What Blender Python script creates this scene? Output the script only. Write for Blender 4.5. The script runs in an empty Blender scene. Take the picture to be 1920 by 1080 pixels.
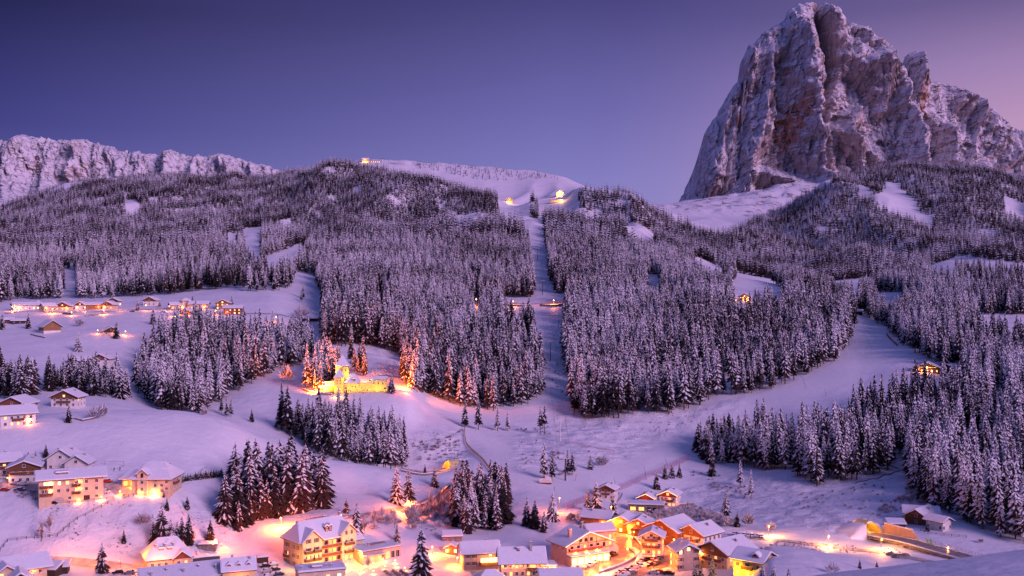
import bpy, bmesh, math, random
import numpy as np
from mathutils import Vector, Matrix

S = bpy.context.scene
COL = S.collection
R = math.radians
rng = random.Random(11)
nrg = np.random.default_rng(7)

# ------------------------------------------------------------------ camera
cam_data = bpy.data.cameras.new("camera")
cam_data.sensor_width = 36.0
cam_data.lens = 36.0 * 2000.0 / 1920.0
cam_data.clip_start = 1.0
cam_data.clip_end = 60000.0
cam = bpy.data.objects.new("camera", cam_data)
COL.objects.link(cam)
cam.location = (0, 0, 0)
cam.rotation_euler = (R(90), 0, 0)
S.camera = cam

# ------------------------------------------------------------------ render settings
S.view_settings.view_transform = 'Standard'
S.view_settings.look = 'None'
S.view_settings.gamma = 1.0
S.view_settings.use_curve_mapping = False
S.view_settings.exposure = 0.0
S.render.engine = 'CYCLES'
S.cycles.use_denoising = True
S.cycles.max_bounces = 4
S.cycles.diffuse_bounces = 2
S.cycles.glossy_bounces = 2
S.cycles.transmission_bounces = 2
S.cycles.volume_bounces = 0
S.cycles.sample_clamp_indirect = 3.0
S.cycles.use_light_tree = True

# ------------------------------------------------------------------ sun and dusk sky
SUN_AZ, SUN_EL = 134.0, 23.0      # degrees: azimuth to the right of the view, elevation
sun_data = bpy.data.lights.new("sun", 'SUN')
sun_data.energy = 2.55
sun_data.angle = R(26)
sun_data.color = (0.94, 0.55, 0.88)
sun = bpy.data.objects.new("sun", sun_data)
COL.objects.link(sun)
sd = Vector((math.sin(R(SUN_AZ)) * math.cos(R(SUN_EL)), math.cos(R(SUN_AZ)) * math.cos(R(SUN_EL)), math.sin(R(SUN_EL))))
sun.rotation_euler = sd.to_track_quat('Z', 'Y').to_euler()

world = bpy.data.worlds.new("World")
S.world = world
world.use_nodes = True
wt = world.node_tree
wt.nodes.clear()


def wn(t, **kw):
    n = wt.nodes.new(t)
    for k, v in kw.items():
        setattr(n, k, v)
    return n


w_out = wn('ShaderNodeOutputWorld')
w_tc = wn('ShaderNodeTexCoord')
w_sep = wn('ShaderNodeSeparateXYZ')
wt.links.new(w_tc.outputs['Generated'], w_sep.inputs[0])


def w_ramp(stops):
    n = wn('ShaderNodeValToRGB')
    cr = n.color_ramp
    cr.interpolation = 'LINEAR'
    while len(cr.elements) > 1:
        cr.elements.remove(cr.elements[-1])
    for i, (p, c) in enumerate(stops):
        e = cr.elements[0] if i == 0 else cr.elements.new(p)
        e.position = p
        e.color = (*c, 1)
    wt.links.new(w_sep.outputs['Z'], n.inputs[0])
    return n


# twilight: navy away from the afterglow, lavender ahead, rose towards it (the afterglow is to the right)
ZEN = [(0.45, (0.064, 0.074, 0.270)), (1.0, (0.092, 0.110, 0.390))]
cool = w_ramp([(0.0, (0.130, 0.130, 0.440)), (0.10, (0.085, 0.085, 0.320)), (0.14, (0.048, 0.048, 0.230)), (0.24, (0.013, 0.013, 0.078))] + ZEN)
midc = w_ramp([(0.0, (0.290, 0.260, 0.610)), (0.10, (0.225, 0.206, 0.530)), (0.165, (0.150, 0.136, 0.410)), (0.26, (0.065, 0.058, 0.216))] + ZEN)
warm = w_ramp([(0.0, (0.700, 0.400, 0.520)), (0.14, (0.500, 0.300, 0.505)), (0.19, (0.350, 0.225, 0.455)), (0.24, (0.160, 0.113, 0.283))] + ZEN)
w_az = wn('ShaderNodeMath', operation='ARCTAN2')
wt.links.new(w_sep.outputs['X'], w_az.inputs[0])
w_absy = wn('ShaderNodeMath', operation='ABSOLUTE')
wt.links.new(w_sep.outputs['Y'], w_absy.inputs[0])
wt.links.new(w_absy.outputs[0], w_az.inputs[1])
prev = cool.outputs[0]
for lo, hi, nxt in ((-0.47, 0.04, midc), (0.05, 0.50, warm)):
    w_mr = wn('ShaderNodeMapRange', interpolation_type='SMOOTHSTEP' if lo > 0 else 'LINEAR')
    w_mr.inputs['From Min'].default_value = lo
    w_mr.inputs['From Max'].default_value = hi
    wt.links.new(w_az.outputs[0], w_mr.inputs['Value'])
    w_mix = wn('ShaderNodeMix', data_type='RGBA')
    wt.links.new(w_mr.outputs[0], w_mix.inputs[0])
    wt.links.new(prev, w_mix.inputs[6])
    wt.links.new(nxt.outputs[0], w_mix.inputs[7])
    prev = w_mix.outputs[2]
w_sky = wn('ShaderNodeTexSky', sky_type='NISHITA')
w_sky.sun_disc = False
w_sky.sun_elevation = R(0.5)
w_sky.sun_rotation = R(SUN_AZ)
w_b1 = wn('ShaderNodeBackground')
w_b1.inputs['Strength'].default_value = 1.0
wt.links.new(w_mix.outputs[2], w_b1.inputs['Color'])
w_b2 = wn('ShaderNodeBackground')
w_b2.inputs['Strength'].default_value = 0.004
wt.links.new(w_sky.outputs[0], w_b2.inputs['Color'])
w_add = wn('ShaderNodeAddShader')
wt.links.new(w_b1.outputs[0], w_add.inputs[0])
wt.links.new(w_b2.outputs[0], w_add.inputs[1])
wt.links.new(w_add.outputs[0], w_out.inputs['Surface'])

# ------------------------------------------------------------------ maths helpers
F = 2000.0
HOR = 540.0


def pchip(xk, yk, x):
    xk = np.asarray(xk, float)
    yk = np.asarray(yk, float)
    x = np.clip(np.asarray(x, float), xk[0], xk[-1])
    h = np.diff(xk)
    d = np.diff(yk) / h
    m = np.zeros_like(yk)
    if len(xk) == 2:
        m[:] = d[0]
    else:
        m[0], m[-1] = d[0], d[-1]
        s = d[:-1] * d[1:]
        w1 = 2 * h[1:] + h[:-1]
        w2 = h[1:] + 2 * h[:-1]
        with np.errstate(divide='ignore', invalid='ignore'):
            hm = (w1 + w2) / (w1 / d[:-1] + w2 / d[1:])
        m[1:-1] = np.where(s > 0, hm, 0.0)
    i = np.clip(np.searchsorted(xk, x, side='right') - 1, 0, len(xk) - 2)
    t = (x - xk[i]) / h[i]
    t2, t3 = t * t, t * t * t
    return ((2 * t3 - 3 * t2 + 1) * yk[i] + (t3 - 2 * t2 + t) * h[i] * m[i]
            + (-2 * t3 + 3 * t2) * yk[i + 1] + (t3 - t2) * h[i] * m[i + 1])


_perm = nrg.permutation(512)
_gx = np.cos(np.linspace(0, 2 * np.pi, 512, endpoint=False))
_gy = np.sin(np.linspace(0, 2 * np.pi, 512, endpoint=False))


def pnoise(x, y, seed=0):
    x = np.asarray(x, float) + seed * 17.31
    y = np.asarray(y, float) - seed * 9.77
    xi = np.floor(x).astype(np.int64)
    yi = np.floor(y).astype(np.int64)
    xf, yf = x - xi, y - yi

    def g(ix, iy, fx, fy):
        k = _perm[(_perm[ix & 511] + iy) & 511]
        return _gx[k] * fx + _gy[k] * fy
    u = xf * xf * xf * (xf * (xf * 6 - 15) + 10)
    v = yf * yf * yf * (yf * (yf * 6 - 15) + 10)
    a = g(xi, yi, xf, yf)
    b = g(xi + 1, yi, xf - 1, yf)
    c = g(xi, yi + 1, xf, yf - 1)
    e = g(xi + 1, yi + 1, xf - 1, yf - 1)
    return 1.5 * ((a * (1 - u) + b * u) * (1 - v) + (c * (1 - u) + e * u) * v)


def fbm(x, y, octv=4, seed=0, gain=0.5, lac=2.03):
    r = 0
    a = 1.0
    for k in range(octv):
        r = r + a * pnoise(x, y, seed + k)
        x, y = x * lac, y * lac
        a *= gain
    return r


def ridged(x, y, octv=4, seed=0, gain=0.5, lac=2.1):
    r = 0
    a = 1.0
    for k in range(octv):
        r = r + a * (1 - 2 * np.abs(pnoise(x, y, seed + k)))
        x, y = x * lac, y * lac
        a *= gain
    return r


def facets(x, y, seed=0, tilt=1.0):
    """fractured slabs: every cell is a tilted plane of its own, so neighbours meet in sharp edges"""
    x = np.asarray(x, float) + seed * 31.7
    y = np.asarray(y, float) + seed * 13.3
    xi = np.floor(x).astype(np.int64)
    yi = np.floor(y).astype(np.int64)
    best = np.full(x.shape, 1e9)
    out = np.zeros(x.shape)
    tab = np.random.default_rng(900 + seed).random((1024, 5))
    for dx in (-1, 0, 1):
        for dy in (-1, 0, 1):
            k = _perm[(_perm[(xi + dx) & 511] + yi + dy) & 511]
            fx, fy = xi + dx + tab[k, 0], yi + dy + tab[k, 1]
            d = np.maximum(np.abs(x - fx) * 1.1, np.abs(y - fy) * .8) + .5 * np.hypot(x - fx, y - fy)
            m = d < best
            best = np.where(m, d, best)
            out = np.where(m, (tab[k, 2] - .5) + tilt * ((tab[k, 3] - .5) * (x - fx) * 2 + (tab[k, 4] - .5) * (y - fy) * 1.4), out)
    return out


def smooth(a, b, x):
    t = np.clip((x - a) / (b - a), 0, 1)
    return t * t * (3 - 2 * t)


def inpoly(poly, u, v):
    u = np.asarray(u, float)
    v = np.asarray(v, float)
    r = np.zeros(u.shape, bool)
    n = len(poly)
    for i in range(n):
        x1, y1 = poly[i]
        x2, y2 = poly[(i + 1) % n]
        c = (y1 > v) != (y2 > v)
        with np.errstate(divide='ignore', invalid='ignore'):
            xx = (x2 - x1) * (v - y1) / (y2 - y1) + x1
        r ^= c & (u < xx)
    return r


def segdist(line, u, v):
    """distance to a polyline and the parameter (0..1) along it"""
    best = np.full(np.shape(u), 1e9)
    par = np.zeros(np.shape(u))
    n = len(line) - 1
    side = np.zeros(np.shape(u))
    for i in range(n):
        ax, ay = line[i]
        bx, by = line[i + 1]
        dx, dy = bx - ax, by - ay
        t = np.clip(((u - ax) * dx + (v - ay) * dy) / (dx * dx + dy * dy), 0, 1)
        px, py = ax + t * dx, ay + t * dy
        d = np.hypot(u - px, v - py)
        m = d < best
        best = np.where(m, d, best)
        par = np.where(m, (i + t) / n, par)
        side = np.where(m, np.sign(u - px), side)
    return best, par, side


def link(o, parent=None):
    COL.objects.link(o)
    if parent is not None:
        o.parent = parent
    return o


def tag(o, label=None, cat=None, group=None, kind=None):
    if label:
        o['label'] = label
    if cat:
        o['category'] = cat
    if group:
        o['group'] = group
    if kind:
        o['kind'] = kind
    return o


# ------------------------------------------------------------------ materials
MATS = {}


class NT:
    def __init__(self, name):
        self.m = bpy.data.materials.new(name)
        self.m.use_nodes = True
        self.t = self.m.node_tree
        self.b = self.t.nodes['Principled BSDF']
        self.b.inputs['Specular IOR Level'].default_value = 0.25

    def n(self, t, **kw):
        k = self.t.nodes.new(t)
        for a, v in kw.items():
            setattr(k, a, v)
        return k

    def l(self, a, b):
        self.t.links.new(a, b)

    def noise(self, scale, detail=3, rough=0.55, coord='Position', vec=None):
        k = self.n('ShaderNodeTexNoise')
        k.inputs['Scale'].default_value = scale
        k.inputs['Detail'].default_value = detail
        k.inputs['Roughness'].default_value = rough
        if vec is None:
            if coord == 'Position':
                vec = self.n('ShaderNodeNewGeometry').outputs['Position']
            else:
                vec = self.n('ShaderNodeTexCoord').outputs[coord]
        self.l(vec, k.inputs['Vector'])
        return k.outputs['Fac']

    def ramp(self, fac, a, b, lo=0.0, hi=1.0):
        k = self.n('ShaderNodeMapRange', interpolation_type='SMOOTHSTEP')
        k.inputs['From Min'].default_value = a
        k.inputs['From Max'].default_value = b
        k.inputs['To Min'].default_value = lo
        k.inputs['To Max'].default_value = hi
        self.l(fac, k.inputs['Value'])
        return k.outputs[0]

    def math(self, op, a, b=None):
        k = self.n('ShaderNodeMath', operation=op)
        for i, x in enumerate((a, b)):
            if x is None:
                continue
            if isinstance(x, (int, float)):
                k.inputs[i].default_value = x
            else:
                self.l(x, k.inputs[i])
        return k.outputs[0]

    def mix(self, fac, a, b):
        k = self.n('ShaderNodeMix', data_type='RGBA')
        for i, x in ((0, fac), (6, a), (7, b)):
            if isinstance(x, (int, float)):
                k.inputs[i].default_value = x
            elif isinstance(x, tuple):
                k.inputs[i].default_value = (*x, 1)
            else:
                self.l(x, k.inputs[i])
        return k.outputs[2]

    def color(self, c):
        if isinstance(c, tuple):
            self.b.inputs['Base Color'].default_value = (*c, 1)
        else:
            self.l(c, self.b.inputs['Base Color'])

    def rough(self, r):
        if isinstance(r, (int, float)):
            self.b.inputs['Roughness'].default_value = r
        else:
            self.l(r, self.b.inputs['Roughness'])

    def bump(self, h, strength, dist):
        k = self.n('ShaderNodeBump')
        k.inputs['Strength'].default_value = strength
        k.inputs['Distance'].default_value = dist
        self.l(h, k.inputs['Height'])
        self.l(k.outputs[0], self.b.inputs['Normal'])
        return k

    def attr(self, name):
        k = self.n('ShaderNodeAttribute')
        k.attribute_name = name
        return k.outputs['Fac']


def m_simple(key, c, rough=0.75, var=0.25, scale=1.2, bump=0.0, metal=0.0):
    if key in MATS:
        return MATS[key]
    t = NT(key)
    n = t.noise(scale, 4, coord='Object')
    t.color(t.mix(t.ramp(n, 0.3, 0.7), tuple(x * (1 - var) for x in c), tuple(min(1, x * (1 + var * .6)) for x in c)))
    t.rough(rough)
    t.b.inputs['Metallic'].default_value = metal
    if bump:
        t.bump(n, 0.5, bump)
    MATS[key] = t.m
    return t.m


def m_emit(key, c, strength, sample=False):
    if key in MATS:
        return MATS[key]
    t = NT(key)
    t.color(tuple(min(1, x) for x in c))
    t.b.inputs['Emission Color'].default_value = (*c, 1)
    t.b.inputs['Emission Strength'].default_value = strength
    if not sample:
        t.m.cycles.emission_sampling = 'NONE'
    MATS[key] = t.m
    return t.m


def make_snow():
    t = NT('snow_ground')
    big = t.noise(0.035, 4)
    fine = t.noise(0.55, 5, 0.6)
    rough_at = t.attr('rough')
    groom = t.attr('groom')
    base = t.mix(t.ramp(big, 0.3, 0.7), (0.76, 0.77, 0.82), (0.85, 0.85, 0.88))
    base = t.mix(groom, base, (0.90, 0.90, 0.92))
    # tufts, stones and stubble that poke through on steep wild ground
    sp = t.noise(0.75, 3, 0.6)
    sp2 = t.noise(0.11, 3, 0.6)
    th = t.math('MULTIPLY', t.ramp(sp, 0.58, 0.66), t.ramp(sp2, 0.46, 0.62))
    th = t.math('MULTIPLY', th, rough_at)
    c = t.mix(th, base, (0.10, 0.065, 0.055))
    rk = t.math('MULTIPLY', t.attr('rocky'), t.ramp(t.noise(0.022, 7, 0.7), 0.53, 0.60))
    c = t.mix(t.math('MULTIPLY', rk, 0.85), c, t.mix(t.noise(0.08, 4), (0.10, 0.075, 0.08), (0.30, 0.21, 0.18)))
    t.color(c)
    t.rough(0.62)
    # fine wind ripples and groomed ribs
    wv = t.n('ShaderNodeTexWave')
    wv.inputs['Scale'].default_value = 0.32
    wv.inputs['Distortion'].default_value = 3.0
    wv.inputs['Detail'].default_value = 2.0
    mp = t.n('ShaderNodeMapping')
    mp.inputs['Rotation'].default_value = (0, 0, R(52))
    t.l(t.n('ShaderNodeNewGeometry').outputs['Position'], mp.inputs[0])
    t.l(mp.outputs[0], wv.inputs['Vector'])
    drift = t.noise(0.16, 3, 0.5)
    h = t.math('ADD', t.math('MULTIPLY', drift, 1.6), t.math('MULTIPLY', fine, t.math('ADD', t.math('MULTIPLY', rough_at, 1.5), 0.6)))
    h = t.math('ADD', h,
               t.math('MULTIPLY', t.math('MULTIPLY', wv.outputs['Fac'], groom), 0.6))
    t.bump(h, 0.55, 0.7)
    t.b.inputs['Subsurface Weight'].default_value = 0.0
    return t.m


MATS['snow_ground'] = make_snow()
M_SNOW = m_simple('snow_soft', (0.82, 0.83, 0.87), 0.6, 0.04, 0.8, 0.22)


def make_rock(key, orange=True):
    t = NT(key)
    geo = t.n('ShaderNodeNewGeometry')
    sep = t.n('ShaderNodeSeparateXYZ')
    t.l(geo.outputs['Normal'], sep.inputs[0])
    mp = t.n('ShaderNodeMapping')
    mp.inputs['Scale'].default_value = (1, 1, 0.35)
    t.l(geo.outputs['Position'], mp.inputs[0])
    n_str = t.noise(0.016, 6, 0.68, vec=mp.outputs[0])
    mp2 = t.n('ShaderNodeMapping')
    mp2.inputs['Scale'].default_value = (0.8, 0.8, 1.2)
    mp2.inputs['Rotation'].default_value = (0.1, 0.75, 0)
    t.l(geo.outputs['Position'], mp2.inputs[0])
    n_lay = t.noise(0.03, 7, 0.72, vec=mp2.outputs[0])
    n_f = t.noise(0.09, 8, 0.75)
    c = t.mix(t.ramp(n_str, 0.30, 0.70), (0.26, 0.180, 0.175), (0.50, 0.360, 0.330))
    c = t.mix(t.math('MULTIPLY', t.ramp(n_f, 0.52, 0.70), 0.5), c, (0.15, 0.105, 0.115))
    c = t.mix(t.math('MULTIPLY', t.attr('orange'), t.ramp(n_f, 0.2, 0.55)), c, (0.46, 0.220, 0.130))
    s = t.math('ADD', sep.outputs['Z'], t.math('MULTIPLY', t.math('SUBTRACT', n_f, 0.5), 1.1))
    s = t.math('ADD', s, t.math('MULTIPLY', t.math('SUBTRACT', n_lay, 0.5), 0.9))
    mp3 = t.n('ShaderNodeMapping')
    mp3.inputs['Scale'].default_value = (0.6, 0.6, 4.5)
    mp3.inputs['Rotation'].default_value = (0.06, 0.35, 0)
    t.l(geo.outputs['Position'], mp3.inputs[0])
    n_led = t.noise(0.03, 6, 0.7, vec=mp3.outputs[0])
    s = t.math('ADD', s, t.math('MULTIPLY', t.math('SUBTRACT', n_led, 0.5), 1.2))
    mp4 = t.n('ShaderNodeMapping')
    mp4.inputs['Scale'].default_value = (1.0, 1.0, 0.28)
    mp4.inputs['Rotation'].default_value = (0.0, 0.16, 0)
    t.l(geo.outputs['Position'], mp4.inputs[0])
    dis = t.n('ShaderNodeVectorMath', operation='ADD')
    nz = t.n('ShaderNodeTexNoise')
    nz.inputs['Scale'].default_value = 0.03
    nz.inputs['Detail'].default_value = 4
    t.l(geo.outputs['Position'], nz.inputs['Vector'])
    sc_ = t.n('ShaderNodeVectorMath', operation='SCALE')
    sc_.inputs['Scale'].default_value = 55.0
    t.l(nz.outputs['Color'], sc_.inputs[0])
    t.l(mp4.outputs[0], dis.inputs[0])
    t.l(sc_.outputs[0], dis.inputs[1])
    vo = t.n('ShaderNodeTexVoronoi', feature='DISTANCE_TO_EDGE')
    vo.inputs['Scale'].default_value = 0.017
    t.l(dis.outputs[0], vo.inputs['Vector'])
    crack = t.ramp(vo.outputs['Distance'], 0.0, 0.07)
    c = t.mix(crack, (0.085, 0.060, 0.070), c)
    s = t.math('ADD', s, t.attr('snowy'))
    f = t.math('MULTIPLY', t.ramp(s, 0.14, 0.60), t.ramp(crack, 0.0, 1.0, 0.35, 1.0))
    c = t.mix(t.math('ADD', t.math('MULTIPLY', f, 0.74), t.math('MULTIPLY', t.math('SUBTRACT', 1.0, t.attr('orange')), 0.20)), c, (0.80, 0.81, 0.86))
    t.color(c)
    t.rough(0.8)
    hh = t.math('ADD', t.math('ADD', n_f, t.math('MULTIPLY', n_led, 0.6)), t.math('MULTIPLY', crack, 0.5))
    t.bump(hh, 0.8, 9.0)
    return t.m


MATS['dolomite'] = make_rock('dolomite')


def make_needles():
    t = NT('snowy_needles')
    oi = t.n('ShaderNodeObjectInfo')
    rnd = oi.outputs['Random']
    sn = t.attr('snow')
    n1 = t.noise(5.0, 3, 0.6, coord='Object')
    s = t.math('ADD', sn, t.math('MULTIPLY', t.math('SUBTRACT', n1, 0.5), 0.9))
    s = t.math('ADD', s, t.math('MULTIPLY', t.math('SUBTRACT', rnd, 0.5), 0.30))
    ia = t.n('ShaderNodeAttribute', attribute_type='INSTANCER')
    ia.attribute_name = 'frost'
    s = t.math('ADD', s, ia.outputs['Fac'])
    f = t.ramp(s, 0.38, 0.60)
    dark = t.mix(rnd, (0.016, 0.014, 0.016), (0.050, 0.024, 0.022))
    c = t.mix(f, dark, (0.78, 0.79, 0.85))
    t.color(c)
    t.rough(0.8)
    return t.m


MATS['needles'] = make_needles()
M_BARK = m_simple('bark', (0.085, 0.055, 0.042), 0.9, 0.35, 6.0)
# ------------------------------------------------------------------ terrain: feature lines (u px, distance m, v px) from near to far
ROWS = [
 [(-400,12,2600),(2320,12,2600)],
 [(-400,110,1500),(800,110,1420),(1300,110,1150),(1500,110,1083),(1700,110,1056),(1920,110,1030),(2320,110,985)],
 [(-400,190,1500),(1500,190,1361),(2320,190,1361)],
 [(-400,310,1190),(1250,310,1200),(1385,350,1110),(1415,375,1060),(1450,385,1028),(1550,385,1040),(1640,380,1062),(1750,350,1100),(1920,320,1120),(2320,320,1120)],
 [(-400,380,1062),(0,385,1062),(300,395,1062),(600,403,1066),(900,408,1063),(1200,420,1046),(1300,425,1038),(1380,432,1024),(1450,440,1017),(1600,440,1028),(1700,430,1036),(1800,420,1046),(1920,415,1052),(2320,415,1060)],
 [(-400,420,938),(0,425,940),(100,425,941),(200,428,938),(300,435,926),(400,445,946),(450,440,985),(520,440,985),(600,440,976),(700,440,990),(800,445,1002),(900,450,1002),(1000,460,990),(1100,470,984),(1200,475,984),(1300,480,985),(1400,480,988),(1500,470,992),(1600,470,985),(1700,465,990),(1800,460,990),(1920,455,1000),(2320,455,1000)],
 [(-400,450,885),(0,450,885),(200,455,878),(300,460,885),(400,470,895),(500,490,925),(600,500,925),(700,510,930),(800,510,950),(900,520,945),(1000,540,925),(1100,545,930),(1200,545,952),(1300,550,955),(1400,550,945),(1500,540,940),(1600,535,935),(1700,520,940),(1800,505,955),(1920,500,965),(2320,500,970)],
 [(-400,480,800),(0,490,800),(100,510,778),(200,525,768),(300,535,770),(400,540,782),(500,545,825),(600,545,862),(700,550,875),(800,555,893),(900,590,880),(1000,610,868),(1100,620,870),(1200,630,868),(1300,630,878),(1400,620,880),(1500,600,880),(1600,595,880),(1700,580,890),(1800,560,900),(1920,550,905),(2320,550,910)],
 [(-400,530,795),(0,530,788),(100,545,775),(200,560,776),(300,575,788),(400,585,798),(500,590,836),(600,590,870),(700,600,880),(800,603,890),(900,640,848),(1000,660,838),(1100,670,832),(1200,690,830),(1300,700,822),(1400,690,830),(1500,670,820),(1600,660,810),(1700,640,820),(1800,620,830),(1920,610,830),(2320,610,830)],
 [(-400,600,745),(0,600,745),(200,620,745),(300,640,762),(400,650,775),(500,660,785),(600,665,790),(700,665,798),(800,670,812),(900,700,806),(1000,720,802),(1100,740,790),(1200,750,772),(1300,760,765),(1400,760,757),(1500,750,750),(1600,730,755),(1700,720,745),(1800,690,750),(1920,680,760),(2320,680,760)],
 [(-400,700,690),(0,700,690),(200,720,700),(400,720,745),(500,720,738),(600,705,742),(700,705,742),(760,708,742),(800,730,760),(900,760,768),(1000,790,752),(1100,810,742),(1200,820,730),(1300,840,720),(1400,860,705),(1500,850,700),(1600,840,690),(1700,800,695),(1800,790,700),(1920,780,710),(2320,780,710)],
 [(-400,850,600),(0,850,622),(200,850,618),(400,850,645),(500,840,660),(600,790,690),(700,800,690),(800,880,670),(1000,920,660),(1200,950,650),(1400,970,640),(1500,980,640),(1600,970,645),(1700,950,640),(1800,930,630),(1920,900,640),(2320,900,640)],
 [(-400,980,578),(0,980,580),(200,1000,578),(400,1000,578),(500,1020,572),(600,1020,590),(700,1030,590),(800,1100,590),(950,1180,577),(1050,1180,574),(1200,1250,560),(1400,1250,560),(1500,1230,565),(1600,1200,585),(1650,1150,600),(1700,1130,600),(1800,1120,590),(1920,1100,590),(2320,1100,590)],
 [(-400,1300,540),(0,1300,540),(200,1300,536),(400,1300,522),(500,1350,505),(600,1350,520),(800,1500,505),(1000,1600,490),(1200,1600,498),(1400,1600,520),(1500,1500,540),(1600,1500,545),(1700,1400,545),(1800,1400,530),(1920,1400,530),(2320,1400,530)],
 [(-400,2000,470),(0,2000,472),(300,2000,450),(500,2000,455),(600,2000,462),(700,2050,450),(800,2100,437),(950,2200,422),(1000,2200,420),(1100,2200,430),(1200,2200,448),(1300,2100,480),(1400,2000,508),(1500,1900,528),(1600,2000,512),(1700,2000,505),(1800,2000,490),(1920,2000,487),(2320,2000,487)],
 [(-400,2200,465),(0,2200,465),(300,2250,442),(600,2300,452),(800,2400,448),(950,2450,440),(1000,2450,438),(1200,2400,450),(1300,2400,472),(1400,2400,490),(1500,2400,510),(1600,2500,480),(1800,2500,462),(1920,2500,465),(2320,2500,465)],
 [(-400,4500,380),(0,4500,400),(60,4500,385),(130,4300,360),(250,4200,350),(400,3900,347),(500,3700,344),(560,3500,341),(620,3300,320),(700,3250,327),(800,3100,352),(880,3000,376),(960,2950,381),(1060,2850,385),(1100,2800,368),(1180,2800,381),(1230,2800,411),(1290,2750,436),(1370,2900,446),(1500,3400,382),(1600,3600,332),(1700,3700,318),(1800,3700,323),(1880,3600,336),(1920,3600,348),(2320,3500,350)],
 [(-400,4900,400),(0,4900,415),(250,4600,365),(500,4100,350),(620,3700,332),(800,3500,366),(960,3350,378),(1100,3200,376),(1230,3200,414),(1290,3300,424),(1370,3400,430),(1500,3900,395),(1600,4100,352),(1700,4200,335),(1880,4200,345),(1920,4200,340),(2320,4000,340)],
 [(-400,5300,420),(0,5300,420),(500,4700,348),(560,4300,336),(600,4200,318),(655,4100,305),(700,4000,302),(760,4000,305),(850,4000,312),(950,4000,320),(1040,3950,331),(1090,3900,350),(1130,3950,371),(1200,4200,386),(1250,4350,386),(1300,4500,377),(1400,4600,365),(1500,4700,345),(1600,4800,350),(1920,4700,330),(2320,4700,330)],
 [(-400,7800,440),(0,7800,440),(1200,7800,440),(1300,7800,430),(2320,7800,430)],
]
UG = np.linspace(-800, 2720, 760)
YG = np.concatenate([np.geomspace(12, 330, 40, endpoint=False), np.linspace(330, 720, 290, endpoint=False),
                     np.linspace(720, 1350, 180, endpoint=False), np.geomspace(1350, 3200, 150, endpoint=False),
                     np.geomspace(3200, 7800, 110)])
NU, NY = len(UG), len(YG)
_Yk, _Zk = [], []
for r in ROWS:
    r = np.array(r, float)
    yk = pchip(r[:, 0], r[:, 1], UG)
    vk = pchip(r[:, 0], r[:, 2], UG)
    if _Yk:
        yk = np.maximum(yk, _Yk[-1] + 4)
    _Yk.append(yk)
    _Zk.append((HOR - vk) / F * yk)
_Yk, _Zk = np.array(_Yk), np.array(_Zk)
ZG = np.zeros((NU, NY))
for i in range(NU):
    ZG[i] = pchip(_Yk[:, i], _Zk[:, i], YG)
XX = (UG[:, None] - 960.0) / F * YG[None, :]
YY = np.broadcast_to(YG[None, :], (NU, NY))
VG0 = HOR - F * ZG / YY
UU = np.broadcast_to(UG[:, None], (NU, NY))
# wild ground and groomed runs
ROUGH = [[(1040,770),(1200,770),(1340,760),(1400,740),(1380,775),(1300,800),(1200,850),(1150,870),(1060,870),(970,880),(960,820),(1040,800)],
         [(1380,890),(1500,900),(1700,880),(1760,950),(1690,990),(1560,1000),(1440,980),(1330,960),(1280,920)],
         [(60,945),(300,940),(450,960),(420,1040),(250,1045),(60,1010)],
         [(770,815),(870,800),(860,870),(780,875)],
         [(1820,580),(1910,590),(1910,660),(1850,640)],
         [(680,650),(760,650),(760,715),(700,705)],
         [(960,760),(1060,700),(1060,590),(990,590),(1020,700)]]
GROOM = [[(880,800),(1000,860),(1150,850),(1300,790),(1430,735),(1560,680),(1605,610),(1660,610),(1700,660),(1620,710),(1480,760),(1350,820),(1200,890),(1080,950),(950,900)]]
near = YY < 1400
rough = np.zeros((NU, NY))
for p in ROUGH:
    rough = np.maximum(rough, (inpoly(p, UU, VG0) & near) * 1.0)
groom = np.zeros((NU, NY))
for p in GROOM:
    groom = np.maximum(groom, (inpoly(p, UU, VG0) & near & (YY > 500)) * 1.0)


def blur(a, k=3):
    for _ in range(k):
        a = (a + np.roll(a, 1, 0) + np.roll(a, -1, 0) + np.roll(a, 1, 1) + np.roll(a, -1, 1)) / 5
    return a


rough, groom = blur(rough), blur(groom)
far = smooth(1300, 2200, YY) * (1 - smooth(3300, 3800, YY) * np.clip((UU - 560) / 60, 0, 1)) * (1 - smooth(4300, 5200, YY))
amp = smooth(330, 480, YY) * (1 - smooth(1200, 1800, YY))
ZG = ZG + 0.55 * amp * fbm(XX / 46, YY / 46, 3, 3) * (1 - groom) + 0.9 * rough * fbm(XX / 11, YY / 11, 3, 8)
ZG = ZG + far * (8.0 * fbm(XX / 260, YY / 330, 3, 21) + 30.0 * smooth(1500, 2500, YY) * (ridged(XX / 330 + .25 * fbm(XX / 400, YY / 400, 2, 4), YY / 1400, 2, 23) - .4)) + 0.12 * (1 - smooth(330, 500, YY)) * fbm(XX / 9, YY / 9, 2, 5)
# rock bands in the snow under the cliff and on the white ridge
crag = smooth(3700, 3900, YY) * (1 - smooth(4900, 5200, YY)) * smooth(600, 700, UU)
ZG = ZG + crag * (4.0 * ridged(XX / 120, YY / 200, 4, 31) + 5.0 * (1 - smooth(1080, 1120, UU)) * smooth(3800, 3960, YY) * facets(XX / 45, YY / 60, 6) + 7.0 * smooth(1150, 1300, UU) * facets(XX / 70, YY / 90, 3))
rocky = np.clip(crag * (smooth(1180, 1260, UU) + smooth(3830, 3930, YY) * (1 - smooth(1100, 1130, UU)) * .9), 0, 1)


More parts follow.
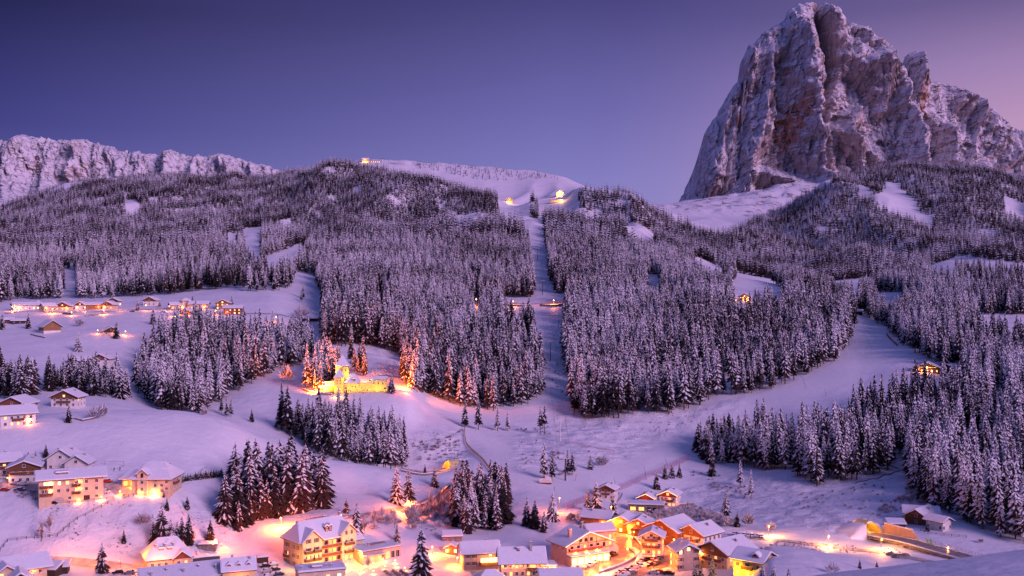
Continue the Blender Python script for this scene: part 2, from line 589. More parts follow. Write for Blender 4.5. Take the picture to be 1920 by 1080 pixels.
def ground(x, y):
    x = np.asarray(x, float)
    y = np.asarray(y, float)
    fu = np.clip((960 + F * x / y - UG[0]) / (UG[1] - UG[0]), 0, NU - 1.001)
    j = np.clip(np.searchsorted(YG, y, side='right') - 1, 0, NY - 2)
    t = np.clip((y - YG[j]) / (YG[j + 1] - YG[j]), 0, 1)
    i = fu.astype(int)
    s = fu - i
    return (ZG[i, j] * (1 - s) + ZG[i + 1, j] * s) * (1 - t) + (ZG[i, j + 1] * (1 - s) + ZG[i + 1, j + 1] * s) * t


def gz(x, y):
    return float(ground(np.array([x]), np.array([y]))[0])


def hit(u, v, ymin=200.0):
    """where the sight line through photo pixel (u, v) first meets the ground"""
    ys = YG[YG > ymin]
    ys = np.concatenate([ys, (ys[1:] + ys[:-1]) / 2])
    ys.sort()
    vg = HOR - F * ground((u - 960) / F * ys, ys) / ys
    k = np.nonzero(vg <= v)[0]
    if len(k) == 0:
        k = int(np.argmin(vg))
        y = ys[k]
    else:
        k = int(k[0])
        if k == 0:
            y = ys[0]
        else:
            a, b = vg[k - 1], vg[k]
            t = (a - v) / max(1e-6, a - b)
            y = ys[k - 1] + t * (ys[k] - ys[k - 1])
    x = (u - 960) / F * y
    return Vector((x, y, gz(x, y)))


def grid_mesh(name, X, Y, Z, mat, attrs=None, wrap=False):
    nu, ny = X.shape
    me = bpy.data.meshes.new(name)
    co = np.stack([X, Y, Z], -1).reshape(-1, 3).astype(np.float32)
    idx = np.arange(nu * ny).reshape(nu, ny)
    q = np.stack([idx[:-1, :-1], idx[1:, :-1], idx[1:, 1:], idx[:-1, 1:]], -1).reshape(-1, 4).astype(np.int32)
    me.vertices.add(len(co))
    me.vertices.foreach_set('co', co.ravel())
    me.loops.add(q.size)
    me.loops.foreach_set('vertex_index', q.ravel())
    me.polygons.add(len(q))
    me.polygons.foreach_set('loop_start', np.arange(0, q.size, 4, dtype=np.int32))
    me.polygons.foreach_set('loop_total', np.full(len(q), 4, np.int32))
    me.polygons.foreach_set('use_smooth', np.ones(len(q), bool))
    me.update(calc_edges=True)
    for k, a in (attrs or {}).items():
        at = me.attributes.new(k, 'FLOAT', 'POINT')
        at.data.foreach_set('value', np.asarray(a, np.float32).ravel())
    me.materials.append(mat)
    o = bpy.data.objects.new(name, me)
    return link(o)


# a hollow for the road at the lower tunnel, a knoll over the upper one
for bu, bv, back, side, hh, rad in ((1640, 1003, 0, 0, -1.6, 9.0), (850, 872, 5, 0, 3.6, 6.5)):
    q = hit(bu, bv)
    ZG = ZG + hh * np.exp(-(((XX - q.x - side) ** 2 + (YY - q.y - back) ** 2) / rad ** 2) ** 1.5)
terrain = grid_mesh('snowy_terrain', XX, YY, ZG, MATS['snow_ground'], {'rough': rough, 'groom': groom, 'rocky': rocky})
tag(terrain, kind='structure')
# the ground far below, out to the horizon and behind the viewer
gm = bpy.data.meshes.new('ground')
gm.from_pydata([(-11000, -3000, -260), (11000, -3000, -260), (11000, 11000, -260), (-11000, 11000, -260)], [], [(0, 1, 2, 3)])
gm.materials.append(M_SNOW)
tag(link(bpy.data.objects.new('ground', gm)), kind='structure')

# horizon per column, for "can this spot be seen"
VT = HOR - F * ZG / YY
HORIZ = np.minimum.accumulate(VT, axis=1)


def seen(x, y, z, up):
    """True where a thing of height up standing at x,y,z shows above the ground in front of it"""
    fu = np.clip((960 + F * x / y - UG[0]) / (UG[1] - UG[0]), 0, NU - 1).astype(int)
    j = np.clip(np.searchsorted(YG, y) - 2, 0, NY - 1)
    return (HOR - F * (z + up) / y) < HORIZ[fu, j] + 0.5


# ------------------------------------------------------------------ rock massifs
def massif(name, sky, vbase, ycrest, ybase, ridges, nu, nh, seed, rough_m, orange_poly=None, prof=None, snowy=None, wid=1.0, back=900.0):
    sky = np.array(sky, float)
    us = np.linspace(sky[0, 0], sky[-1, 0], nu)
    vs = np.interp(us, sky[:, 0], sky[:, 1])
    vs = vs + 1.5 * fbm(us / 7.0, us * 0, 3, seed + 40) + 4.6 * facets(us / 9.0, us * 0 + .5, seed + 3, .8)
    hs = np.linspace(0, 1, nh)
    U = np.broadcast_to(us[:, None], (nu, nh)).copy()
    H = np.broadcast_to(hs[None, :], (nu, nh))
    V = vbase + (vs[:, None] - vbase) * H
    d = prof(H)
    Y = ybase + (ycrest - ybase) * d
    fade = np.clip((1 - H) / 0.03, 0, 1) ** 0.6
    off = np.zeros_like(Y)
    wob = 9 * fbm(U / 60, V / 60, 3, seed + 9)
    for line, ampm, w in ridges:
        dd, par, side = segdist(line, U + wob, V)
        endf = smooth(-0.02, 0.12, par) * 1.0
        off -= 1.5 * ampm * np.clip(1 - dd / w, 0, 1) ** 1.05 * (0.35 + 0.65 * endf)
    nx, ny_ = U / (34 * wid) + V / (300 * wid), V / (80 * wid)
    wx = nx + 0.25 * fbm(nx * 1.3, ny_ * 1.3, 3, seed + 2)
    wy = ny_ + 0.2 * fbm(nx * 1.7, ny_ * 1.7, 2, seed + 4)
    off -= rough_m * 1.15 * facets(wx * 1.3, wy, seed, 1.0)
    off -= rough_m * 0.8 * facets(wx * 2.7 + .1 * fbm(U / 9, V / 9, 2, 3), wy * 3.1, seed + 1, 1.1)
    off -= rough_m * 0.42 * facets(wx * 6.5 + .15 * fbm(U / 6, V / 6, 2, 5), wy * 8.5, seed + 2, 1.1)
    off -= rough_m * 0.62 * (ridged(U / (19 * wid) + V / (420 * wid) + .3 * fbm(U / 30, V / 60, 2, 9), V / (170 * wid), 5, seed + 6) - .5)
    off -= rough_m * 0.20 * ridged(U / (4.5 * wid) + .4 * fbm(U / 12, V / 25, 2, 19), V / (28 * wid), 3, seed + 8)
    Y = Y + off * fade * smooth(0.0, 0.06, H)
    X = (U - 960) / F * (ybase + (ycrest - ybase) * d)
    Z = (HOR - V) / F * (ybase + (ycrest - ybase) * d)
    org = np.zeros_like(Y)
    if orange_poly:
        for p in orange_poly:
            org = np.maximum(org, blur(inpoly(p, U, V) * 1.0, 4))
    sn = np.zeros_like(Y) if snowy is None else snowy(U, V, H)
    # far side, falling away behind the crest
    nb = 24
    tb = np.linspace(0, 1, nb + 1)[1:]
    zb = -100.0
    Xb = np.repeat(X[:, -1:], nb, 1)
    Yb = Y[:, -1:] + back * tb[None, :]
    Zb = Z[:, -1:] + (zb - Z[:, -1:]) * tb[None, :] ** 0.8 + 40 * fbm(Xb / 150, Yb / 150, 3, seed + 6) * np.sin(np.pi * tb)[None, :] * (-1)
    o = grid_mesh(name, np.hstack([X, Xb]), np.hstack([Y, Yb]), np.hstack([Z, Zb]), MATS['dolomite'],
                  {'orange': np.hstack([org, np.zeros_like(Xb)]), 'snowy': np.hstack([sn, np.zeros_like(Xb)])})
    tag(o, kind='structure')
    return o


LANG = [(1190,470),(1240,440),(1273,381),(1300,321),(1321,250),(1342,217),(1365,175),(1383,152),(1387,121),(1404,87),(1433,62),(1467,40),(1475,25),(1492,10),(1521,5),
        (1533,12),(1546,6),(1571,10),(1581,25),(1587,46),(1600,43),(1612,49),(1633,48),(1642,71),(1646,102),(1652,124),(1671,121),(1679,125),(1688,127),(1699,101),
        (1719,97),(1729,117),(1733,142),(1746,152),(1771,158),(1792,162),(1800,177),(1817,190),(1827,182),(1837,200),(1844,217),(1867,231),(1879,250),(1900,244),(1920,246),(1980,262),(2100,290),(2300,350),(2500,420)]
massif('rock_massif', LANG, 450.0, 5450.0, 4500.0, [
    ([(1487,33),(1500,96),(1508,158),(1512,233),(1528,317),(1535,360)], 150, 42),
    ([(1533,12),(1546,79),(1556,115),(1532,233),(1540,320)], -110, 17),
    ([(1546,6),(1575,80),(1600,130)], 70, 26),
    ([(1617,108),(1654,154),(1671,200),(1700,310)], 190, 46),
    ([(1600,200),(1583,250),(1600,320)], 90, 26),
    ([(1605,45),(1650,110)], 60, 18),
    ([(1717,97),(1712,160),(1712,222)], 95, 24),
    ([(1690,150),(1720,240),(1735,290)], -80, 22),
    ([(1754,237),(1783,320)], 120, 30),
    ([(1800,170),(1840,230),(1885,290)], 110, 34),
    ([(1404,87),(1360,200),(1330,330)], 90, 46),
    ([(1440,70),(1440,180),(1400,300),(1390,370)], 70, 30),
    ([(1462,110),(1450,200)], -50, 16),
    ([(1560,250),(1640,300)], 50, 26),
    ([(1420,330),(1470,340),(1520,370)], 90, 20)],
    640, 420, 5, 30.0,
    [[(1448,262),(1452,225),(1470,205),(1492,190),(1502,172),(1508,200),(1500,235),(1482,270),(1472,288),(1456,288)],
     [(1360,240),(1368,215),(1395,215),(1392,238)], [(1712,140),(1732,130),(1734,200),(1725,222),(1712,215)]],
    lambda h: 0.42 * smooth(0.0, 0.30, h) + 0.20 * h + 0.38 * h ** 2.2,
    lambda U, V, H: 0.22 * (1 - smooth(0.1, 0.3, H)) + 0.26 * smooth(1540, 1660, U) * smooth(140, 260, V) - 0.10 * inpoly([(1448,262),(1452,225),(1470,205),(1502,172),(1508,200),(1500,235),(1472,288)], U, V) + 0.02)  # snow low on the right raised, putting the flank's light into the colour
LEFT = [(-800,330),(-400,280),(-100,272),(0,263),(10,266),(36,269),(42,256),(57,254),(81,259),(122,263),(139,265),(151,269),(154,262),(167,265),(194,272),(219,278),(231,286),
        (256,284),(278,288),(300,290),(314,283),(328,281),(358,295),(375,291),(403,292),(419,288),(439,295),(472,304),(500,311),(530,320),(548,325),(600,347),(640,400)]
massif('pale_mountain_range', LEFT, 430.0, 6700.0, 5700.0, [
    ([(48,256),(40,300),(20,380),(5,420)], 117, 34), ([(154,262),(150,300),(140,325)], 93, 20), ([(219,278),(232,330)], 68, 22),
    ([(314,283),(322,330)], 86, 22), ([(375,291),(372,330)], 55, 16), ([(419,288),(440,335)], 80, 24), ([(96,300),(90,380)], 55, 24),
    ([(270,286),(262,330)], 43, 16), ([(472,304),(490,340)], 49, 18), ([(-100,270),(-120,380)], 74, 40), ([(190,272),(180,320)], 43, 16)],
    600, 200, 15, 34.0,
    [[(62,318),(75,285),(84,305),(76,330)], [(440,335),(432,312),(446,320),(452,338)], [(152,290),(156,264),(166,275),(160,300)]],
    lambda h: 0.45 * smooth(0.0, 0.6, h) + 0.25 * h + 0.30 * h ** 2,
    lambda U, V, H: 0.24 + 0.16 * (1 - smooth(0.3, 0.6, H)) * smooth(90, 140, U), 0.55)
# ------------------------------------------------------------------ snowy conifers
def leaf_mesh(name, verts, faces, snow, mats, fm=None, smoothf=False):
    me = bpy.data.meshes.new(name)
    me.from_pydata(verts, [], faces)
    at = me.attributes.new('snow', 'FLOAT', 'POINT')
    at.data.foreach_set('value', np.asarray(snow, np.float32))
    for m in mats:
        me.materials.append(m)
    if fm:
        me.polygons.foreach_set('material_index', fm)
    me.update()
    return me


def crown_data(seed, whorls, per, rad, z0=0.10, droop=0.42, snowy=0.62, thin=1.0, ragged=0.25, soft=1.0):
    r = random.Random(seed)
    V, Fc, Sn = [], [], []
    for k in range(whorls):
        f = k / (whorls - 1)
        z = z0 + (0.985 - z0) * f ** 0.94
        rr = rad * (1 - f) ** 0.82 * (0.75 + 0.25 * min(1, f * 6 + 0.5)) + 0.006
        n = max(3, int(per * (1 - 0.55 * f)))
        a0 = r.random() * 6.28
        for b in range(n):
            if r.random() < 0.06:
                continue
            a = a0 + 6.283 * (b + r.uniform(-.3, .3)) / n
            L = rr * r.uniform(1 - ragged, 1 + ragged)
            zz = z + r.uniform(-.018, .018)
            ca, sa = math.cos(a), math.sin(a)
            w = min(L * 0.36, 0.05) * thin * r.uniform(.8, 1.25)
            d = droop * r.uniform(.75, 1.25)
            up = 0.10 * L * (f > .6)
            sv = snowy - .20 + .32 * f + r.uniform(-.28, .28) * soft  # sparser snow low down also puts the crown's shade into the colour

            def P(t, off, dz):
                x = L * t
                return (x * ca - off * sa, x * sa + off * ca, zz - d * L * t * t + up * t + dz)
            i = len(V)
            V += [P(0.02, 0, 0.012), P(0.55, 0, 0.008), P(1.0, 0, -0.004),
                  P(0.25, w * .7, -0.02), P(0.68, w, -0.026), P(0.25, -w * .7, -0.02), P(0.68, -w, -0.026)]
            Sn += [sv * .75, sv + .18, sv + .06, sv - .5 * soft, sv - .4 * soft, sv - .5 * soft, sv - .4 * soft]
            Fc += [(i, i + 3, i + 1), (i + 3, i + 4, i + 1), (i + 1, i + 4, i + 2),
                   (i, i + 1, i + 5), (i + 5, i + 1, i + 6), (i + 1, i + 2, i + 6)]
    # leader
    i = len(V)
    V += [(0.006, 0, 0.94), (-0.003, 0.005, 0.94), (-0.003, -0.005, 0.94), (0, 0, 1.0)]
    Sn += [.5, .5, .5, .8]
    Fc += [(i, i + 1, i + 3), (i + 1, i + 2, i + 3), (i + 2, i, i + 3)]
    return V, Fc, Sn


def trunk_data(r0=0.012, z1=0.8, n=6):
    V, Fc = [], []
    for (z, r) in ((-0.05, r0 * 1.15), (0.03, r0), (0.4, r0 * .6), (z1, r0 * .15)):
        for k in range(n):
            V.append((r * math.cos(6.283 * k / n), r * math.sin(6.283 * k / n), z))
    for j in range(3):
        for k in range(n):
            Fc.append((j * n + k, j * n + (k + 1) % n, (j + 1) * n + (k + 1) % n, (j + 1) * n + k))
    return V, Fc


TRUNK_V, TRUNK_F = trunk_data()
TRUNK_ME = leaf_mesh('trunk', TRUNK_V, TRUNK_F, [0] * len(TRUNK_V), [M_BARK])
# kinds: slim forest spruce, bare-stemmed spruce, broad spruce standing free, dark spruce, tall fir
SPEC = {
    'slim': [dict(seed=1, whorls=17, per=10, rad=.135, z0=.16), dict(seed=2, whorls=16, per=9, rad=.150, z0=.22), dict(seed=3, whorls=18, per=10, rad=.120, z0=.20, ragged=.35)],
    'stem': [dict(seed=4, whorls=14, per=9, rad=.125, z0=.36), dict(seed=5, whorls=13, per=8, rad=.115, z0=.42, ragged=.4)],
    'broad': [dict(seed=6, whorls=17, per=15, rad=.265, z0=.06, droop=.34), dict(seed=7, whorls=18, per=15, rad=.24, z0=.05, droop=.36, ragged=.32)],
    'dark': [dict(seed=8, whorls=17, per=15, rad=.25, z0=.08, snowy=.40, droop=.36, ragged=.34), dict(seed=9, whorls=18, per=15, rad=.225, z0=.08, snowy=.44, droop=.40)],
    'far': [dict(seed=10, whorls=7, per=7, rad=.15, z0=.10, thin=1.7, snowy=.50, soft=.5), dict(seed=11, whorls=7, per=6, rad=.17, z0=.10, thin=1.8, snowy=.44, soft=.5), dict(seed=12, whorls=8, per=6, rad=.13, z0=.12, thin=1.7, snowy=.54, soft=.5)],
}
CROWN, WHOLE = {}, []
WIDX = {}
for kind, lst in SPEC.items():
    CROWN[kind] = []
    for sp in lst:
        v, f, s = crown_data(**sp)
        CROWN[kind].append(leaf_mesh('crown', v, f, s, [MATS['needles']]))
        n = len(v)
        if kind == 'far':
            tv, tf = trunk_data(0.014, .5, 3)
        else:
            tv, tf = TRUNK_V, TRUNK_F
        me = leaf_mesh('spruce_' + kind, v + tv, f + [tuple(i + n for i in q) for q in tf], list(s) + [0] * len(tv),
                       [MATS['needles'], M_BARK], [0] * len(f) + [1] * len(tf))
        WIDX.setdefault(kind, []).append(len(WHOLE))
        WHOLE.append(bpy.data.objects.new('spruce_form', me))


# frosted bare shrub / broadleaf crown: many thin upward twigs
def shrub_data(seed, twigs=150, spread=0.5, tall=1.0, stem=0.0, fine=1.0):
    r = random.Random(seed)
    V, Fc, Sn = [], [], []
    for k in range(twigs):
        a = r.random() * 6.283
        q = math.sqrt(r.random())
        ex, ey = math.cos(a) * spread * q, math.sin(a) * spread * q
        ez = stem + (tall - stem) * math.sqrt(max(0, 1 - 0.8 * q * q)) * r.uniform(.55, 1.0)
        t0 = r.uniform(.15, .6)
        bx, by, bz = ex * t0 * .8, ey * t0 * .8, stem * .8 + (ez - stem * .8) * t0
        b2 = a + r.uniform(-1.4, 1.4)
        w = r.uniform(.010, .024) * fine
        px, py = -math.sin(b2) * w, math.cos(b2) * w
        i = len(V)
        mx, my, mz = (bx + ex) / 2 + r.uniform(-.03, .03), (by + ey) / 2 + r.uniform(-.03, .03), (bz + ez) / 2 + .03
        V += [(bx, by, bz), (mx + px, my + py, mz), (ex, ey, ez), (mx - px, my - py, mz - .01), (mx, my, mz + w)]
        s = r.uniform(.2, .85)
        Sn += [s - .3, s - .1, s + .1, s - .1, s + .15]
        Fc += [(i, i + 1, i + 4), (i + 1, i + 2, i + 4), (i, i + 4, i + 3), (i + 4, i + 2, i + 3)]
    return V, Fc, Sn


def make_twigs():
    t = NT('frosted_twigs')
    rnd = t.n('ShaderNodeObjectInfo').outputs['Random']
    s = t.math('ADD', t.attr('snow'), t.math('MULTIPLY', t.math('SUBTRACT', t.noise(6.0, 2, coord='Object'), .5), .6))
    c = t.mix(t.ramp(s, .25, .70), t.mix(rnd, (0.11, 0.060, 0.055), (0.20, 0.12, 0.10)), (0.72, 0.70, 0.76))
    t.color(c)
    t.rough(.85)
    return t.m


MATS['twigs'] = make_twigs()
SHRUB_ME = []
for sd_, tw, sp_, st in ((31, 150, .62, 0), (32, 130, .7, 0), (33, 170, .5, .05)):
    v, f, s = shrub_data(sd_, tw, sp_, 1.0, st)
    SHRUB_ME.append(leaf_mesh('twigs', v, f, s, [MATS['twigs']]))
BARE_ME = []
for sd_ in (41, 42):
    v, f, s = shrub_data(sd_, 130, .19, 1.0, .12, .5)
    BARE_ME.append(leaf_mesh('crown', v, f, s, [MATS['twigs']]))
SWHOLE = [bpy.data.objects.new('shrub_form', m) for m in SHRUB_ME]

N_TREES = [0]


def put_tree(x, y, z, h, kind, label, group=None, name='spruce_tree', cat='tree', var=None, sxy=1.0):
    k = CROWN[kind]
    me = k[(N_TREES[0] if var is None else var) % len(k)]
    N_TREES[0] += 1
    o = bpy.data.objects.new(name, None)
    o.empty_display_size = 1
    o.location = (x, y, z)
    o.rotation_euler = (0, 0, rng.random() * 6.283)
    o.scale = (h * sxy, h * sxy, h)
    link(o)
    tag(o, label, cat, group)
    link(bpy.data.objects.new('trunk', TRUNK_ME), o)
    link(bpy.data.objects.new('crown', me), o)
    return o


def put_bush(x, y, z, h, label, group=None, bare=False):
    o = bpy.data.objects.new('bare_tree' if bare else 'bush', None)
    o.location = (x, y, z)
    o.rotation_euler = (0, 0, rng.random() * 6.283)
    o.scale = (h, h, h)
    link(o)
    tag(o, label, 'tree' if bare else 'bush', group)
    N_TREES[0] += 1
    if bare:
        link(bpy.data.objects.new('trunk', TRUNK_ME), o)
        link(bpy.data.objects.new('crown', BARE_ME[N_TREES[0] % 2]), o)
    else:
        link(bpy.data.objects.new('twigs', SHRUB_ME[N_TREES[0] % 3]), o)
    return o


def scatter_object(name, pts, sc, rot, vi, protos, mat):
    """one object: copies of protos stand at pts"""
    me = bpy.data.meshes.new(name)
    me.vertices.add(len(pts))
    me.vertices.foreach_set('co', np.asarray(pts, np.float32).ravel())
    a = me.attributes.new('size', 'FLOAT', 'POINT')
    a.data.foreach_set('value', np.asarray(sc, np.float32))
    a = me.attributes.new('turn', 'FLOAT', 'POINT')
    a.data.foreach_set('value', np.asarray(rot, np.float32))
    a = me.attributes.new('form', 'INT', 'POINT')
    a.data.foreach_set('value', np.asarray(vi, np.int32))
    a = me.attributes.new('frost', 'FLOAT', 'POINT')
    q_ = np.asarray(pts)
    a.data.foreach_set('value', (-.08 + .03 * smooth(1000, 2400, q_[:, 1]) + .20 * fbm(q_[:, 0] / 130, q_[:, 1] / 130, 3, 77)).astype(np.float32))
    a = me.attributes.new('slim', 'FLOAT', 'POINT')
    a.data.foreach_set('value', nrg.uniform(.85, 1.18, len(pts)).astype(np.float32))
    o = link(bpy.data.objects.new(name, me))
    tag(o, kind='stuff')
    g = bpy.data.node_groups.new(name + '_nodes', 'GeometryNodeTree')
    g.interface.new_socket('Geometry', in_out='INPUT', socket_type='NodeSocketGeometry')
    g.interface.new_socket('Geometry', in_out='OUTPUT', socket_type='NodeSocketGeometry')
    gi, go = g.nodes.new('NodeGroupInput'), g.nodes.new('NodeGroupOutput')
    ip = g.nodes.new('GeometryNodeInstanceOnPoints')
    jo = g.nodes.new('GeometryNodeJoinGeometry')
    for p in reversed(protos):
        oi = g.nodes.new('GeometryNodeObjectInfo')
        oi.inputs['Object'].default_value = p
        oi.inputs['As Instance'].default_value = True
        g.links.new(oi.outputs['Geometry'], jo.inputs[0])

    def na(nm, dt):
        k = g.nodes.new('GeometryNodeInputNamedAttribute')
        k.data_type = dt
        k.inputs['Name'].default_value = nm
        return k.outputs[0]
    cx = g.nodes.new('ShaderNodeCombineXYZ')
    g.links.new(na('turn', 'FLOAT'), cx.inputs[2])
    sc_ = g.nodes.new('ShaderNodeCombineXYZ')
    mu = g.nodes.new('ShaderNodeMath')
    mu.operation = 'MULTIPLY'
    szo = na('size', 'FLOAT')
    g.links.new(szo, mu.inputs[0])
    g.links.new(na('slim', 'FLOAT'), mu.inputs[1])
    g.links.new(mu.outputs[0], sc_.inputs[0])
    g.links.new(mu.outputs[0], sc_.inputs[1])
    g.links.new(szo, sc_.inputs[2])
    g.links.new(gi.outputs[0], ip.inputs['Points'])
    g.links.new(jo.outputs[0], ip.inputs['Instance'])
    ip.inputs['Pick Instance'].default_value = True
    g.links.new(na('form', 'INT'), ip.inputs['Instance Index'])
    g.links.new(cx.outputs[0], ip.inputs['Rotation'])
    g.links.new(sc_.outputs[0], ip.inputs['Scale'])
    g.links.new(ip.outputs[0], go.inputs[0])
    md = o.modifiers.new('scatter', 'NODES')
    md.node_group = g
    return o


# forests: (key, outline of the tree feet in the photo, distance range, spacing m, height m, kinds)
FOREST = [
 ('c1', [(600,645),(606,560),(588,525),(640,480),(760,440),(870,420),(975,412),(990,450),(998,520),(1002,560),(950,575),(975,600),(1010,650),(1022,740),(1000,755),(955,765),(900,780),(860,775),(830,765),(800,745),(775,720),(750,665),(700,650),(640,650)], (760,2350), 6.5, 30, ('slim',)),
 ('c2', [(1018,412),(1030,520),(1052,575),(1052,640),(1062,700),(1072,780),(1085,790),(1140,790),(1200,777),(1240,780),(1290,770),(1340,748),(1380,742),(1440,735),(1500,710),(1560,682),(1590,655),(1602,615),(1600,580),(1520,545),(1440,530),(1400,560),(1360,560),(1380,520),(1300,470),(1215,440),(1100,425)], (700,2350), 6.5, 31, ('slim', 'slim', 'stem')),
 ('lm', [(-60,575),(45,562),(200,560),(330,552),(430,540),(480,548),(545,545),(560,510),(600,520),(640,470),(880,408),(960,405),(960,372),(880,360),(800,338),(700,314),(620,305),(560,325),(400,330),(250,335),(130,350),(0,392),(-60,400)], (1030,4700), 8.6, 28, ('slim',)),
 ('tc', [(960,405),(1100,420),(1215,440),(1300,470),(1400,540),(1500,560),(1600,560),(1500,530),(1400,470),(1290,425),(1230,400),(1180,368),(1100,355),(1085,365),(1080,385),(960,372)], (1800,3000), 10.0, 29, ('far',)),
 ('rh', [(1280,440),(1370,440),(1500,375),(1600,322),(1700,308),(1880,325),(2000,345),(2000,490),(1920,495),(1800,480),(1740,500),(1640,545),(1600,560),(1480,560),(1400,520)], (1750,4200), 10.0, 29, ('far',)),
 ('rm', [(1655,612),(1610,585),(1610,560),(1640,545),(1740,502),(1745,535),(1800,535),(1830,560),(1990,560),(1990,590),(1850,590),(1825,600),(1840,640),(1990,660),(1990,745),(1830,745),(1790,700),(1700,655)], (720,1900), 6.4, 28, ('slim',)),
 ('rn', [(1488,880),(1500,915),(1560,908),(1640,895),(1685,870),(1720,940),(1780,965),(1850,1000),(1990,1040),(1990,740),(1830,740),(1800,745),(1740,742),(1690,752),(1650,768),(1600,790),(1545,825),(1490,845),(1445,822),(1395,835),(1372,846),(1376,872),(1440,885)], (440,860), 6.2, 27, ('slim',)),
 ('rs', [(1290,845),(1330,872),(1372,868),(1378,830),(1340,820)], (560,800), 5.5, 19, ('slim', 'dark')),
 ('g3', [(252,735),(300,772),(370,778),(400,765),(430,742),(480,716),(540,690),(590,678),(575,652),(480,640),(420,628),(350,625),(310,640),(260,690)], (560,960), 6.2, 27, ('slim',)),
 ('g4', [(-40,745),(40,752),(70,732),(130,738),(200,745),(245,752),(240,725),(160,712),(80,716),(-40,716)], (540,740), 6.5, 19, ('slim', 'broad')),
 ('g2', [(520,800),(570,838),(640,868),(740,880),(765,876),(755,830),(700,800),(640,790)], (562,720), 5.0, 23, ('slim',)),
 ('g1', [(415,990),(440,998),(520,968),(608,952),(604,925),(540,905),(440,930),(420,960)], (435,520), 4.3, 24, ('dark',)),
 ('g5', [(842,988),(880,1002),(945,995),(950,945),(900,925),(855,940)], (440,560), 5.2, 20, ('slim', 'dark')),
 ('cs', [(574,728),(600,735),(632,722),(640,690),(600,690)], (680,860), 5.5, 26, ('slim',)),
 ('cs2', [(748,712),(775,735),(792,742),(790,715),(770,690)], (680,900), 6.0, 25, ('slim',)),
 ('cs3', [(655,668),(700,704),(690,712),(660,700)], (730,900), 8.0, 22, ('slim',)),
 ('wr', [(780,306),(860,312),(950,320),(1040,331),(1088,349),(1110,357),(1085,360),(1030,350),(950,345),(860,330),(790,318)], (3700,4080), 20, 17, ('far',)),
 ('fl', [(1790,500),(1990,520),(1990,560),(1880,545),(1800,530)], (1300,2300), 14, 22, ('slim',)),
]
HOLES = [[(468,490),(520,492),(572,470),(566,455),(512,478)], [(555,512),(592,520),(598,575),(540,575)], [(118,505),(140,505),(145,535),(122,535)], [(455,430),(490,425),(490,480),(462,470)],
         [(425,438),(445,438),(445,450),(425,450)], [(850,408),(895,398),(895,404),(858,416)], [(230,375),(255,375),(262,395),(245,400)],
         [(1635,370),(1660,358),(1690,356),(1715,375),(1725,398),(1680,392)], [(1718,398),(1750,405),(1750,415),(1720,408)],
         [(1168,420),(1200,420),(1228,440),(1225,452),(1195,440)], [(1105,390),(1128,396),(1128,404),(1110,398)], [(1280,476),(1320,486),(1365,508),(1360,515),(1320,500)], [(1405,528),(1440,528),(1485,548),(1470,552),(1410,540)],
         [(1210,515),(1235,515),(1240,540),(1215,540)], [(1372,552),(1412,552),(1412,566),(1372,566)], [(1632,548),(1690,548),(1695,560),(1652,564)],
         [(1710,690),(1800,690),(1800,712),(1710,712)], [(1860,735),(1900,750),(1890,800),(1850,770)],
         [(996,436),(1008,436),(1022,520),(1045,570),(1046,640),(1058,710),(1066,790),(1018,760),(1022,690),(1014,640),(992,575),(1006,540),(1001,470)],
         [(932,365),(995,365),(995,402),(940,402)], [(1010,355),(1085,345),(1085,390),(1010,392)], [(1660,340),(1690,345),(1690,352),(1660,350)],
         [(945,558),(1060,558),(1060,582),(945,582)], [(1880,365),(1925,385),(1925,405),(1890,385)], [(703,555),(717,555),(717,570),(703,570)], [(887,556),(899,556),(899,570),(887,570)]]
ALL = []
for key, poly, (y0, y1), sp, hh, kinds in FOREST:
    pu = np.array([p[0] for p in poly])
    xa = min((pu.min() - 960) / F * y0, (pu.min() - 960) / F * y1) - 10
    xb = max((pu.max() - 960) / F * y0, (pu.max() - 960) / F * y1) + 10
    gx, gy = np.meshgrid(np.arange(xa, xb, sp), np.arange(y0, y1, sp))
    gx = gx + nrg.uniform(-.46, .46, gx.shape) * sp
    gy = gy + nrg.uniform(-.46, .46, gx.shape) * sp
    x, y = gx.ravel(), gy.ravel()
    u = 960 + F * x / y
    k = (u > -60) & (u < 1990)
    x, y, u = x[k], y[k], u[k]
    z = ground(x, y)
    v = HOR - F * z / y
    k = inpoly(poly, u, v)
    hpx = hh * .9 / y * F
    for hl in HOLES:
        for q_ in ((0, .3, .6, .85) if y1 > 1500 else (0,)):
            k &= ~(inpoly(hl, u, v - q_ * hpx) & ((y > 1000) | (q_ == 0)))
    if y1 > 1500:       # thin, patchy places in the wide woods
        k &= (fbm(x / 60, y / 60, 3, 50) > -0.52) & (fbm(x / 22, y / 22, 2, 52) > -0.66)
    x, y, z, u, v = x[k], y[k], z[k], u[k], v[k]
    h = hh * nrg.uniform(.58, 1.15, len(x)) * (1 + .22 * pnoise(x / 45, y / 45, 60))
    k = seen(x, y, z, h)
    x, y, z, h = x[k], y[k], z[k], h[k]
    kd = nrg.integers(0, len(kinds), len(x))
    fr = y > 1750
    for i in range(len(x)):
        ALL.append((x[i], y[i], z[i] - .25, h[i], 'far' if fr[i] else kinds[kd[i]], key))
print('forest trees', len(ALL))
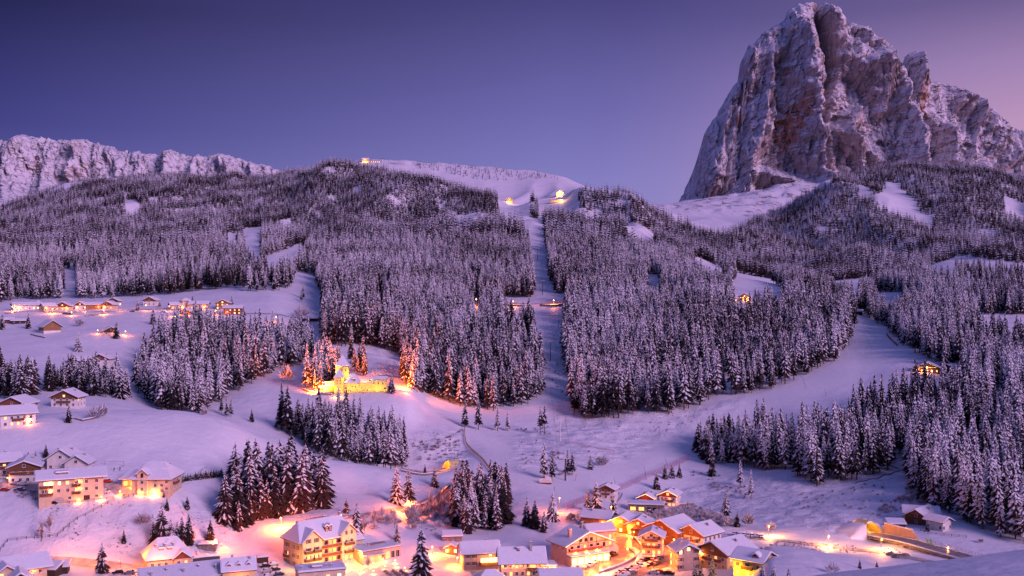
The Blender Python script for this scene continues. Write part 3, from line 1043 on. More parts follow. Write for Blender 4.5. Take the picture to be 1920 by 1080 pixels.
FLAB = {
 'c1': 'snow-laden spruce at the edge of the central wood above the castle',
 'c2': 'snow-laden spruce along the foot of the central wood beside the ski run',
 'rm': 'snowy spruce in the wood right of the upper ski run',
 'rn': 'tall snow-laden spruce in the dense wood on the lower right slope',
 'rs': 'snowy spruce in the small clump between ski run and lower right wood',
 'g3': 'snow-laden spruce in the thick grove below the upper hamlet',
 'g4': 'snowy spruce in the ragged row above the lower left chalets',
 'g2': 'frosted spruce in the grove between white meadow and castle',
 'g1': 'dark snow-flecked spruce in the dense clump behind the grand hotel',
 'g5': 'snowy spruce in the reddish-lit copse left of the ski run foot',
 'cs': 'orange-lit snowy spruce beside the castle tower',
 'cs2': 'orange-lit snowy spruce right of the castle above the track',
 'cs3': 'orange-lit snowy spruce just behind the castle roofs',
}
# ------------------------------------------------------------------ trees that stand by themselves: (foot u, foot v, height px, kind, label)
LONE = [
 (191,1074,60,'dark','dark spruce alone beside the lower left road'),
 (232,1018,27,'dark','small spruce alone on the open bank above the dormer villa'),
 (351,955,27,'dark','small bushy spruce on the bank below the hedge'),
 (313,956,25,'dark','small spruce right behind the tallest bank spruce'),
 (303,1024,82,'dark','tallest dark spruce on the bank behind the dormer villa'),
 (287,1022,46,'dark','short spruce at the left foot of the tall bank spruce'),
 (320,1020,50,'dark','short spruce at the right foot of the tall bank spruce'),
 (332,1018,42,'dark','leftmost slim spruce of three behind the villa roof'),
 (341,1020,54,'dark','middle slim spruce of three behind the villa roof'),
 (354,1021,60,'dark','tallest slim spruce of three behind the villa roof'),
 (394,1012,40,'dark','spruce beside the orange street lamp below the dark clump'),
 (21,858,14,'dark','tiny dark spruce left behind the brown gabled chalet'),
 (53,858,14,'dark','round dark spruce behind the brown gabled chalet'),
 (67,861,19,'dark','pointed dark spruce behind the brown gabled chalet'),
 (86,857,26,'dark','tall dark spruce behind the pale hotel roofs'),
 (669,1003,66,'dark','spruce rising close behind the grand hotel gable'),
 (649,962,30,'dark','small spruce uphill of the grand hotel'),
 (745,1015,37,'broad','small snowy spruce on the slope above the garden restaurant'),
 (790,1088,104,'broad','tall snowy spruce at the bottom edge between hotel and lit houses'),
 (744,945,74,'broad','tall reddish spruce over the bright lamp on the lane'),
 (766,945,68,'broad','second reddish spruce beside the bright lamp on the lane'),
 (860,924,46,'dark','orange-lit spruce behind the lamp at the lane bend'),
 (815,912,38,'broad','snowy spruce below the tunnel mouth of the lane'),
 (797,889,20,'dark','small bluish spruce in front of the lane gallery'),
 (872,801,58,'slim','lone slim spruce at the top end of the wooden fence'),
 (897,806,62,'slim','slim spruce standing before the wood above the fence end'),
 (933,808,52,'slim','slim spruce left of a pair on the run-out above the track'),
 (952,808,42,'slim','slim spruce right of a pair on the run-out above the track'),
 (1013,815,56,'stem','left tree of the twin spruces beside the white lift tower'),
 (1021,815,60,'stem','right tree of the twin spruces beside the white lift tower'),
 (1036,977,58,'broad','snowy spruce by the lamp above the big chalet hotel'),
 (988,986,56,'dark','leftmost reddish spruce left of the big chalet hotel roof'),
 (1003,991,56,'dark','middle reddish spruce left of the big chalet hotel roof'),
 (1020,998,42,'dark','small reddish spruce nearest the big chalet hotel roof'),
 (1118,961,60,'broad','tallest spruce left of the white hillside chalet'),
 (1102,958,42,'broad','shorter spruce left of the white hillside chalet'),
 (1150,960,38,'broad','spruce with its foot in the bright lamp light'),
 (1020,898,72,'slim','left spruce behind the small lift cabin board'),
 (1035,901,54,'slim','right spruce behind the small lift cabin board'),
 (1064,888,48,'slim','left spruce behind the dark lift tower'),
 (1073,890,46,'slim','right spruce behind the dark lift tower'),
 (1107,880,30,'broad','bushy spruce alone inside the bend of the ski run'),
 (1231,917,35,'dark','round dark spruce on the slope edge above the twin chalets'),
 (1247,898,30,'dark','leftmost of three little spruces along the ski run fence'),
 (1260,896,30,'dark','middle of three little spruces along the ski run fence'),
 (1274,895,28,'dark','rightmost of three little spruces along the ski run fence'),
 (1372,848,58,'stem','left tree of the slim pair at the ski run edge'),
 (1378,846,50,'stem','right tree of the slim pair at the ski run edge'),
 (1335,892,38,'dark','spruce at the foot of the small clump by the ski run'),
 (1388,911,52,'slim','slender spruce before the gap in the lower right wood'),
 (1408,935,56,'slim','spruce at the lowest tip of the gap in the lower right wood'),
 (1361,966,48,'broad','big round frosted tree above the village slope'),
 (1382,988,30,'dark','thin spruce between two frosted bushes above the valley road'),
 (1303,1090,36,'broad','snowy spruce in front of the pinkish house'),
 (1314,1090,34,'broad','snowy spruce at the right corner of the pinkish house'),
 (1336,1090,46,'broad','snowy spruce between pinkish house and yellow-lit house'),
 (1430,1090,36,'broad','spruce right of the yellow-lit house at the bottom edge'),
 (1451,1090,34,'broad','brownish lit spruce at the bottom edge on the snowfield'),
 (1479,1092,30,'broad','smaller brownish spruce at the bottom edge on the snowfield'),
 (1612,1066,20,'dark','small spruce alone in the snow below the valley road'),
 (1644,1063,13,'dark','tiny dark bushy spruce at the crest of the near snow slope'),
 (1739,996,22,'dark','little dark spruce in front of the farm lamp'),
 (287,608,31,'broad','broad snowy spruce in the middle of the upper meadow'),
 (147,659,39,'broad','full snowy spruce alone on the lower upper-left meadow'),
 (218,634,33,'broad','snowy spruce in front of the small lamplit house'),
 (53,616,30,'dark','dark spruce beside the sheds at the left meadow'),
 (4,618,33,'broad','snowy spruce cut by the left picture edge on the meadow'),
 (435,575,24,'broad','spruce standing behind the brown hamlet hotel'),
 (299,576,16,'broad','frosted spruce right of the white hamlet house'),
 (258,582,20,'broad','frosted spruce left of the white hamlet house'),
 (361,568,15,'broad','frosted spruce behind the hamlet tower house'),
 (325,632,36,'dark','left dark spruce of the pair in front of the grove'),
 (334,630,34,'dark','right dark spruce of the pair in front of the grove'),
 (129,792,36,'dark','dark round spruce beside the lower left white chalet'),
 (415,775,42,'slim','leftmost of the three slim spruces behind the white meadow'),
 (425,781,42,'slim','middle of the three slim spruces behind the white meadow'),
 (433,781,38,'slim','rightmost of the three slim spruces behind the white meadow'),
 (472,791,26,'dark','small spruce behind the white meadow crest'),
 (568,560,32,'slim','tall spruce of the pair in the snowy forest aisle'),
 (565,566,24,'slim','short spruce of the pair in the snowy forest aisle'),
 (524,801,46,'broad','spruce beside the little hut behind the meadow'),
 (734,737,38,'broad','snowy spruce at the right end of the castle wall'),
 (1645,384,9,'dark','tiny spruce alone in the round clearing of the right hill'),
]
PLACED = []
for u, v, hp, kind, lab in LONE:
    p = hit(u, v)
    h = hp / F * p.y
    put_tree(p.x, p.y, p.z - .2, h, kind, lab)
    PLACED.append((p.x, p.y))
BUSHES = [
 (269,985,32,False,'purplish frosted bush alone on the open bank'),
 (566,597,30,False,'frosted bush tree beside the dark hamlet barn'),
 (538,717,38,False,'round frosted bush tree left of the castle knoll'),
 (1129,874,26,False,'frosted bush right inside the bend of the ski run'),
 (1364,988,22,False,'pale frosted bush below the big round tree'),
 (1403,988,32,False,'round frosted bush at the right of the thin spruce'),
 (1445,996,22,False,'frosted bush glowing beside the first valley road light'),
 (1560,1075,26,False,'bare bush on the near snowfield by the roof tip'),
 (383,779,18,False,'low snowy bush at the far edge of the white meadow'),
 (150,612,20,False,'big snowy bush on the upper meadow left of the lamplit house'),
 (178,786,30,False,'dark round bush right of the lower left white chalet'),
 (192,782,30,False,'dark spreading bush at the garden corner of the white chalet'),
]
for u, v, hp, bare, lab in BUSHES:
    p = hit(u, v)
    put_bush(p.x, p.y, p.z - .1, hp / F * p.y, lab, bare=bare)
BARE = [
 (78,1015,46,'bare frosted tree lower of two at the bank fence'),
 (93,996,42,'bare frosted tree upper of two at the bank fence'),
 (362,1020,36,'thin bare tree right of the slim spruces behind the villa'),
 (700,985,40,'bare orange-lit tree uphill right of the grand hotel'),
 (715,975,34,'thin bare orange-lit tree beside the lane lamp slope'),
 (683,1000,40,'bare tree close right of the spruce behind the grand hotel'),
 (886,965,56,'bare reddish tree in the copse left of the run foot'),
 (905,975,60,'taller bare reddish tree in the copse left of the run foot'),
 (925,970,54,'bare reddish tree at the right edge of the copse'),
 (690,1068,34,'bare tree with lights in the hotel garden'),
 (1085,985,34,'thin bare tree behind the big chalet hotel'),
]
for u, v, hp, lab in BARE:
    p = hit(u, v)
    put_bush(p.x, p.y, p.z - .1, hp / F * p.y, lab, bare=True)
for k in range(11):
    u, v = [(775,972),(780,986),(786,980),(808,956),(815,966),(822,952),(826,962),(833,958),(740,990),(765,978),(845,968)][k]
    p = hit(u, v)
    put_bush(p.x, p.y, p.z - .1, rng.uniform(34, 46) / F * p.y, 'thin bare trunk on the slope under the lane wall', 'bare trees under the lane wall', bare=True)
# clipped little conifers of the hedge round the white villa garden
for k in range(30):
    t = k / 29
    u = np.interp(t, [0, .25, .5, 1], [307, 322, 345, 415])
    v = np.interp(t, [0, .25, .5, 1], [932, 915, 902, 893])
    p = hit(u, v)
    put_tree(p.x, p.y, p.z - .2, rng.uniform(13, 18) / F * p.y, 'dark', 'little dark conifer of the garden hedge curving right of the villa', 'hedge conifers right of the villa', name='hedge_conifer', cat='shrub', sxy=1.25)

# ------------------------------------------------------------------ the woods: the largest trees singly, the rest as one object
ALL.sort(key=lambda t: -t[3] / t[1])
OCC = np.full((480, 270), 1e9)          # coarse depth of what is already shown
BUDGET = 296 - sum(1 for _ in LONE)
singles, rest = [], []
for t in ALL:
    if t[5] in FLAB and len(singles) < BUDGET and t[4] != 'far':
        u = 960 + F * t[0] / t[1]
        if -10 < u < 1930 and HOR - F * (t[2] + t[3] * .8) / t[1] < 1075:
            singles.append(t)
            continue
    rest.append(t)
for x, y, z, h, kind, key in singles:
    put_tree(x, y, z, h, kind, FLAB[key], 'trees: ' + FLAB[key].split(' in ')[-1].split(' spruce ')[-1])
pts, sc, rot, vi = [], [], [], []
for x, y, z, h, kind, key in rest:
    w = WIDX[kind]
    pts.append((x, y, z))
    sc.append(h)
    rot.append(rng.random() * 6.283)
    vi.append(w[rng.randrange(len(w))])
scatter_object('forest', pts, sc, rot, vi, WHOLE, None)

# ground cover that nobody could count: brush on wild banks
UNDER = [([(1240,965),(1290,950),(1330,960),(1380,985),(1400,1003),(1330,1003),(1270,985)], 2.6, (2.2, 4.2), 1.0, (480, 620)),
         ([(1180,975),(1240,960),(1270,985),(1230,985)], 2.8, (1.8, 3.4), .8, (480, 620)),
         ([(770,832),(800,822),(838,818),(866,810),(858,838),(838,856),(812,868),(780,866),(790,850)], 3.2, (1.4, 3.0), .75, (560, 760)),
         ([(620,845),(700,868),(765,880),(765,870),(700,850),(640,830)], 2.8, (2, 4), .8, (555, 640)),
         ([(965,805),(1050,800),(1075,820),(1050,815),(975,812)], 4, (1.2, 2.4), .5, (600, 760)),
         ([(970,830),(1010,830),(1010,880),(985,890)], 5, (1, 2), .5, (580, 720)),
         ([(1080,800),(1250,790),(1330,765),(1300,800),(1150,835)], 6, (.7, 1.6), .45, (640, 800)),
         ([(1490,925),(1640,905),(1700,940),(1650,970),(1560,950)], 5, (.8, 2.2), .5, (480, 600)),
         ([(1640,955),(1700,930),(1720,955),(1670,970)], 3.4, (2, 4), .9, (480, 600)),
         ([(1430,1012),(1690,1030),(1690,1040),(1500,1036),(1430,1020)], 2.2, (.5, 1.1), .8, (420, 470)),
         ([(690,970),(740,965),(750,985),(700,1000)], 3.2, (2, 4.5), .7, (430, 500)),
         ([(640,955),(690,965),(690,985),(650,975)], 3.5, (1.5, 3), .6, (430, 500)),
         ([(690,690),(745,672),(755,690),(700,705)], 4, (.8, 1.8), .6, (700, 840)),
         ([(800,985),(850,1000),(840,1010),(800,1005)], 3, (1, 2), .5, (430, 480)),
         ([(30,925),(66,922),(66,932),(30,935)], 1.6, (1.2, 1.8), .9, (415, 450)),
         ([(560,858),(640,880),(640,870),(560,840)], 3.2, (1.5, 3), .6, (555, 640)),
         ([(1010,690),(1050,600),(1060,700),(1065,760),(1030,740)], 7, (1, 2.4), .4, (760, 1150)),
         ([(1850,600),(1915,600),(1915,650),(1860,645)], 8, (1, 2), .4, (800, 1200)),
         ([(1000,850),(1075,850),(1080,895),(1010,900)], 4.2, (1.4, 3.6), .55, (570, 680)),
         ([(1085,850),(1140,845),(1150,870),(1095,880)], 5, (1.2, 3), .5, (570, 680)),
         ([(755,955),(850,925),(860,985),(770,1005)], 5.5, (3.0, 7.0), .5, (440, 540)),
         ([(1060,965),(1110,975),(1120,985),(1060,985)], 4, (2.0, 4.0), .5, (440, 520)),
         ([(1330,905),(1400,915),(1400,940),(1340,930)], 4, (1.2, 2.8), .7, (520, 640)),
         ([(1300,880),(1370,890),(1360,905),(1300,900)], 4, (1.0, 2.4), .6, (540, 660)),
         ([(1500,930),(1560,945),(1540,965),(1490,955)], 4.5, (.8, 2.0), .5, (480, 600)),
         ([(1700,900),(1740,940),(1720,960),(1690,930)], 3.2, (2.2, 4.5), .8, (470, 600)),
         ([(1840,1000),(1900,1030),(1880,1040),(1820,1010)], 3, (1.5, 3), .7, (420, 500)),
         ([(150,925),(310,930),(340,1000),(140,1010)], 11, (.4, .9), .25, (395, 450))]
pts, sc, rot, vi = [], [], [], []
for poly, sp, (h0, h1), dens, (y0, y1) in UNDER:
    pu = [p[0] for p in poly]
    x0 = min((min(pu) - 960) / F * y0, (min(pu) - 960) / F * y1)
    x1 = max((max(pu) - 960) / F * y0, (max(pu) - 960) / F * y1)
    gx, gy = np.meshgrid(np.arange(x0, x1, sp), np.arange(y0, y1, sp))
    x = (gx + nrg.uniform(-.5, .5, gx.shape) * sp).ravel()
    y = (gy + nrg.uniform(-.5, .5, gx.shape) * sp).ravel()
    z = ground(x, y)
    k = inpoly(poly, 960 + F * x / y, HOR - F * z / y) & (nrg.random(len(x)) < dens) & (fbm(x / 14, y / 14, 2, 91) > -.25)
    for a, b, c in zip(x[k], y[k], z[k]):
        pts.append((a, b, c - .1))
        sc.append(rng.uniform(h0, h1))
        rot.append(rng.random() * 6.28)
        vi.append(rng.randrange(3))
scatter_object('brushwood', pts, sc, rot, vi, SWHOLE, None)
print('single trees', len(singles) + len(LONE), 'rest', len(rest), 'brush', len(pts))
# ------------------------------------------------------------------ building kit
M_CREAM = m_simple('plaster_cream', (0.66, 0.50, 0.34), .85, .14, .5)
M_WHITE = m_simple('plaster_white', (0.74, 0.70, 0.66), .85, .10, .5)
M_ROSE = m_simple('plaster_rose', (0.58, 0.40, 0.32), .85, .14, .5)
M_YELL = m_simple('plaster_yellow', (0.66, 0.52, 0.24), .85, .14, .5)
M_GREYP = m_simple('plaster_grey', (0.42, 0.37, 0.34), .85, .15, .5)
M_TIMB = m_simple('timber_brown', (0.17, 0.075, 0.038), .75, .35, 2.5)
M_TIMR = m_simple('timber_red', (0.24, 0.075, 0.045), .75, .3, 2.5)
M_TIMH = m_simple('timber_honey', (0.32, 0.16, 0.07), .75, .3, 2.5)
M_TIMD = m_simple('timber_dark', (0.065, 0.040, 0.030), .8, .35, 2.5)
M_STONE = m_simple('stone', (0.23, 0.19, 0.17), .9, .4, 1.2, .15)
M_METAL = m_simple('dark_metal', (0.06, 0.06, 0.065), .5, .2, 3.0)
M_GALV = m_simple('galvanised', (0.36, 0.36, 0.38), .5, .15, 3.0)
M_GLASS = m_simple('dark_glass', (0.018, 0.018, 0.028), .12, .2, .4)
M_LITA = m_emit('lit_pane_warm', (1.0, 0.45, 0.11), 2.2)
M_LITB = m_emit('lit_pane_bright', (1.0, 0.56, 0.18), 4.5)
M_LITD = m_emit('lit_pane_dim', (1.0, 0.42, 0.12), 1.1)
M_BULB = m_emit('lamp_bulb', (1.0, 0.50, 0.14), 12.0)
M_BULBS = m_emit('string_bulb', (1.0, 0.62, 0.25), 6.0)
M_RED = m_simple('red_paint', (0.45, 0.03, 0.03), .5, .2)
M_ASPH = m_simple('packed_snow_road', (0.50, 0.45, 0.43), .42, .4, .35, .04)
M_ASPW = m_simple('wet_road', (0.30, 0.25, 0.22), .34, .4, .4, .03)
M_KERB = m_simple('kerb_stone', (0.38, 0.35, 0.33), .85, .25, .8)
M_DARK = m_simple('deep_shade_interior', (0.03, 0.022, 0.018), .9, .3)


class MB:
    def __init__(self):
        self.v, self.f, self.m = [], [], []

    def add(self, vs, fs, mi=0):
        n = len(self.v)
        self.v += [tuple(p) for p in vs]
        self.f += [tuple(i + n for i in q) for q in fs]
        self.m += [mi] * len(fs)
        return self

    def box(self, x0, x1, y0, y1, z0, z1, mi=0):
        return self.add([(x0, y0, z0), (x1, y0, z0), (x1, y1, z0), (x0, y1, z0), (x0, y0, z1), (x1, y0, z1), (x1, y1, z1), (x0, y1, z1)],
                        [(3, 2, 1, 0), (4, 5, 6, 7), (0, 1, 5, 4), (1, 2, 6, 5), (2, 3, 7, 6), (3, 0, 4, 7)], mi)

    def bar(self, a, b, r, n=5, mi=0, r2=None):
        a, b = Vector(a), Vector(b)
        d = (b - a).normalized()
        s = d.orthogonal().normalized()
        t = d.cross(s)
        r2 = r if r2 is None else r2
        vs = [a + (s * math.cos(6.283 * k / n) + t * math.sin(6.283 * k / n)) * r for k in range(n)] + \
             [b + (s * math.cos(6.283 * k / n) + t * math.sin(6.283 * k / n)) * r2 for k in range(n)]
        fs = [(k, (k + 1) % n, n + (k + 1) % n, n + k) for k in range(n)] + [tuple(range(n - 1, -1, -1)), tuple(range(n, 2 * n))]
        return self.add(vs, fs, mi)

    def ball(self, c, r, mi=0, n=8, m=5):
        vs, fs = [], []
        for j in range(m + 1):
            a = math.pi * j / m
            for k in range(n):
                b = 6.283 * k / n
                vs.append((c[0] + r * math.sin(a) * math.cos(b), c[1] + r * math.sin(a) * math.sin(b), c[2] + r * math.cos(a)))
        for j in range(m):
            for k in range(n):
                fs.append((j * n + k, (j + 1) * n + k, (j + 1) * n + (k + 1) % n, j * n + (k + 1) % n))
        return self.add(vs, fs, mi)

    def shell(self, vs, fs, z0, z1, inset=0.0, mi=0):
        """a sheet given a vertical thickness from z0 to z1 (the top pulled in by inset)"""
        n = len(vs)
        cx = sum(p[0] for p in vs) / n
        cy = sum(p[1] for p in vs) / n
        lo = [(x, y, z + z0) for x, y, z in vs]
        hi = []
        for x, y, z in vs:
            dx, dy = x - cx, y - cy
            hi.append((cx + dx - (inset if dx > .1 else -inset if dx < -.1 else 0), cy + dy - (inset if dy > .1 else -inset if dy < -.1 else 0), z + z1))
        edges = {}
        for q in fs:
            for i in range(len(q)):
                a, b = q[i], q[(i + 1) % len(q)]
                edges[(a, b)] = edges.get((a, b), 0) + 1
        F_ = [tuple(i + n for i in q) for q in fs] + [tuple(reversed(q)) for q in fs]
        for (a, b) in edges:
            if (b, a) not in edges:
                F_.append((a, b, b + n, a + n))
        return self.add(lo + hi, F_, mi)

    def build(self, name, mats, parent=None, loc=None):
        me = bpy.data.meshes.new(name)
        me.from_pydata(self.v, [], self.f)
        for m in (mats if isinstance(mats, (list, tuple)) else [mats]):
            me.materials.append(m)
        me.polygons.foreach_set('material_index', self.m)
        me.update()
        o = bpy.data.objects.new(name, me)
        if loc is not None:
            o.location = loc
        return link(o, parent)


def thing(name, label, cat, loc, rz=0.0, group=None):
    o = bpy.data.objects.new(name, None)
    o.location = loc
    o.rotation_euler = (0, 0, rz)
    link(o)
    tag(o, label, cat, group)
    return o


def put(name, me, parent, loc=(0, 0, 0), rz=0.0, scale=None):
    o = bpy.data.objects.new(name, me)
    o.location = loc
    o.rotation_euler = (0, 0, rz)
    if scale:
        o.scale = scale
    return link(o, parent)


_wcache = {}


def win_mesh(w, h, lit, frame):
    k = (round(w, 2), round(h, 2), lit, frame.name)
    if k not in _wcache:
        b = MB()
        t = .09
        b.box(-w / 2 - t, -w / 2, -.10, .0, -h / 2 - t, h / 2 + t)
        b.box(w / 2, w / 2 + t, -.10, .0, -h / 2 - t, h / 2 + t)
        b.box(-w / 2, w / 2, -.10, .0, h / 2, h / 2 + t)
        b.box(-w / 2 - t - .05, w / 2 + t + .05, -.22, .0, -h / 2 - t - .06, -h / 2 - .003)
        b.box(-.035, .035, -.08, .0, -h / 2, h / 2)
        o1 = b.build('window', frame)
        me1 = o1.data
        bpy.data.objects.remove(o1)
        b = MB()
        b.add([(-w / 2, -.03, -h / 2), (w / 2, -.03, -h / 2), (w / 2, -.03, h / 2), (-w / 2, -.03, h / 2)], [(0, 1, 2, 3)])
        o2 = b.build('pane', {0: M_GLASS, 1: M_LITA, 2: M_LITB, 3: M_LITD}[lit])
        me2 = o2.data
        bpy.data.objects.remove(o2)
        b = MB()
        for s in (-1, 1):
            b.box(s * (w / 2 + .1) if s > 0 else -w / 2 - .1 - w * .48, (w / 2 + .1 + w * .48) if s > 0 else -(w / 2 + .1), -.07, .0, -h / 2 - .05, h / 2 + .05)
        o3 = b.build('shutters', M_TIMB)
        me3 = o3.data
        bpy.data.objects.remove(o3)
        _wcache[k] = (me1, me2, me3)
    return _wcache[k]


def face_frame(face, x, y, w, d):
    return {'f': ((x, y - d / 2), 0.0), 'l': ((x - w / 2, y), -math.pi / 2), 'r': ((x + w / 2, y), math.pi / 2), 'b': ((x, y + d / 2), math.pi)}[face]


def window(T, B, face, a, z, w=1.0, h=1.3, lit=0, frame=None, shut=False):
    """B = (x, y, w, d) block; a = offset along the face"""
    (fx, fy), rz = face_frame(face, *B)
    off = Matrix.Rotation(rz, 3, 'Z') @ Vector((a, -.004, 0))
    m1, m2, m3 = win_mesh(w, h, lit, frame or M_WHITE)
    o = put('window', m1, T, (fx + off.x, fy + off.y, z), rz)
    put('pane', m2, o)
    if shut:
        put('shutter', m3, o)
    return o


def roof_surface(x, y, w, d, h, ridge, pitch, over, hip=0.0):
    tp = math.tan(R(pitch))
    e, f = w / 2 + over, d / 2 + over
    if ridge == 'y':
        zt, zb = h + (w / 2) * tp, h - over * tp
        k = hip * w / 2
        vs = [(x - e, y - f, zb), (x, y - f + (k and k + over), zt), (x + e, y - f, zb), (x - e, y + f, zb), (x, y + f - (k and k + over), zt), (x + e, y + f, zb)]
        fs = [(0, 1, 4, 3), (1, 2, 5, 4)]
        if k:
            fs += [(0, 2, 1), (3, 4, 5)]
    elif ridge == 'x':
        zt, zb = h + (d / 2) * tp, h - over * tp
        k = hip * d / 2
        vs = [(x - e, y - f, zb), (x - e + (k and k + over), y, zt), (x - e, y + f, zb), (x + e, y - f, zb), (x + e - (k and k + over), y, zt), (x + e, y + f, zb)]
        fs = [(0, 3, 4, 1), (1, 4, 5, 2)]
        if k:
            fs += [(0, 1, 2), (3, 5, 4)]
    elif ridge == 'p':
        zt, zb = h + (w / 2) * tp, h - over * tp
        vs = [(x - e, y - f, zb), (x + e, y - f, zb), (x + e, y + f, zb), (x - e, y + f, zb), (x, y, zt)]
        fs = [(0, 1, 4), (1, 2, 4), (2, 3, 4), (3, 0, 4)]
    elif ridge == 's':      # lean-to, falling to the front
        zt = h + d * tp
        vs = [(x - e, y - f, h - over * tp), (x + e, y - f, h - over * tp), (x + e, y + f, zt), (x - e, y + f, zt)]
        fs = [(0, 1, 2, 3)]
    else:                   # flat
        vs = [(x - e, y - f, h), (x + e, y - f, h), (x + e, y + f, h), (x - e, y + f, h)]
        fs = [(0, 1, 2, 3)]
    # keep every face looking up
    out = []
    for q in fs:
        a, b, c = (Vector(vs[q[0]]), Vector(vs[q[1]]), Vector(vs[q[2]]))
        out.append(q if (b - a).cross(c - a).z > 0 else tuple(reversed(q)))
    return vs, out


def wall_block(T, x, y, w, d, h, ridge, pitch, wall, z0=-4.0, z1=None, name='wall', gable=True, hip=0.0):
    b = MB()
    tp = math.tan(R(pitch))
    X0, X1, Y0, Y1 = x - w / 2, x + w / 2, y - d / 2, y + d / 2
    if ridge == 'y' and gable and not hip:
        zt = h + w / 2 * tp
        b.add([(X0, Y0, z0), (X1, Y0, z0), (X1, Y0, h), (x, Y0, zt), (X0, Y0, h), (X0, Y1, z0), (X1, Y1, z0), (X1, Y1, h), (x, Y1, zt), (X0, Y1, h)],
              [(0, 1, 2, 3, 4), (9, 8, 7, 6, 5), (0, 4, 9, 5), (1, 6, 7, 2), (2, 7, 8, 3), (3, 8, 9, 4)])
    elif ridge == 'x' and gable and not hip:
        zt = h + d / 2 * tp
        b.add([(X0, Y0, z0), (X0, Y1, z0), (X0, Y1, h), (X0, y, zt), (X0, Y0, h), (X1, Y0, z0), (X1, Y1, z0), (X1, Y1, h), (X1, y, zt), (X1, Y0, h)],
              [(4, 3, 2, 1, 0), (5, 6, 7, 8, 9), (0, 5, 9, 4), (1, 2, 7, 6), (4, 9, 8, 3), (3, 8, 7, 2)])
    elif ridge == 's':
        zt = h + d * tp
        b.add([(X0, Y0, z0), (X1, Y0, z0), (X1, Y1, z0), (X0, Y1, z0), (X0, Y0, h), (X1, Y0, h), (X1, Y1, zt), (X0, Y1, zt)],
              [(3, 2, 1, 0), (4, 5, 6, 7), (0, 1, 5, 4), (1, 2, 6, 5), (2, 3, 7, 6), (3, 0, 4, 7)])
    else:
        b.box(X0, X1, Y0, Y1, z0, h)
    return b.build(name, wall, T)


def block(T, x=0, y=0, w=10, d=10, h=7, ridge='y', pitch=23, over=1.1, wall=None, upper=None, up_from=None, snow=.45, hip=0.0, z0=-4.0, roofm=None, gable_mat=None):
    wall = wall or M_WHITE
    if upper is not None and up_from is not None:
        b = MB()
        b.box(x - w / 2, x + w / 2, y - d / 2, y + d / 2, z0, up_from)
        b.build('wall', wall, T)
        wall_block(T, x, y, w + .16, d + .16, h, ridge, pitch, upper, up_from, name='timber_storey', hip=hip)
    else:
        wall_block(T, x, y, w, d, h, ridge, pitch, wall, z0, hip=hip)
    vs, fs = roof_surface(x, y, w, d, h, ridge, pitch, over, hip)
    r = MB().shell(vs, fs, .03, .28).build('roof', roofm or M_TIMD, T)
    if snow:
        MB().shell(vs, fs, .285, .285 + snow * .55, -.06).shell(vs, fs, .29 + snow * .55, .285 + snow * 1.25, .34).build('roof_snow', M_SNOW, T)
    return (x, y, w, d)


def balcony(T, B, face, a, z, w, depth=1.2, mat=None, lights=0):
    (fx, fy), rz = face_frame(face, *B)
    mat = mat or M_TIMB
    b = MB()
    b.box(-w / 2, w / 2, -depth, -.002, -.18, 0)
    n = max(3, int(w / .55))
    for k in range(n):
        xa = -w / 2 + w * k / n
        b.box(xa + .03, xa + w / n - .03, -depth, -depth + .05, .08, .92)
    b.box(-w / 2, w / 2, -depth - .03, -depth + .08, .92, 1.02)
    for s in (-1, 1):
        b.box(s * w / 2 - .04, s * w / 2 + .04, -depth + .081, -.004, .1, 1.0)
    b.box(-w / 2 + .05, w / 2 - .05, -depth - .02, -depth + .07, 1.022, 1.10, 1)
    off = Matrix.Rotation(rz, 3, 'Z') @ Vector((a, -.09, 0))
    o = b.build('balcony', [mat, M_SNOW], T, (fx + off.x, fy + off.y, z))
    o.rotation_euler = (0, 0, rz)
    return o


def chimney(T, x, y, z, h=1.8, w=.7, mat=None):
    b = MB()
    b.box(-w / 2, w / 2, -w / 2, w / 2, -2.2, h)
    b.box(-w / 2 - .12, w / 2 + .12, -w / 2 - .12, w / 2 + .12, h + .002, h + .14, 1)
    b.box(-w / 2 - .08, w / 2 + .08, -w / 2 - .08, w / 2 + .08, h + .142, h + .45, 2)
    b.build('chimney', [mat or M_GREYP, M_TIMD, M_SNOW], T, (x, y, z))


def dormer(T, x, y, z, w=2.2, h=1.5, d=3.0, lit=0, shed=True, mat=None):
    b = MB()
    b.box(-w / 2, w / 2, 0, d, -1.2, h)
    o = b.build('dormer', mat or M_TIMB, T, (x, y, z))
    if shed:
        MB().box(-w / 2 - .25, w / 2 + .25, -.35, d, h + .002, h + .14).box(-w / 2 - .2, w / 2 + .2, -.3, d, h + .143, h + .52).build('dormer_roof', M_SNOW, o)
    else:
        vs, fs = roof_surface(0, d / 2, w, d, h, 'y', 35, .25)
        MB().shell(vs, fs, 0, .5, .08).build('dormer_roof', M_SNOW, o)
    m1, m2, m3 = win_mesh(w * .55, h * .6, lit, M_WHITE)
    k = put('window', m1, o, (0, -.006, h * .45))
    return o


def string_lights(T, pts, step=.55, r=.075, name='light_string'):
    b = MB()
    for a, c in zip(pts[:-1], pts[1:]):
        a, c = Vector(a), Vector(c)
        n = max(1, int((c - a).length / step))
        for k in range(n + 1):
            b.ball(a + (c - a) * k / n, r, 0, 4, 2)
    return b.build(name, M_BULBS, T)


def plight(loc, power, color=(1.0, .47, .13), radius=.35, parent=None, name='lamp_light'):
    L = bpy.data.lights.new(name, 'POINT')
    near_wall = name in ('facade_light', 'shop_light', 'balcony_light', 'canopy_light')
    L.energy = power * (.9 if near_wall else 1.5)
    L.color = (color[0], color[1] * (.78 if near_wall else .45), color[2] * (.5 if near_wall else .22))
    L.shadow_soft_size = radius
    o = bpy.data.objects.new(name, L)
    o.location = loc
    return link(o, parent)


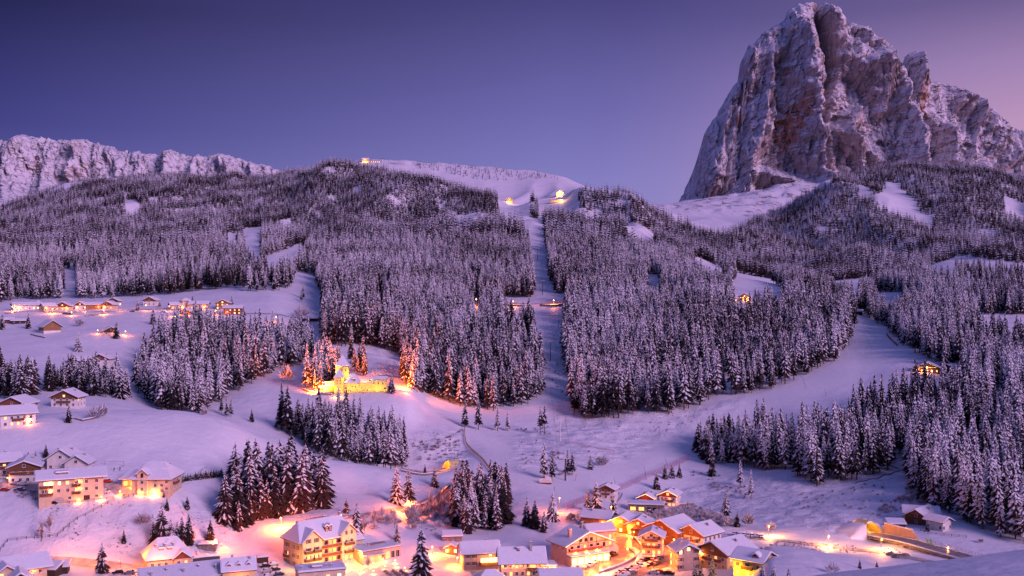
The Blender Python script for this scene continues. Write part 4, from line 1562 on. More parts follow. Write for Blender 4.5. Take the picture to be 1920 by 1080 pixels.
def spot(loc, aim, power, color, angle=100, radius=.4, parent=None, name='flood_light'):
    L = bpy.data.lights.new(name, 'SPOT')
    L.energy = power
    L.color = color
    L.spot_size = R(angle)
    L.spot_blend = .6
    L.shadow_soft_size = radius
    o = bpy.data.objects.new(name, L)
    o.location = loc
    o.rotation_euler = (Vector(aim) - Vector(loc)).to_track_quat('-Z', 'Y').to_euler()
    return link(o, parent)


def wall_lamp(T, B, face, a, z, power=300, color=(1.0, .5, .16), r=.16):
    (fx, fy), rz = face_frame(face, *B)
    off = Matrix.Rotation(rz, 3, 'Z') @ Vector((a, -.35, 0))
    MB().ball((0, 0, 0), r, 0, 6, 4).box(-.04, .04, .0, .4, .1, .16, 1).build('wall_lamp', [M_BULB, M_METAL], T, (fx + off.x, fy + off.y, z))
    off = Matrix.Rotation(rz, 3, 'Z') @ Vector((a, -.75, 0))
    if power:
        plight((fx + off.x, fy + off.y, z - .3), power, color, .3, T)


def site(u, v, yaw=0.0, d=10.0, sink=0.0):
    """place a building whose front middle foot is at photo pixel (u, v); yaw 0 faces the viewpoint"""
    p = hit(u, v)
    rz = R(yaw) + math.atan((960 - u) / F)
    c = Vector((p.x - math.sin(rz) * d / 2, p.y + math.cos(rz) * d / 2, p.z - sink))
    return c, rz, F / p.y


def grid_windows(T, B, face, w, zs, n, lit=(0,), ww=1.0, hh=1.25, marg=.14, frame=None, shut=False):
    for z in zs:
        for k in range(n):
            a = (-.5 + marg + (1 - 2 * marg) * (k / (n - 1) if n > 1 else .5)) * w
            window(T, B, face, a, z, ww, hh, lit[rng.randrange(len(lit))], frame, shut)


def chalet(label, u, v, w, d, h, yaw=0, ridge='y', pitch=23, wall=None, upper=None, up_from=None, nf=3, nl=2, st=None, lit=(0, 0, 0, 1), balc=(), chim=1, over=1.2, lamp=0,
           name='chalet', cat='house', frame=None, shut=False, hip=0.0, sink=0.0, snow=.45, lampside='f', ww=1.0):
    c, rz, s = site(u, v, yaw, d, sink)
    T = thing(name, label, cat, c, rz)
    B = block(T, 0, 0, w, d, h, ridge, pitch, over, wall, upper, up_from, snow, hip)
    st = st or max(1, int(h / 2.8))
    zs = [1.5 + 2.75 * k for k in range(st)]
    Bo = (0, 0, w + .16, d + .16) if upper is not None else B
    for z in zs:
        bb = Bo if (up_from is not None and upper is not None and z > up_from) else B
        grid_windows(T, bb, 'f', w, [z], nf, lit, ww, frame=frame, shut=shut)
        if nl:
            grid_windows(T, bb, 'l' if rz > 0 else 'r', d, [z], nl, lit, ww, frame=frame, shut=shut)
    if ridge == 'y' and not hip:
        zt = h + w / 2 * math.tan(R(pitch))
        if zt - h > 1.9:
            window(T, Bo, 'f', 0, h + .6, 1.1, 1.1, lit[rng.randrange(len(lit))], frame)
    for bz, bw in balc:
        balcony(T, Bo, 'f', 0, bz, bw)
    tp = math.tan(R(pitch))
    for k in range(chim):
        cx = (w * (.22, -.2, .05)[k])
        cy = d * (.12, -.15, .3)[k]
        zz = h + ((w / 2 - abs(cx)) * tp if ridge == 'y' else (d / 2 - abs(cy)) * tp if ridge == 'x' else 1.0)
        chimney(T, cx, cy, zz + .2, 1.3)
    if lamp:
        wall_lamp(T, Bo, 'f', w * .3 * rng.choice((-1, 1)), min(2.6, h - .6), lamp)
    return T, B


def street_lamp(u, v, hp, label, power, color=(1.0, .42, .10), group=None, r=.22, arm=0.9, rad=.5, lift=0.0, z_at=None):
    """lamp post whose foot is at (u, v) and whose head is hp photo pixels above it"""
    p = hit(u, v) if z_at is None else z_at
    h = max(1.2, hp / F * p.y)
    T = thing('street_lamp', label, 'street lamp', (p.x, p.y, p.z + lift), 0, group)
    MB().bar((0, 0, -.4), (0, 0, h), .075, 6, 0, .05).build('pole', M_METAL, T)
    MB().bar((0, 0, h - .05), (0, -arm, h + .12), .04, 5).box(-.16, .16, -arm - .35, -arm + .2, h + .10, h + .2).build('arm', M_METAL, T)
    MB().ball((0, -arm - .05, h - .02), r * .8, 0, 8, 5).build('bulb', M_BULB, T)
    plight((0, -arm - .05, h - .45 - r), power, color, rad, T)
    return T


def ribbon(name, px, width, lift, mat, n=14, kind='structure', z_smooth=True, pts=None):
    P = pts or [hit(u, v) for u, v in px]
    # Catmull-Rom through the points
    out = []
    for i in range(len(P) - 1):
        p0, p1, p2, p3 = P[max(0, i - 1)], P[i], P[i + 1], P[min(len(P) - 1, i + 2)]
        for k in range(n):
            t = k / n
            out.append(.5 * ((2 * p1) + (p2 - p0) * t + (2 * p0 - 5 * p1 + 4 * p2 - p3) * t * t + (3 * p1 - p0 - 3 * p2 + p3) * t ** 3))
    out.append(P[-1])
    vs, fs = [], []
    m = 5
    for i, p in enumerate(out):
        a, b = out[max(0, i - 1)], out[min(len(out) - 1, i + 1)]
        d = Vector((b.x - a.x, b.y - a.y, 0)).normalized()
        nrm = Vector((-d.y, d.x, 0))
        for k in range(m):
            q = p + nrm * width * (k / (m - 1) - .5)
            vs.append((q.x, q.y, (gz(q.x, q.y) if pts is None else p.z) + lift))
    for i in range(len(out) - 1):
        for k in range(m - 1):
            fs.append((i * m + k, i * m + k + 1, (i + 1) * m + k + 1, (i + 1) * m + k))
    o = MB().add(vs, fs).build(name, mat)
    if kind:
        tag(o, kind=kind)
    return o, out


_post = None


def fence(label, px, h=1.1, step=2.6, rails=2, mat=None, name='fence', cat='fence', board=None, lift=0.0, thick=.07):
    mat = mat or M_TIMD
    P = [hit(u, v) for u, v in px]
    line = [P[0]]
    for a, b in zip(P[:-1], P[1:]):
        n = max(1, round((b - a).length / step))
        for k in range(1, n + 1):
            q = a + (b - a) * k / n
            q.z = gz(q.x, q.y)
            line.append(q)
    o0 = line[len(line) // 2]
    T = thing(name, label, cat, o0)
    pm = MB().box(-thick, thick, -thick, thick, -.4, h + .08).build('post', mat, T, line[0] - o0)
    for q in line[1:]:
        put('post', pm.data, T, q - o0)
    for k in range(rails):
        z = h * (1 - k / rails * .9)
        b = MB()
        for a, c in zip(line[:-1], line[1:]):
            b.bar(a - o0 + Vector((0, 0, z)), c - o0 + Vector((0, 0, z)), thick * .75, 4)
        b.build('rail', mat, T)
    if board:
        b = MB()
        for a, c in zip(line[:-1], line[1:]):
            a, c = a - o0, c - o0
            for zz in np.linspace(.1, h, 6):
                b.bar(a + Vector((0, 0, zz)), c + Vector((0, 0, zz)), .035, 3)
            for kk in range(7):
                q = a + (c - a) * kk / 7
                b.bar(q + Vector((0, 0, .05)), q + Vector((0, 0, h)), .03, 3)
        b.build('netting', board, T)
    return T


def wall_along(label, px, h, thick, mat, name='retaining_wall', cat='wall', drop=1.5, snow=True, pts=None):
    P = pts or [hit(u, v) for u, v in px]
    line = []
    for i in range(len(P) - 1):
        for k in range(6):
            q = P[i] + (P[i + 1] - P[i]) * k / 6
            if pts is None:
                q.z = gz(q.x, q.y)
            line.append(q)
    line.append(P[-1])
    o0 = line[len(line) // 2].copy()
    T = thing(name, label, cat, o0)
    b, s = MB(), MB()
    n = len(line)
    vs, vs2 = [], []
    for i, p in enumerate(line):
        a, c = line[max(0, i - 1)], line[min(n - 1, i + 1)]
        d = Vector((c.x - a.x, c.y - a.y, 0)).normalized()
        nr = Vector((-d.y, d.x, 0)) * thick / 2
        q = p - o0
        vs += [q + nr + Vector((0, 0, -drop)), q - nr + Vector((0, 0, -drop)), q - nr + Vector((0, 0, h)), q + nr + Vector((0, 0, h))]
        vs2 += [q + nr * 1.15 + Vector((0, 0, h + .01)), q - nr * 1.15 + Vector((0, 0, h + .01)), q - nr * .8 + Vector((0, 0, h + .35)), q + nr * .8 + Vector((0, 0, h + .35))]
    fs = [(3, 2, 1, 0), tuple(4 * (n - 1) + k for k in range(4))]
    for i in range(n - 1):
        for k in range(4):
            fs.append((4 * i + k, 4 * i + (k + 1) % 4, 4 * i + 4 + (k + 1) % 4, 4 * i + 4 + k))
    b.add(vs, fs).build('masonry', mat, T)
    if snow:
        s.add(vs2, fs).build('snow_cap', M_SNOW, T)
    return T


# ------------------------------------------------------------------ a parked car under snow
def car_meshes():
    # side outline (x along the car, z up), lofted over the width
    prof_l = [(-2.15, .35), (-2.2, .75), (-1.95, .98), (-1.15, 1.02), (-.62, 1.45), (.75, 1.50), (1.55, 1.08), (2.1, .98), (2.2, .6), (2.1, .32)]
    b = MB()
    n = len(prof_l)
    vs = []
    for yy, sc in ((-.86, 0), (.86, 0)):
        for x, z in prof_l:
            t = .16 if z > 1.1 else 0
            vs.append((x, yy * (1 - t), z))
    fs = [tuple(range(n)), tuple(range(2 * n - 1, n - 1, -1))] + [(i, i + n, (i + 1) % n + n, (i + 1) % n) for i in range(n)]
    b.add(vs, fs)
    body = b.build('body', M_GREYP)
    g = MB()
    for s in (-1, 1):
        yy = s * .80
        g.add([(-1.0, yy * 1.03, 1.06), (1.35, yy * 1.03, 1.10), (.68, yy * .94, 1.43), (-.55, yy * .94, 1.40)], [(0, 1, 2, 3) if s < 0 else (3, 2, 1, 0)])
    g.add([(-1.16, -.7, 1.05), (-1.16, .7, 1.05), (-.66, .66, 1.43), (-.66, -.66, 1.43)], [(0, 3, 2, 1)])
    g.add([(1.56, -.7, 1.10), (1.56, .7, 1.10), (.80, .66, 1.48), (.80, -.66, 1.48)], [(0, 1, 2, 3)])
    glass = g.build('window', M_GLASS)
    w = MB().bar((0, -.1, 0), (0, .1, 0), .32, 10).build('wheel', M_METAL)
    sn = MB()
    vs, fs = [(-.62, -.68, 1.49), (.72, -.68, 1.53), (.72, .68, 1.53), (-.62, .68, 1.49)], [(0, 1, 2, 3)]
    sn.shell(vs, fs, 0, .28, .12)
    sn.shell([(-2.1, -.74, .96), (-1.2, -.74, 1.03), (-1.2, .74, 1.03), (-2.1, .74, .96)], [(0, 1, 2, 3)], 0, .14, .08)
    sn.shell([(1.6, -.74, 1.08), (2.12, -.74, 1.0), (2.12, .74, 1.0), (1.6, .74, 1.08)], [(0, 1, 2, 3)], 0, .14, .08)
    snow = sn.build('snow_cover', M_SNOW)
    r = [o.data for o in (body, glass, w, snow)]
    for o in (body, glass, w, snow):
        bpy.data.objects.remove(o)
    return r


CAR_BODY, CAR_GLASS, CAR_WHEEL, CAR_SNOW = car_meshes()
CAR_COL = [m_simple('paint_' + k, c, .35, .05, .5, metal=.2) for k, c in
           (('grey', (.20, .20, .22)), ('black', (.02, .02, .025)), ('white', (.6, .6, .62)), ('red', (.35, .03, .03)), ('blue', (.04, .06, .16)), ('silver', (.4, .4, .42)))]
CAR_BODIES = []
for m in CAR_COL:
    me = CAR_BODY.copy()
    me.materials.clear()
    me.materials.append(m)
    CAR_BODIES.append(me)


def car(u, v, ang, label, group=None, col=None, snow=True, p=None):
    p = p or hit(u, v)
    T = thing('parked_car', label, 'car', (p.x, p.y, p.z + .05), R(ang), group)
    put('body', CAR_BODIES[rng.choice((0, 0, 1, 1, 2, 4, 5, 5, 0, 1, 2, 3)) if col is None else col], T)
    put('window', CAR_GLASS, T)
    for sx in (-1.38, 1.38):
        for sy in (-.78, .78):
            put('wheel', CAR_WHEEL, T, (sx, sy, .32))
    if snow:
        put('snow_cover', CAR_SNOW, T)
    return T
# ------------------------------------------------------------------ roads
ribbon('village_road', [(40,1049),(100,1053),(160,1057),(220,1062),(270,1069),(330,1080)], 7.5, .16, M_ASPH)
_, s_line = ribbon('main_road', [(1010,1100),(1060,1086),(1105,1072),(1140,1060),(1168,1046),(1180,1033),(1177,1021),(1166,1011),(1152,1003),(1138,995),(1130,985)], 8.6, .20, M_ASPW)
ribbon('side_road', [(1150,1098),(1197,1076),(1238,1060),(1254,1047),(1259,1033),(1254,1020),(1247,1012),(1236,1003)], 6.0, .17, M_ASPW)
ribbon('valley_road', [(1262,1040),(1330,1016),(1385,1007),(1430,1011),(1500,1018),(1560,1026),(1640,1034),(1700,1045),(1760,1056),(1830,1062)], 5.5, .16, M_ASPH)
ribbon('lane', [(560,980),(640,970),(690,965),(745,955),(790,945),(820,930),(840,916),(858,903)], 4.5, .14, M_ASPH)
ribbon('gallery_road', [(752,880),(775,884),(800,886),(824,883),(843,879)], 5.0, .22, M_ASPH)
ribbon('hillside_road', [(935,568),(965,569),(1000,570),(1030,569),(1062,567)], 6.0, .25, M_ASPH)
ribbon('hamlet_street', [(10,588),(60,583),(110,586),(150,585),(200,584),(250,581),(320,580),(400,590),(480,588),(560,597),(606,597)], 5.0, .2, M_ASPH)
ribbon('terrace_street', [(-20,912),(40,910),(85,925),(60,930)], 6.0, .15, M_ASPH)
ribbon('villa_drive', [(195,905),(215,913),(232,925),(225,930)], 6.0, .15, M_ASPH)
ribbon('foot_track', [(950,812),(1000,816),(1060,828),(1120,842),(1160,850)], 4.0, .12, M_SNOW)
ribbon('ski_track', [(150,856),(200,848),(262,838),(330,825),(390,812),(418,798),(405,786)], 1.2, .10, M_SNOW)

# ------------------------------------------------------------------ upper left village on the terrace
c, rz, s = site(134, 942, 3, 12)
T = thing('hotel', 'cream three-storey hotel with lit balconies at the edge of the left bank', 'hotel', c, rz)
B = block(T, 0, 0, 23.8, 12, 9.8, 'x', 20, 1.5, M_CREAM)
for uu, lit, ww in ((89, 2, 1), (93, 2, 1), (99, 2, 1.4), (113, 2, 1), (127, 1, 1.1), (143, 0, 1), (160, 0, 1), (178, 0, 1)):
    window(T, B, 'f', (uu - 134) / 4.7, 8.0, ww, 1.3, lit)
for uu, lit in ((85, 0), (91, 0), (98, 2), (112, 0), (127.5, 0), (143, 1), (160, 0), (178, 0)):
    window(T, B, 'f', (uu - 134) / 4.7, 5.0, 1.0, 1.3, lit)
for uu in (131, 178):
    window(T, B, 'f', (uu - 134) / 4.7, 1.9, 1.0, 1.0, 0)
for k, uu in enumerate((157, 160.5, 164)):
    window(T, B, 'f', (uu - 134) / 4.7, 1.25, .62, 2.2, 0, M_TIMB)
b = MB()
pts_ = [(math.cos(a) * 1.9, -.03, 1.2 + math.sin(a) * 1.3) for a in np.linspace(0, math.pi, 9)]
b.add([(1.9, -.03, 0), *pts_[:0], *pts_, (-1.9, -.03, 0)], [tuple(range(10, -1, -1))])
b.build('garage_door', M_GREYP, T, ((113 - 134) / 4.7, -6, 0))
balcony(T, B, 'f', (91 - 134) / 4.7, 6.5, 4.6)
balcony(T, B, 'f', (91 - 134) / 4.7, 3.5, 4.6)
balcony(T, B, 'f', (142.5 - 134) / 4.7, 6.5, 3.0)
balcony(T, B, 'f', (142.5 - 134) / 4.7, 3.5, 3.0)
dormer(T, -3.4, -4.2, 10.6, 4.4, 1.3, 3.5)
for a in (-6.5, -1.2, 8.6):
    chimney(T, a, 1.0, 11.9, 1.0)
wall_lamp(T, B, 'f', (98 - 134) / 4.7, 8.6, 260)
wall_lamp(T, B, 'f', (98 - 134) / 4.7, 5.6, 260)
wall_lamp(T, B, 'f', (148 - 134) / 4.7, 8.6, 260)
wall_lamp(T, B, 'f', (148 - 134) / 4.7, 5.6, 260)
for k, (u, v, lab) in enumerate(((103, 945, 'left lamp on the path under the cream hotel'), (148, 943, 'middle lamp on the path under the cream hotel'), (190, 938, 'right lamp at the corner of the cream hotel'))):
    street_lamp(u, v, 7, lab, 650, (1, .55, .2), r=.3, arm=.1)

T, B = chalet('brown-gabled white chalet with timber balcony left of the cream hotel', 45, 906, 11.5, 16, 6.6, -6, 'y', 21, M_WHITE, M_TIMB, 4.3, 4, 2, 2, (0, 0, 1, 0), [(3.9, 10.8)], 2, shut=False, name='chalet')
wall_lamp(T, B, 'f', -6.2, 2.6, 300)
string_lights(T, [(-9.5, -7.5, 3.0), (-6.2, -7.8, 2.8)])
chalet('low chalet cut by the left picture edge beside the brown-gabled one', -2, 893, 17, 11, 6.0, 10, 'x', 22, M_WHITE, M_TIMB, 3.4, 4, 2, 2, (0, 0, 1), [(3.2, 10)], 1)
chalet('white house with steep snowy gable behind the cream hotel', 113, 882, 11, 11, 5.0, -20, 'y', 33, M_WHITE, nf=2, nl=2, st=1, lit=(0,), chim=2)
chalet('smaller white gabled house right behind the cream hotel', 142, 889, 9, 9, 4.6, -16, 'y', 33, M_WHITE, nf=2, nl=2, st=1, lit=(0,), chim=1)

c, rz, s = site(282, 927, -20, 15, .3)
T = thing('villa', 'white villa with wide hipped snow roof and arched gable bay on the bank', 'house', c, rz)
B = block(T, 0, 0, 15.5, 15, 7.0, 'x', 33, 1.2, M_CREAM, hip=.55)
B2 = block(T, -3.0, -6.6, 4.0, 4.2, 8.6, 'y', 40, .5, M_CREAM)
B3 = block(T, -10.5, 3, 7, 9, 5.6, 'x', 28, 1.0, M_CREAM, hip=.4)
window(T, B2, 'f', 0, 8.2, .9, 1.5, 0, M_TIMB)
window(T, B2, 'f', 0, 5.4, 1.1, 1.2)
window(T, B2, 'f', 0, 2.6, 1.1, 1.2)
for a, z, l in ((2.2, 6.1, 0), (2.0, 4.0, 0), (4.6, 4.0, 0), (4.6, 1.8, 0), (6.6, 5.4, 0), (6.6, 2.6, 0)):
    window(T, B, 'f', a, z, .95, 1.1, l)
for a in (-4.5, -1.2, 2.4, 5.4):
    for z in (2.2, 5.2):
        window(T, B, 'r', a, z, .95, 1.2, 0)
balcony(T, B, 'r', -1, 3.9, 5.0, 1.2, M_TIMR)
for a in (-2, 1.2):
    window(T, B3, 'f', a, 3.6, 1.6, 1.8, 1)
for x, y, z in ((-3.5, 1.5, 11), (2, 1, 11.4), (4.2, 3.5, 10), (-5.5, -2, 9.4)):
    chimney(T, x, y, z, 1.1)
dormer(T, 4.6, -3.4, 9.0, 1.9, 1.1, 2.4)
plight((-9.5, -4.0, 4.2), 900, (1, .5, .15), .3, T, 'porch_light')
street_lamp(225, 929, 8, 'left lamp by the drive below the white villa', 900, (1, .55, .2), r=.34, arm=.1)
street_lamp(262, 930, 8, 'middle lamp in the garden below the white villa', 900, (1, .55, .2), r=.34, arm=.1)
street_lamp(289, 930, 8, 'brightest lamp at the corner of the white villa', 2600, (1, .58, .2), r=.6, arm=.1, rad=.6)

# the bank and its fences
fence('long dark rail fence climbing the left bank', [(0,1034),(14,1016),(50,1011),(108,1006),(130,986),(160,968),(190,952),(214,939)], 1.2, 3.0)
fence('short rail fence along the path under the white villa', [(232,931),(250,931),(270,932),(292,931)], 1.1, 2.4)
fence('rail fence along the path under the cream hotel', [(66,938),(95,944),(130,944),(165,941),(212,935)], 1.0, 2.6)
# play things on the snow behind
p = hit(214, 874)
T = thing('goal_frame', 'grey metal goal frame half buried in the snow left of the villa', 'goal', p)
MB().bar((-4, 0, -.3), (-4, 0, 2.1), .07).bar((4, 0, -.3), (4, 0, 2.1), .07).bar((-4, 0, 2.1), (4, 0, 2.1), .07).build('goal_posts', M_GALV, T)
MB().bar((-4, 0, 2.1), (-4, 1.6, 0), .05).bar((4, 0, 2.1), (4, 1.6, 0), .05).bar((-4, 1.6, .1), (4, 1.6, .1), .05).build('rear_frame', M_GALV, T)
p = hit(386, 889)
T = thing('climbing_frame', 'arched climbing frame at the end of the hedge', 'play frame', p)
for k, a in enumerate((-1.6, 0, 1.6)):
    b = MB()
    q = [(math.cos(t) * 2.4, a, math.sin(t) * 3.0) for t in np.linspace(0, math.pi, 8)]
    for m_, n_ in zip(q[:-1], q[1:]):
        b.bar(m_, n_, .06)
    b.build('arch', M_GALV, T)
MB().bar((0, -1.6, 3), (0, 1.6, 3), .06).bar((1.7, -1.6, 2.1), (1.7, 1.6, 2.1), .06).bar((-1.7, -1.6, 2.1), (-1.7, 1.6, 2.1), .06).build('cross_bar', M_GALV, T)


def person(u, v, label, coat):
    p = hit(u, v)
    me = bpy.data.meshes.new('person')
    vs = [(0, 0, .92), (0, 0, 1.18), (0, .01, 1.42), (0, .01, 1.55), (0, -.02, 1.68), (-.10, 0, .86), (-.12, -.10, .48), (-.12, .02, .06), (-.12, -.12, .03),
          (.10, 0, .86), (.13, .12, .48), (.14, .22, .08), (.14, .10, .04), (-.2, .01, 1.40), (-.28, .05, 1.12), (-.26, -.08, .90), (.2, .01, 1.40), (.28, -.04, 1.12), (.25, -.16, .92)]
    es = [(0, 1), (1, 2), (2, 3), (3, 4), (0, 5), (5, 6), (6, 7), (7, 8), (0, 9), (9, 10), (10, 11), (11, 12), (2, 13), (13, 14), (14, 15), (2, 16), (16, 17), (17, 18)]
    rd = [.16, .17, .16, .07, .11, .10, .07, .05, .05, .10, .07, .05, .05, .075, .055, .045, .075, .055, .045]
    me.from_pydata(vs, es, [])
    o = bpy.data.objects.new('person', me)
    o.location = p
    link(o)
    tag(o, label, 'person')
    md = o.modifiers.new('skin', 'SKIN')
    for i, r_ in enumerate(rd):
        me.skin_vertices[0].data[i].radius = (r_, r_ * .8)
    me.skin_vertices[0].data[0].use_root = True
    o.modifiers.new('smooth', 'SUBSURF').levels = 1
    me.materials.append(coat)


person(214, 884, 'person in dark winter clothes walking left of the white villa', M_METAL)
person(225, 883, 'second smaller figure in dark clothes nearer the white villa', M_METAL)

# lower left: chalets beyond the white meadow
chalet('white chalet with broad snow roof and lit entrance at the lower left edge', 34, 800, 15, 12, 6.0, 12, 'x', 24, M_WHITE, None, None, 5, 2, 2, (0, 1, 0), [(3.0, 5)], 1, lamp=800)
chalet('chalet with dark red gable behind the lit white chalet', 22, 777, 14, 13, 5.4, -28, 'y', 24, M_WHITE, M_TIMR, 3.6, 3, 3, 2, (0,), (), 0)
chalet('white chalet with brown gable between dark spruces and meadow', 120, 764, 14, 11, 5.6, -24, 'y', 25, M_WHITE, M_TIMB, 4.4, 4, 3, 2, (0, 0, 1, 0), [(2.7, 7)], 2)
wall_along('low garden wall with snow cap right of the brown-gabled chalet', [(140,786),(155,790),(175,786),(192,778)], .8, .5, M_STONE)

# upper left meadow
chalet('brown wooden barn on white base in the open upper meadow', 98, 624, 13, 12, 5.2, 18, 'y', 33, M_WHITE, M_TIMH, 1.8, 0, 0, 1, (0,), (), 0, name='barn', cat='barn', over=1.6)
chalet('small dark house with lit lamps behind a spruce on the upper meadow', 208, 628, 9, 8, 3.6, 8, 'y', 28, M_WHITE, M_TIMD, 1.9, 2, 1, 1, (0, 1), (), 0, lamp=500)
chalet('low dark shed above the spruce row', 147, 684, 13, 8, 3.0, -14, 'x', 24, M_TIMD, None, None, 2, 0, 1, (0,), (), 0, name='shed', cat='shed')
chalet('white two-storey house with red-brown gable above the spruce row', 186, 688, 13, 10, 5.6, -20, 'y', 25, M_WHITE, M_TIMR, 4.6, 3, 3, 2, (0,), (), 1, name='house')
chalet('little brown shed left of the meadow spruce', 16, 605, 7, 6, 2.6, 0, 'x', 22, M_TIMR, None, None, 1, 0, 1, (0,), (), 0, name='shed', cat='shed')
chalet('long low shed beside the meadow spruce', 38, 607, 13, 6, 2.6, 0, 'x', 18, M_TIMD, None, None, 3, 0, 1, (0,), (), 0, name='shed', cat='shed')
wall_along('snowed-in stone bank below the wooden barn', [(58,628),(70,631),(84,634)], .9, .8, M_STONE)

# hamlet along the street
HAM = [
 ('long low white house with lit windows at the left end of the hamlet', 52, 581, 24, 10, 4.6, 10, 'x', 20, M_WHITE, None, None, 6, 0, 1, (1, 2, 0, 0), 450),
 ('white house with pointed snowy roof beside the long low house', 72, 579, 6, 6, 4.4, 0, 'p', 42, M_CREAM, None, None, 1, 0, 1, (1,), 350),
 ('pale house behind the bright hamlet lamp', 94, 583, 11, 9, 4.4, 20, 'x', 26, M_CREAM, None, None, 3, 1, 1, (0, 1), 350),
 ('pale house with small brown gable left of middle in the hamlet', 117, 582, 13, 9, 4.2, -20, 'y', 26, M_CREAM, M_TIMB, 3.2, 3, 1, 1, (0, 1), 350),
 ('white gabled house left of the long brown barn', 150, 581, 9, 11, 4.6, -24, 'y', 30, M_WHITE, M_TIMB, 4.0, 2, 1, 1, (0, 0, 1), 350),
 ('long brown barn with lamps in the hamlet row', 175, 580, 15, 9, 4.4, 4, 'x', 20, M_TIMH, None, None, 2, 0, 1, (0,), 500),
 ('house with red timber gable right of the brown barn', 201, 580, 10, 10, 4.6, -28, 'y', 28, M_CREAM, M_TIMR, 3.4, 3, 1, 1, (1, 0), 650),
 ('upper hamlet house with brown gable behind the row', 212, 573, 10, 9, 4.6, -18, 'y', 27, M_WHITE, M_TIMB, 3.4, 2, 1, 1, (0,), 0),
 ('white hamlet house with timber balcony between two frosted trees', 280, 573, 12, 11, 5.2, -22, 'y', 26, M_WHITE, M_TIMB, 4.2, 3, 2, 2, (0, 0, 0, 1), 0),
 ('low white wing left of the hamlet tower', 334, 580, 13, 9, 4.2, 10, 'x', 24, M_CREAM, None, None, 3, 1, 1, (1, 1, 0), 700),
 ('hamlet tower house with pyramid snow roof', 349, 579, 7, 7, 8.0, 8, 'p', 26, M_CREAM, None, None, 2, 1, 2, (1, 0), 0),
 ('broad snow-roofed house right of the hamlet tower', 372, 580, 17, 10, 5.0, -8, 'x', 24, M_CREAM, None, None, 4, 0, 1, (1, 1, 0), 700),
 ('dark red barn in front of the hamlet tower', 347, 594, 9, 9, 5.0, -30, 'y', 28, M_WHITE, M_TIMR, 1.8, 2, 1, 1, (0, 1), 900),
 ('upper brown hamlet hotel with glowing balconies', 417, 580, 12, 10, 6.0, -10, 'y', 24, M_TIMH, None, None, 3, 1, 2, (1, 2, 0), 600),
 ('lower brown hamlet hotel half hidden by the grove', 436, 590, 16, 10, 6.0, -6, 'x', 22, M_TIMR, None, None, 4, 1, 2, (1, 2, 0, 1), 600),
 ('dark barn with snow roof at the right end of the hamlet street', 586, 603, 17, 9, 3.0, 6, 'x', 20, M_TIMD, None, None, 0, 0, 1, (0,), 0),
]
for lab, u, v, w, d, h, yaw, rd, pit, wl, up, uf, nf, nl, st, lit, lamp in HAM:
    chalet(lab, u, v, w, d, h, yaw, rd, pit, wl, up, uf, nf, nl, st, lit, (), 0 if rd == 'p' else 1, lamp=lamp, name='house')
for k, (u, v, hp, pw, lab) in enumerate((
        (24, 583, 8, 900, 'street lamp at the far left end of the hamlet'), (99, 588, 9, 2600, 'brightest street lamp below the pale hamlet houses'),
        (135, 592, 7, 900, 'street lamp in the dip below the hamlet barn'), (160, 584, 8, 900, 'street lamp left of the long brown barn'),
        (195, 590, 8, 1600, 'street lamp in front of the red-gabled hamlet house'), (226, 582, 12, 1100, 'tall street lamp beside the frosted hamlet bushes'),
        (274, 583, 11, 1100, 'street lamp in front of the balcony house'), (318, 583, 9, 700, 'street lamp left of the tower house'),
        (330, 594, 6, 1700, 'left lamp glowing in front of the red barn'), (338, 596, 6, 1700, 'right lamp glowing in front of the red barn'),
        (405, 590, 8, 900, 'lamp at the left corner of the brown hamlet hotels'), (236, 629, 8, 800, 'street lamp right of the small dark meadow house'),
        (184, 626, 7, 500, 'street lamp left of the small dark meadow house'), (518, 604, 10, 800, 'greenish street lamp right of the grove top'),
        (597, 600, 7, 700, 'street lamp at the wood edge end of the hamlet street'))):
    street_lamp(u, v, hp, lab, pw * 2.2, (1, .52, .17), r=.42, rad=.6)
for k, (u, v) in enumerate(((196, 588), (163, 593), (170, 592), (176, 592), (182, 591), (129, 590), (122, 589), (248, 585), (306, 586))):
    car(u, v, 8, ('snow-covered car in the hamlet row below the brown barn' if 160 < u < 190 else
                  {196: 'car under the lamp by the red-gabled hamlet house', 129: 'right car of two by the lamp in the dip', 122: 'left car of two by the lamp in the dip', 248: 'car parked by the frosted hamlet bushes', 306: 'car parked left of the hamlet tower'}[u]),
        'cars in the hamlet row' if 160 < u < 190 else None)

# ------------------------------------------------------------------ the castle on its knoll
p = hit(676, 737)
S_ = F / p.y
T = thing('castle', 'old castle flooded in yellow light on the knoll before the wood', 'castle', p, math.atan((960 - 676) / F) - .06)


def cx(u):
    return (u - 676) / S_


M_CASTLE = m_simple('castle_plaster', (0.66, 0.52, 0.20), .9, .16, .35)  # white walls tinted yellow: part of the floodlight is put into the colour
Bt = block(T, cx(641), 7.5, 8.6, 8.6, 18.0, 'p', 57, .3, M_CASTLE, snow=.35)
Bf = block(T, cx(636), 1.2, 6.4, 6.4, 10.8, 'p', 58, .25, M_CASTLE, snow=.35)
Bh = block(T, cx(659.5), 6.0, 9.8, 12, 6.6, 'x', 42, .3, M_CASTLE, snow=.35, hip=.5)
Bw = block(T, cx(688.5), 1.4, 10.4, 2.0, 6.4, 'flat', 0, .12, M_CASTLE, snow=.3)
Br = block(T, cx(714), 4.0, 7.6, 8, 8.0, 'x', 30, .3, M_CASTLE, snow=.3)
Bk = block(T, cx(697), 2.5, 3.6, 3.6, 8.4, 'p', 40, .2, M_CASTLE, snow=.3)
Bl = block(T, cx(618), 6.5, 8, 7, 4.4, 'x', 35, .3, M_CASTLE, snow=.3)
for a in (-1.0, 1.0):
    for z in (2.0, 4.2, 6.6, 8.6):
        window(T, Bf, 'f', a, z, .42, .6, 0, M_STONE)
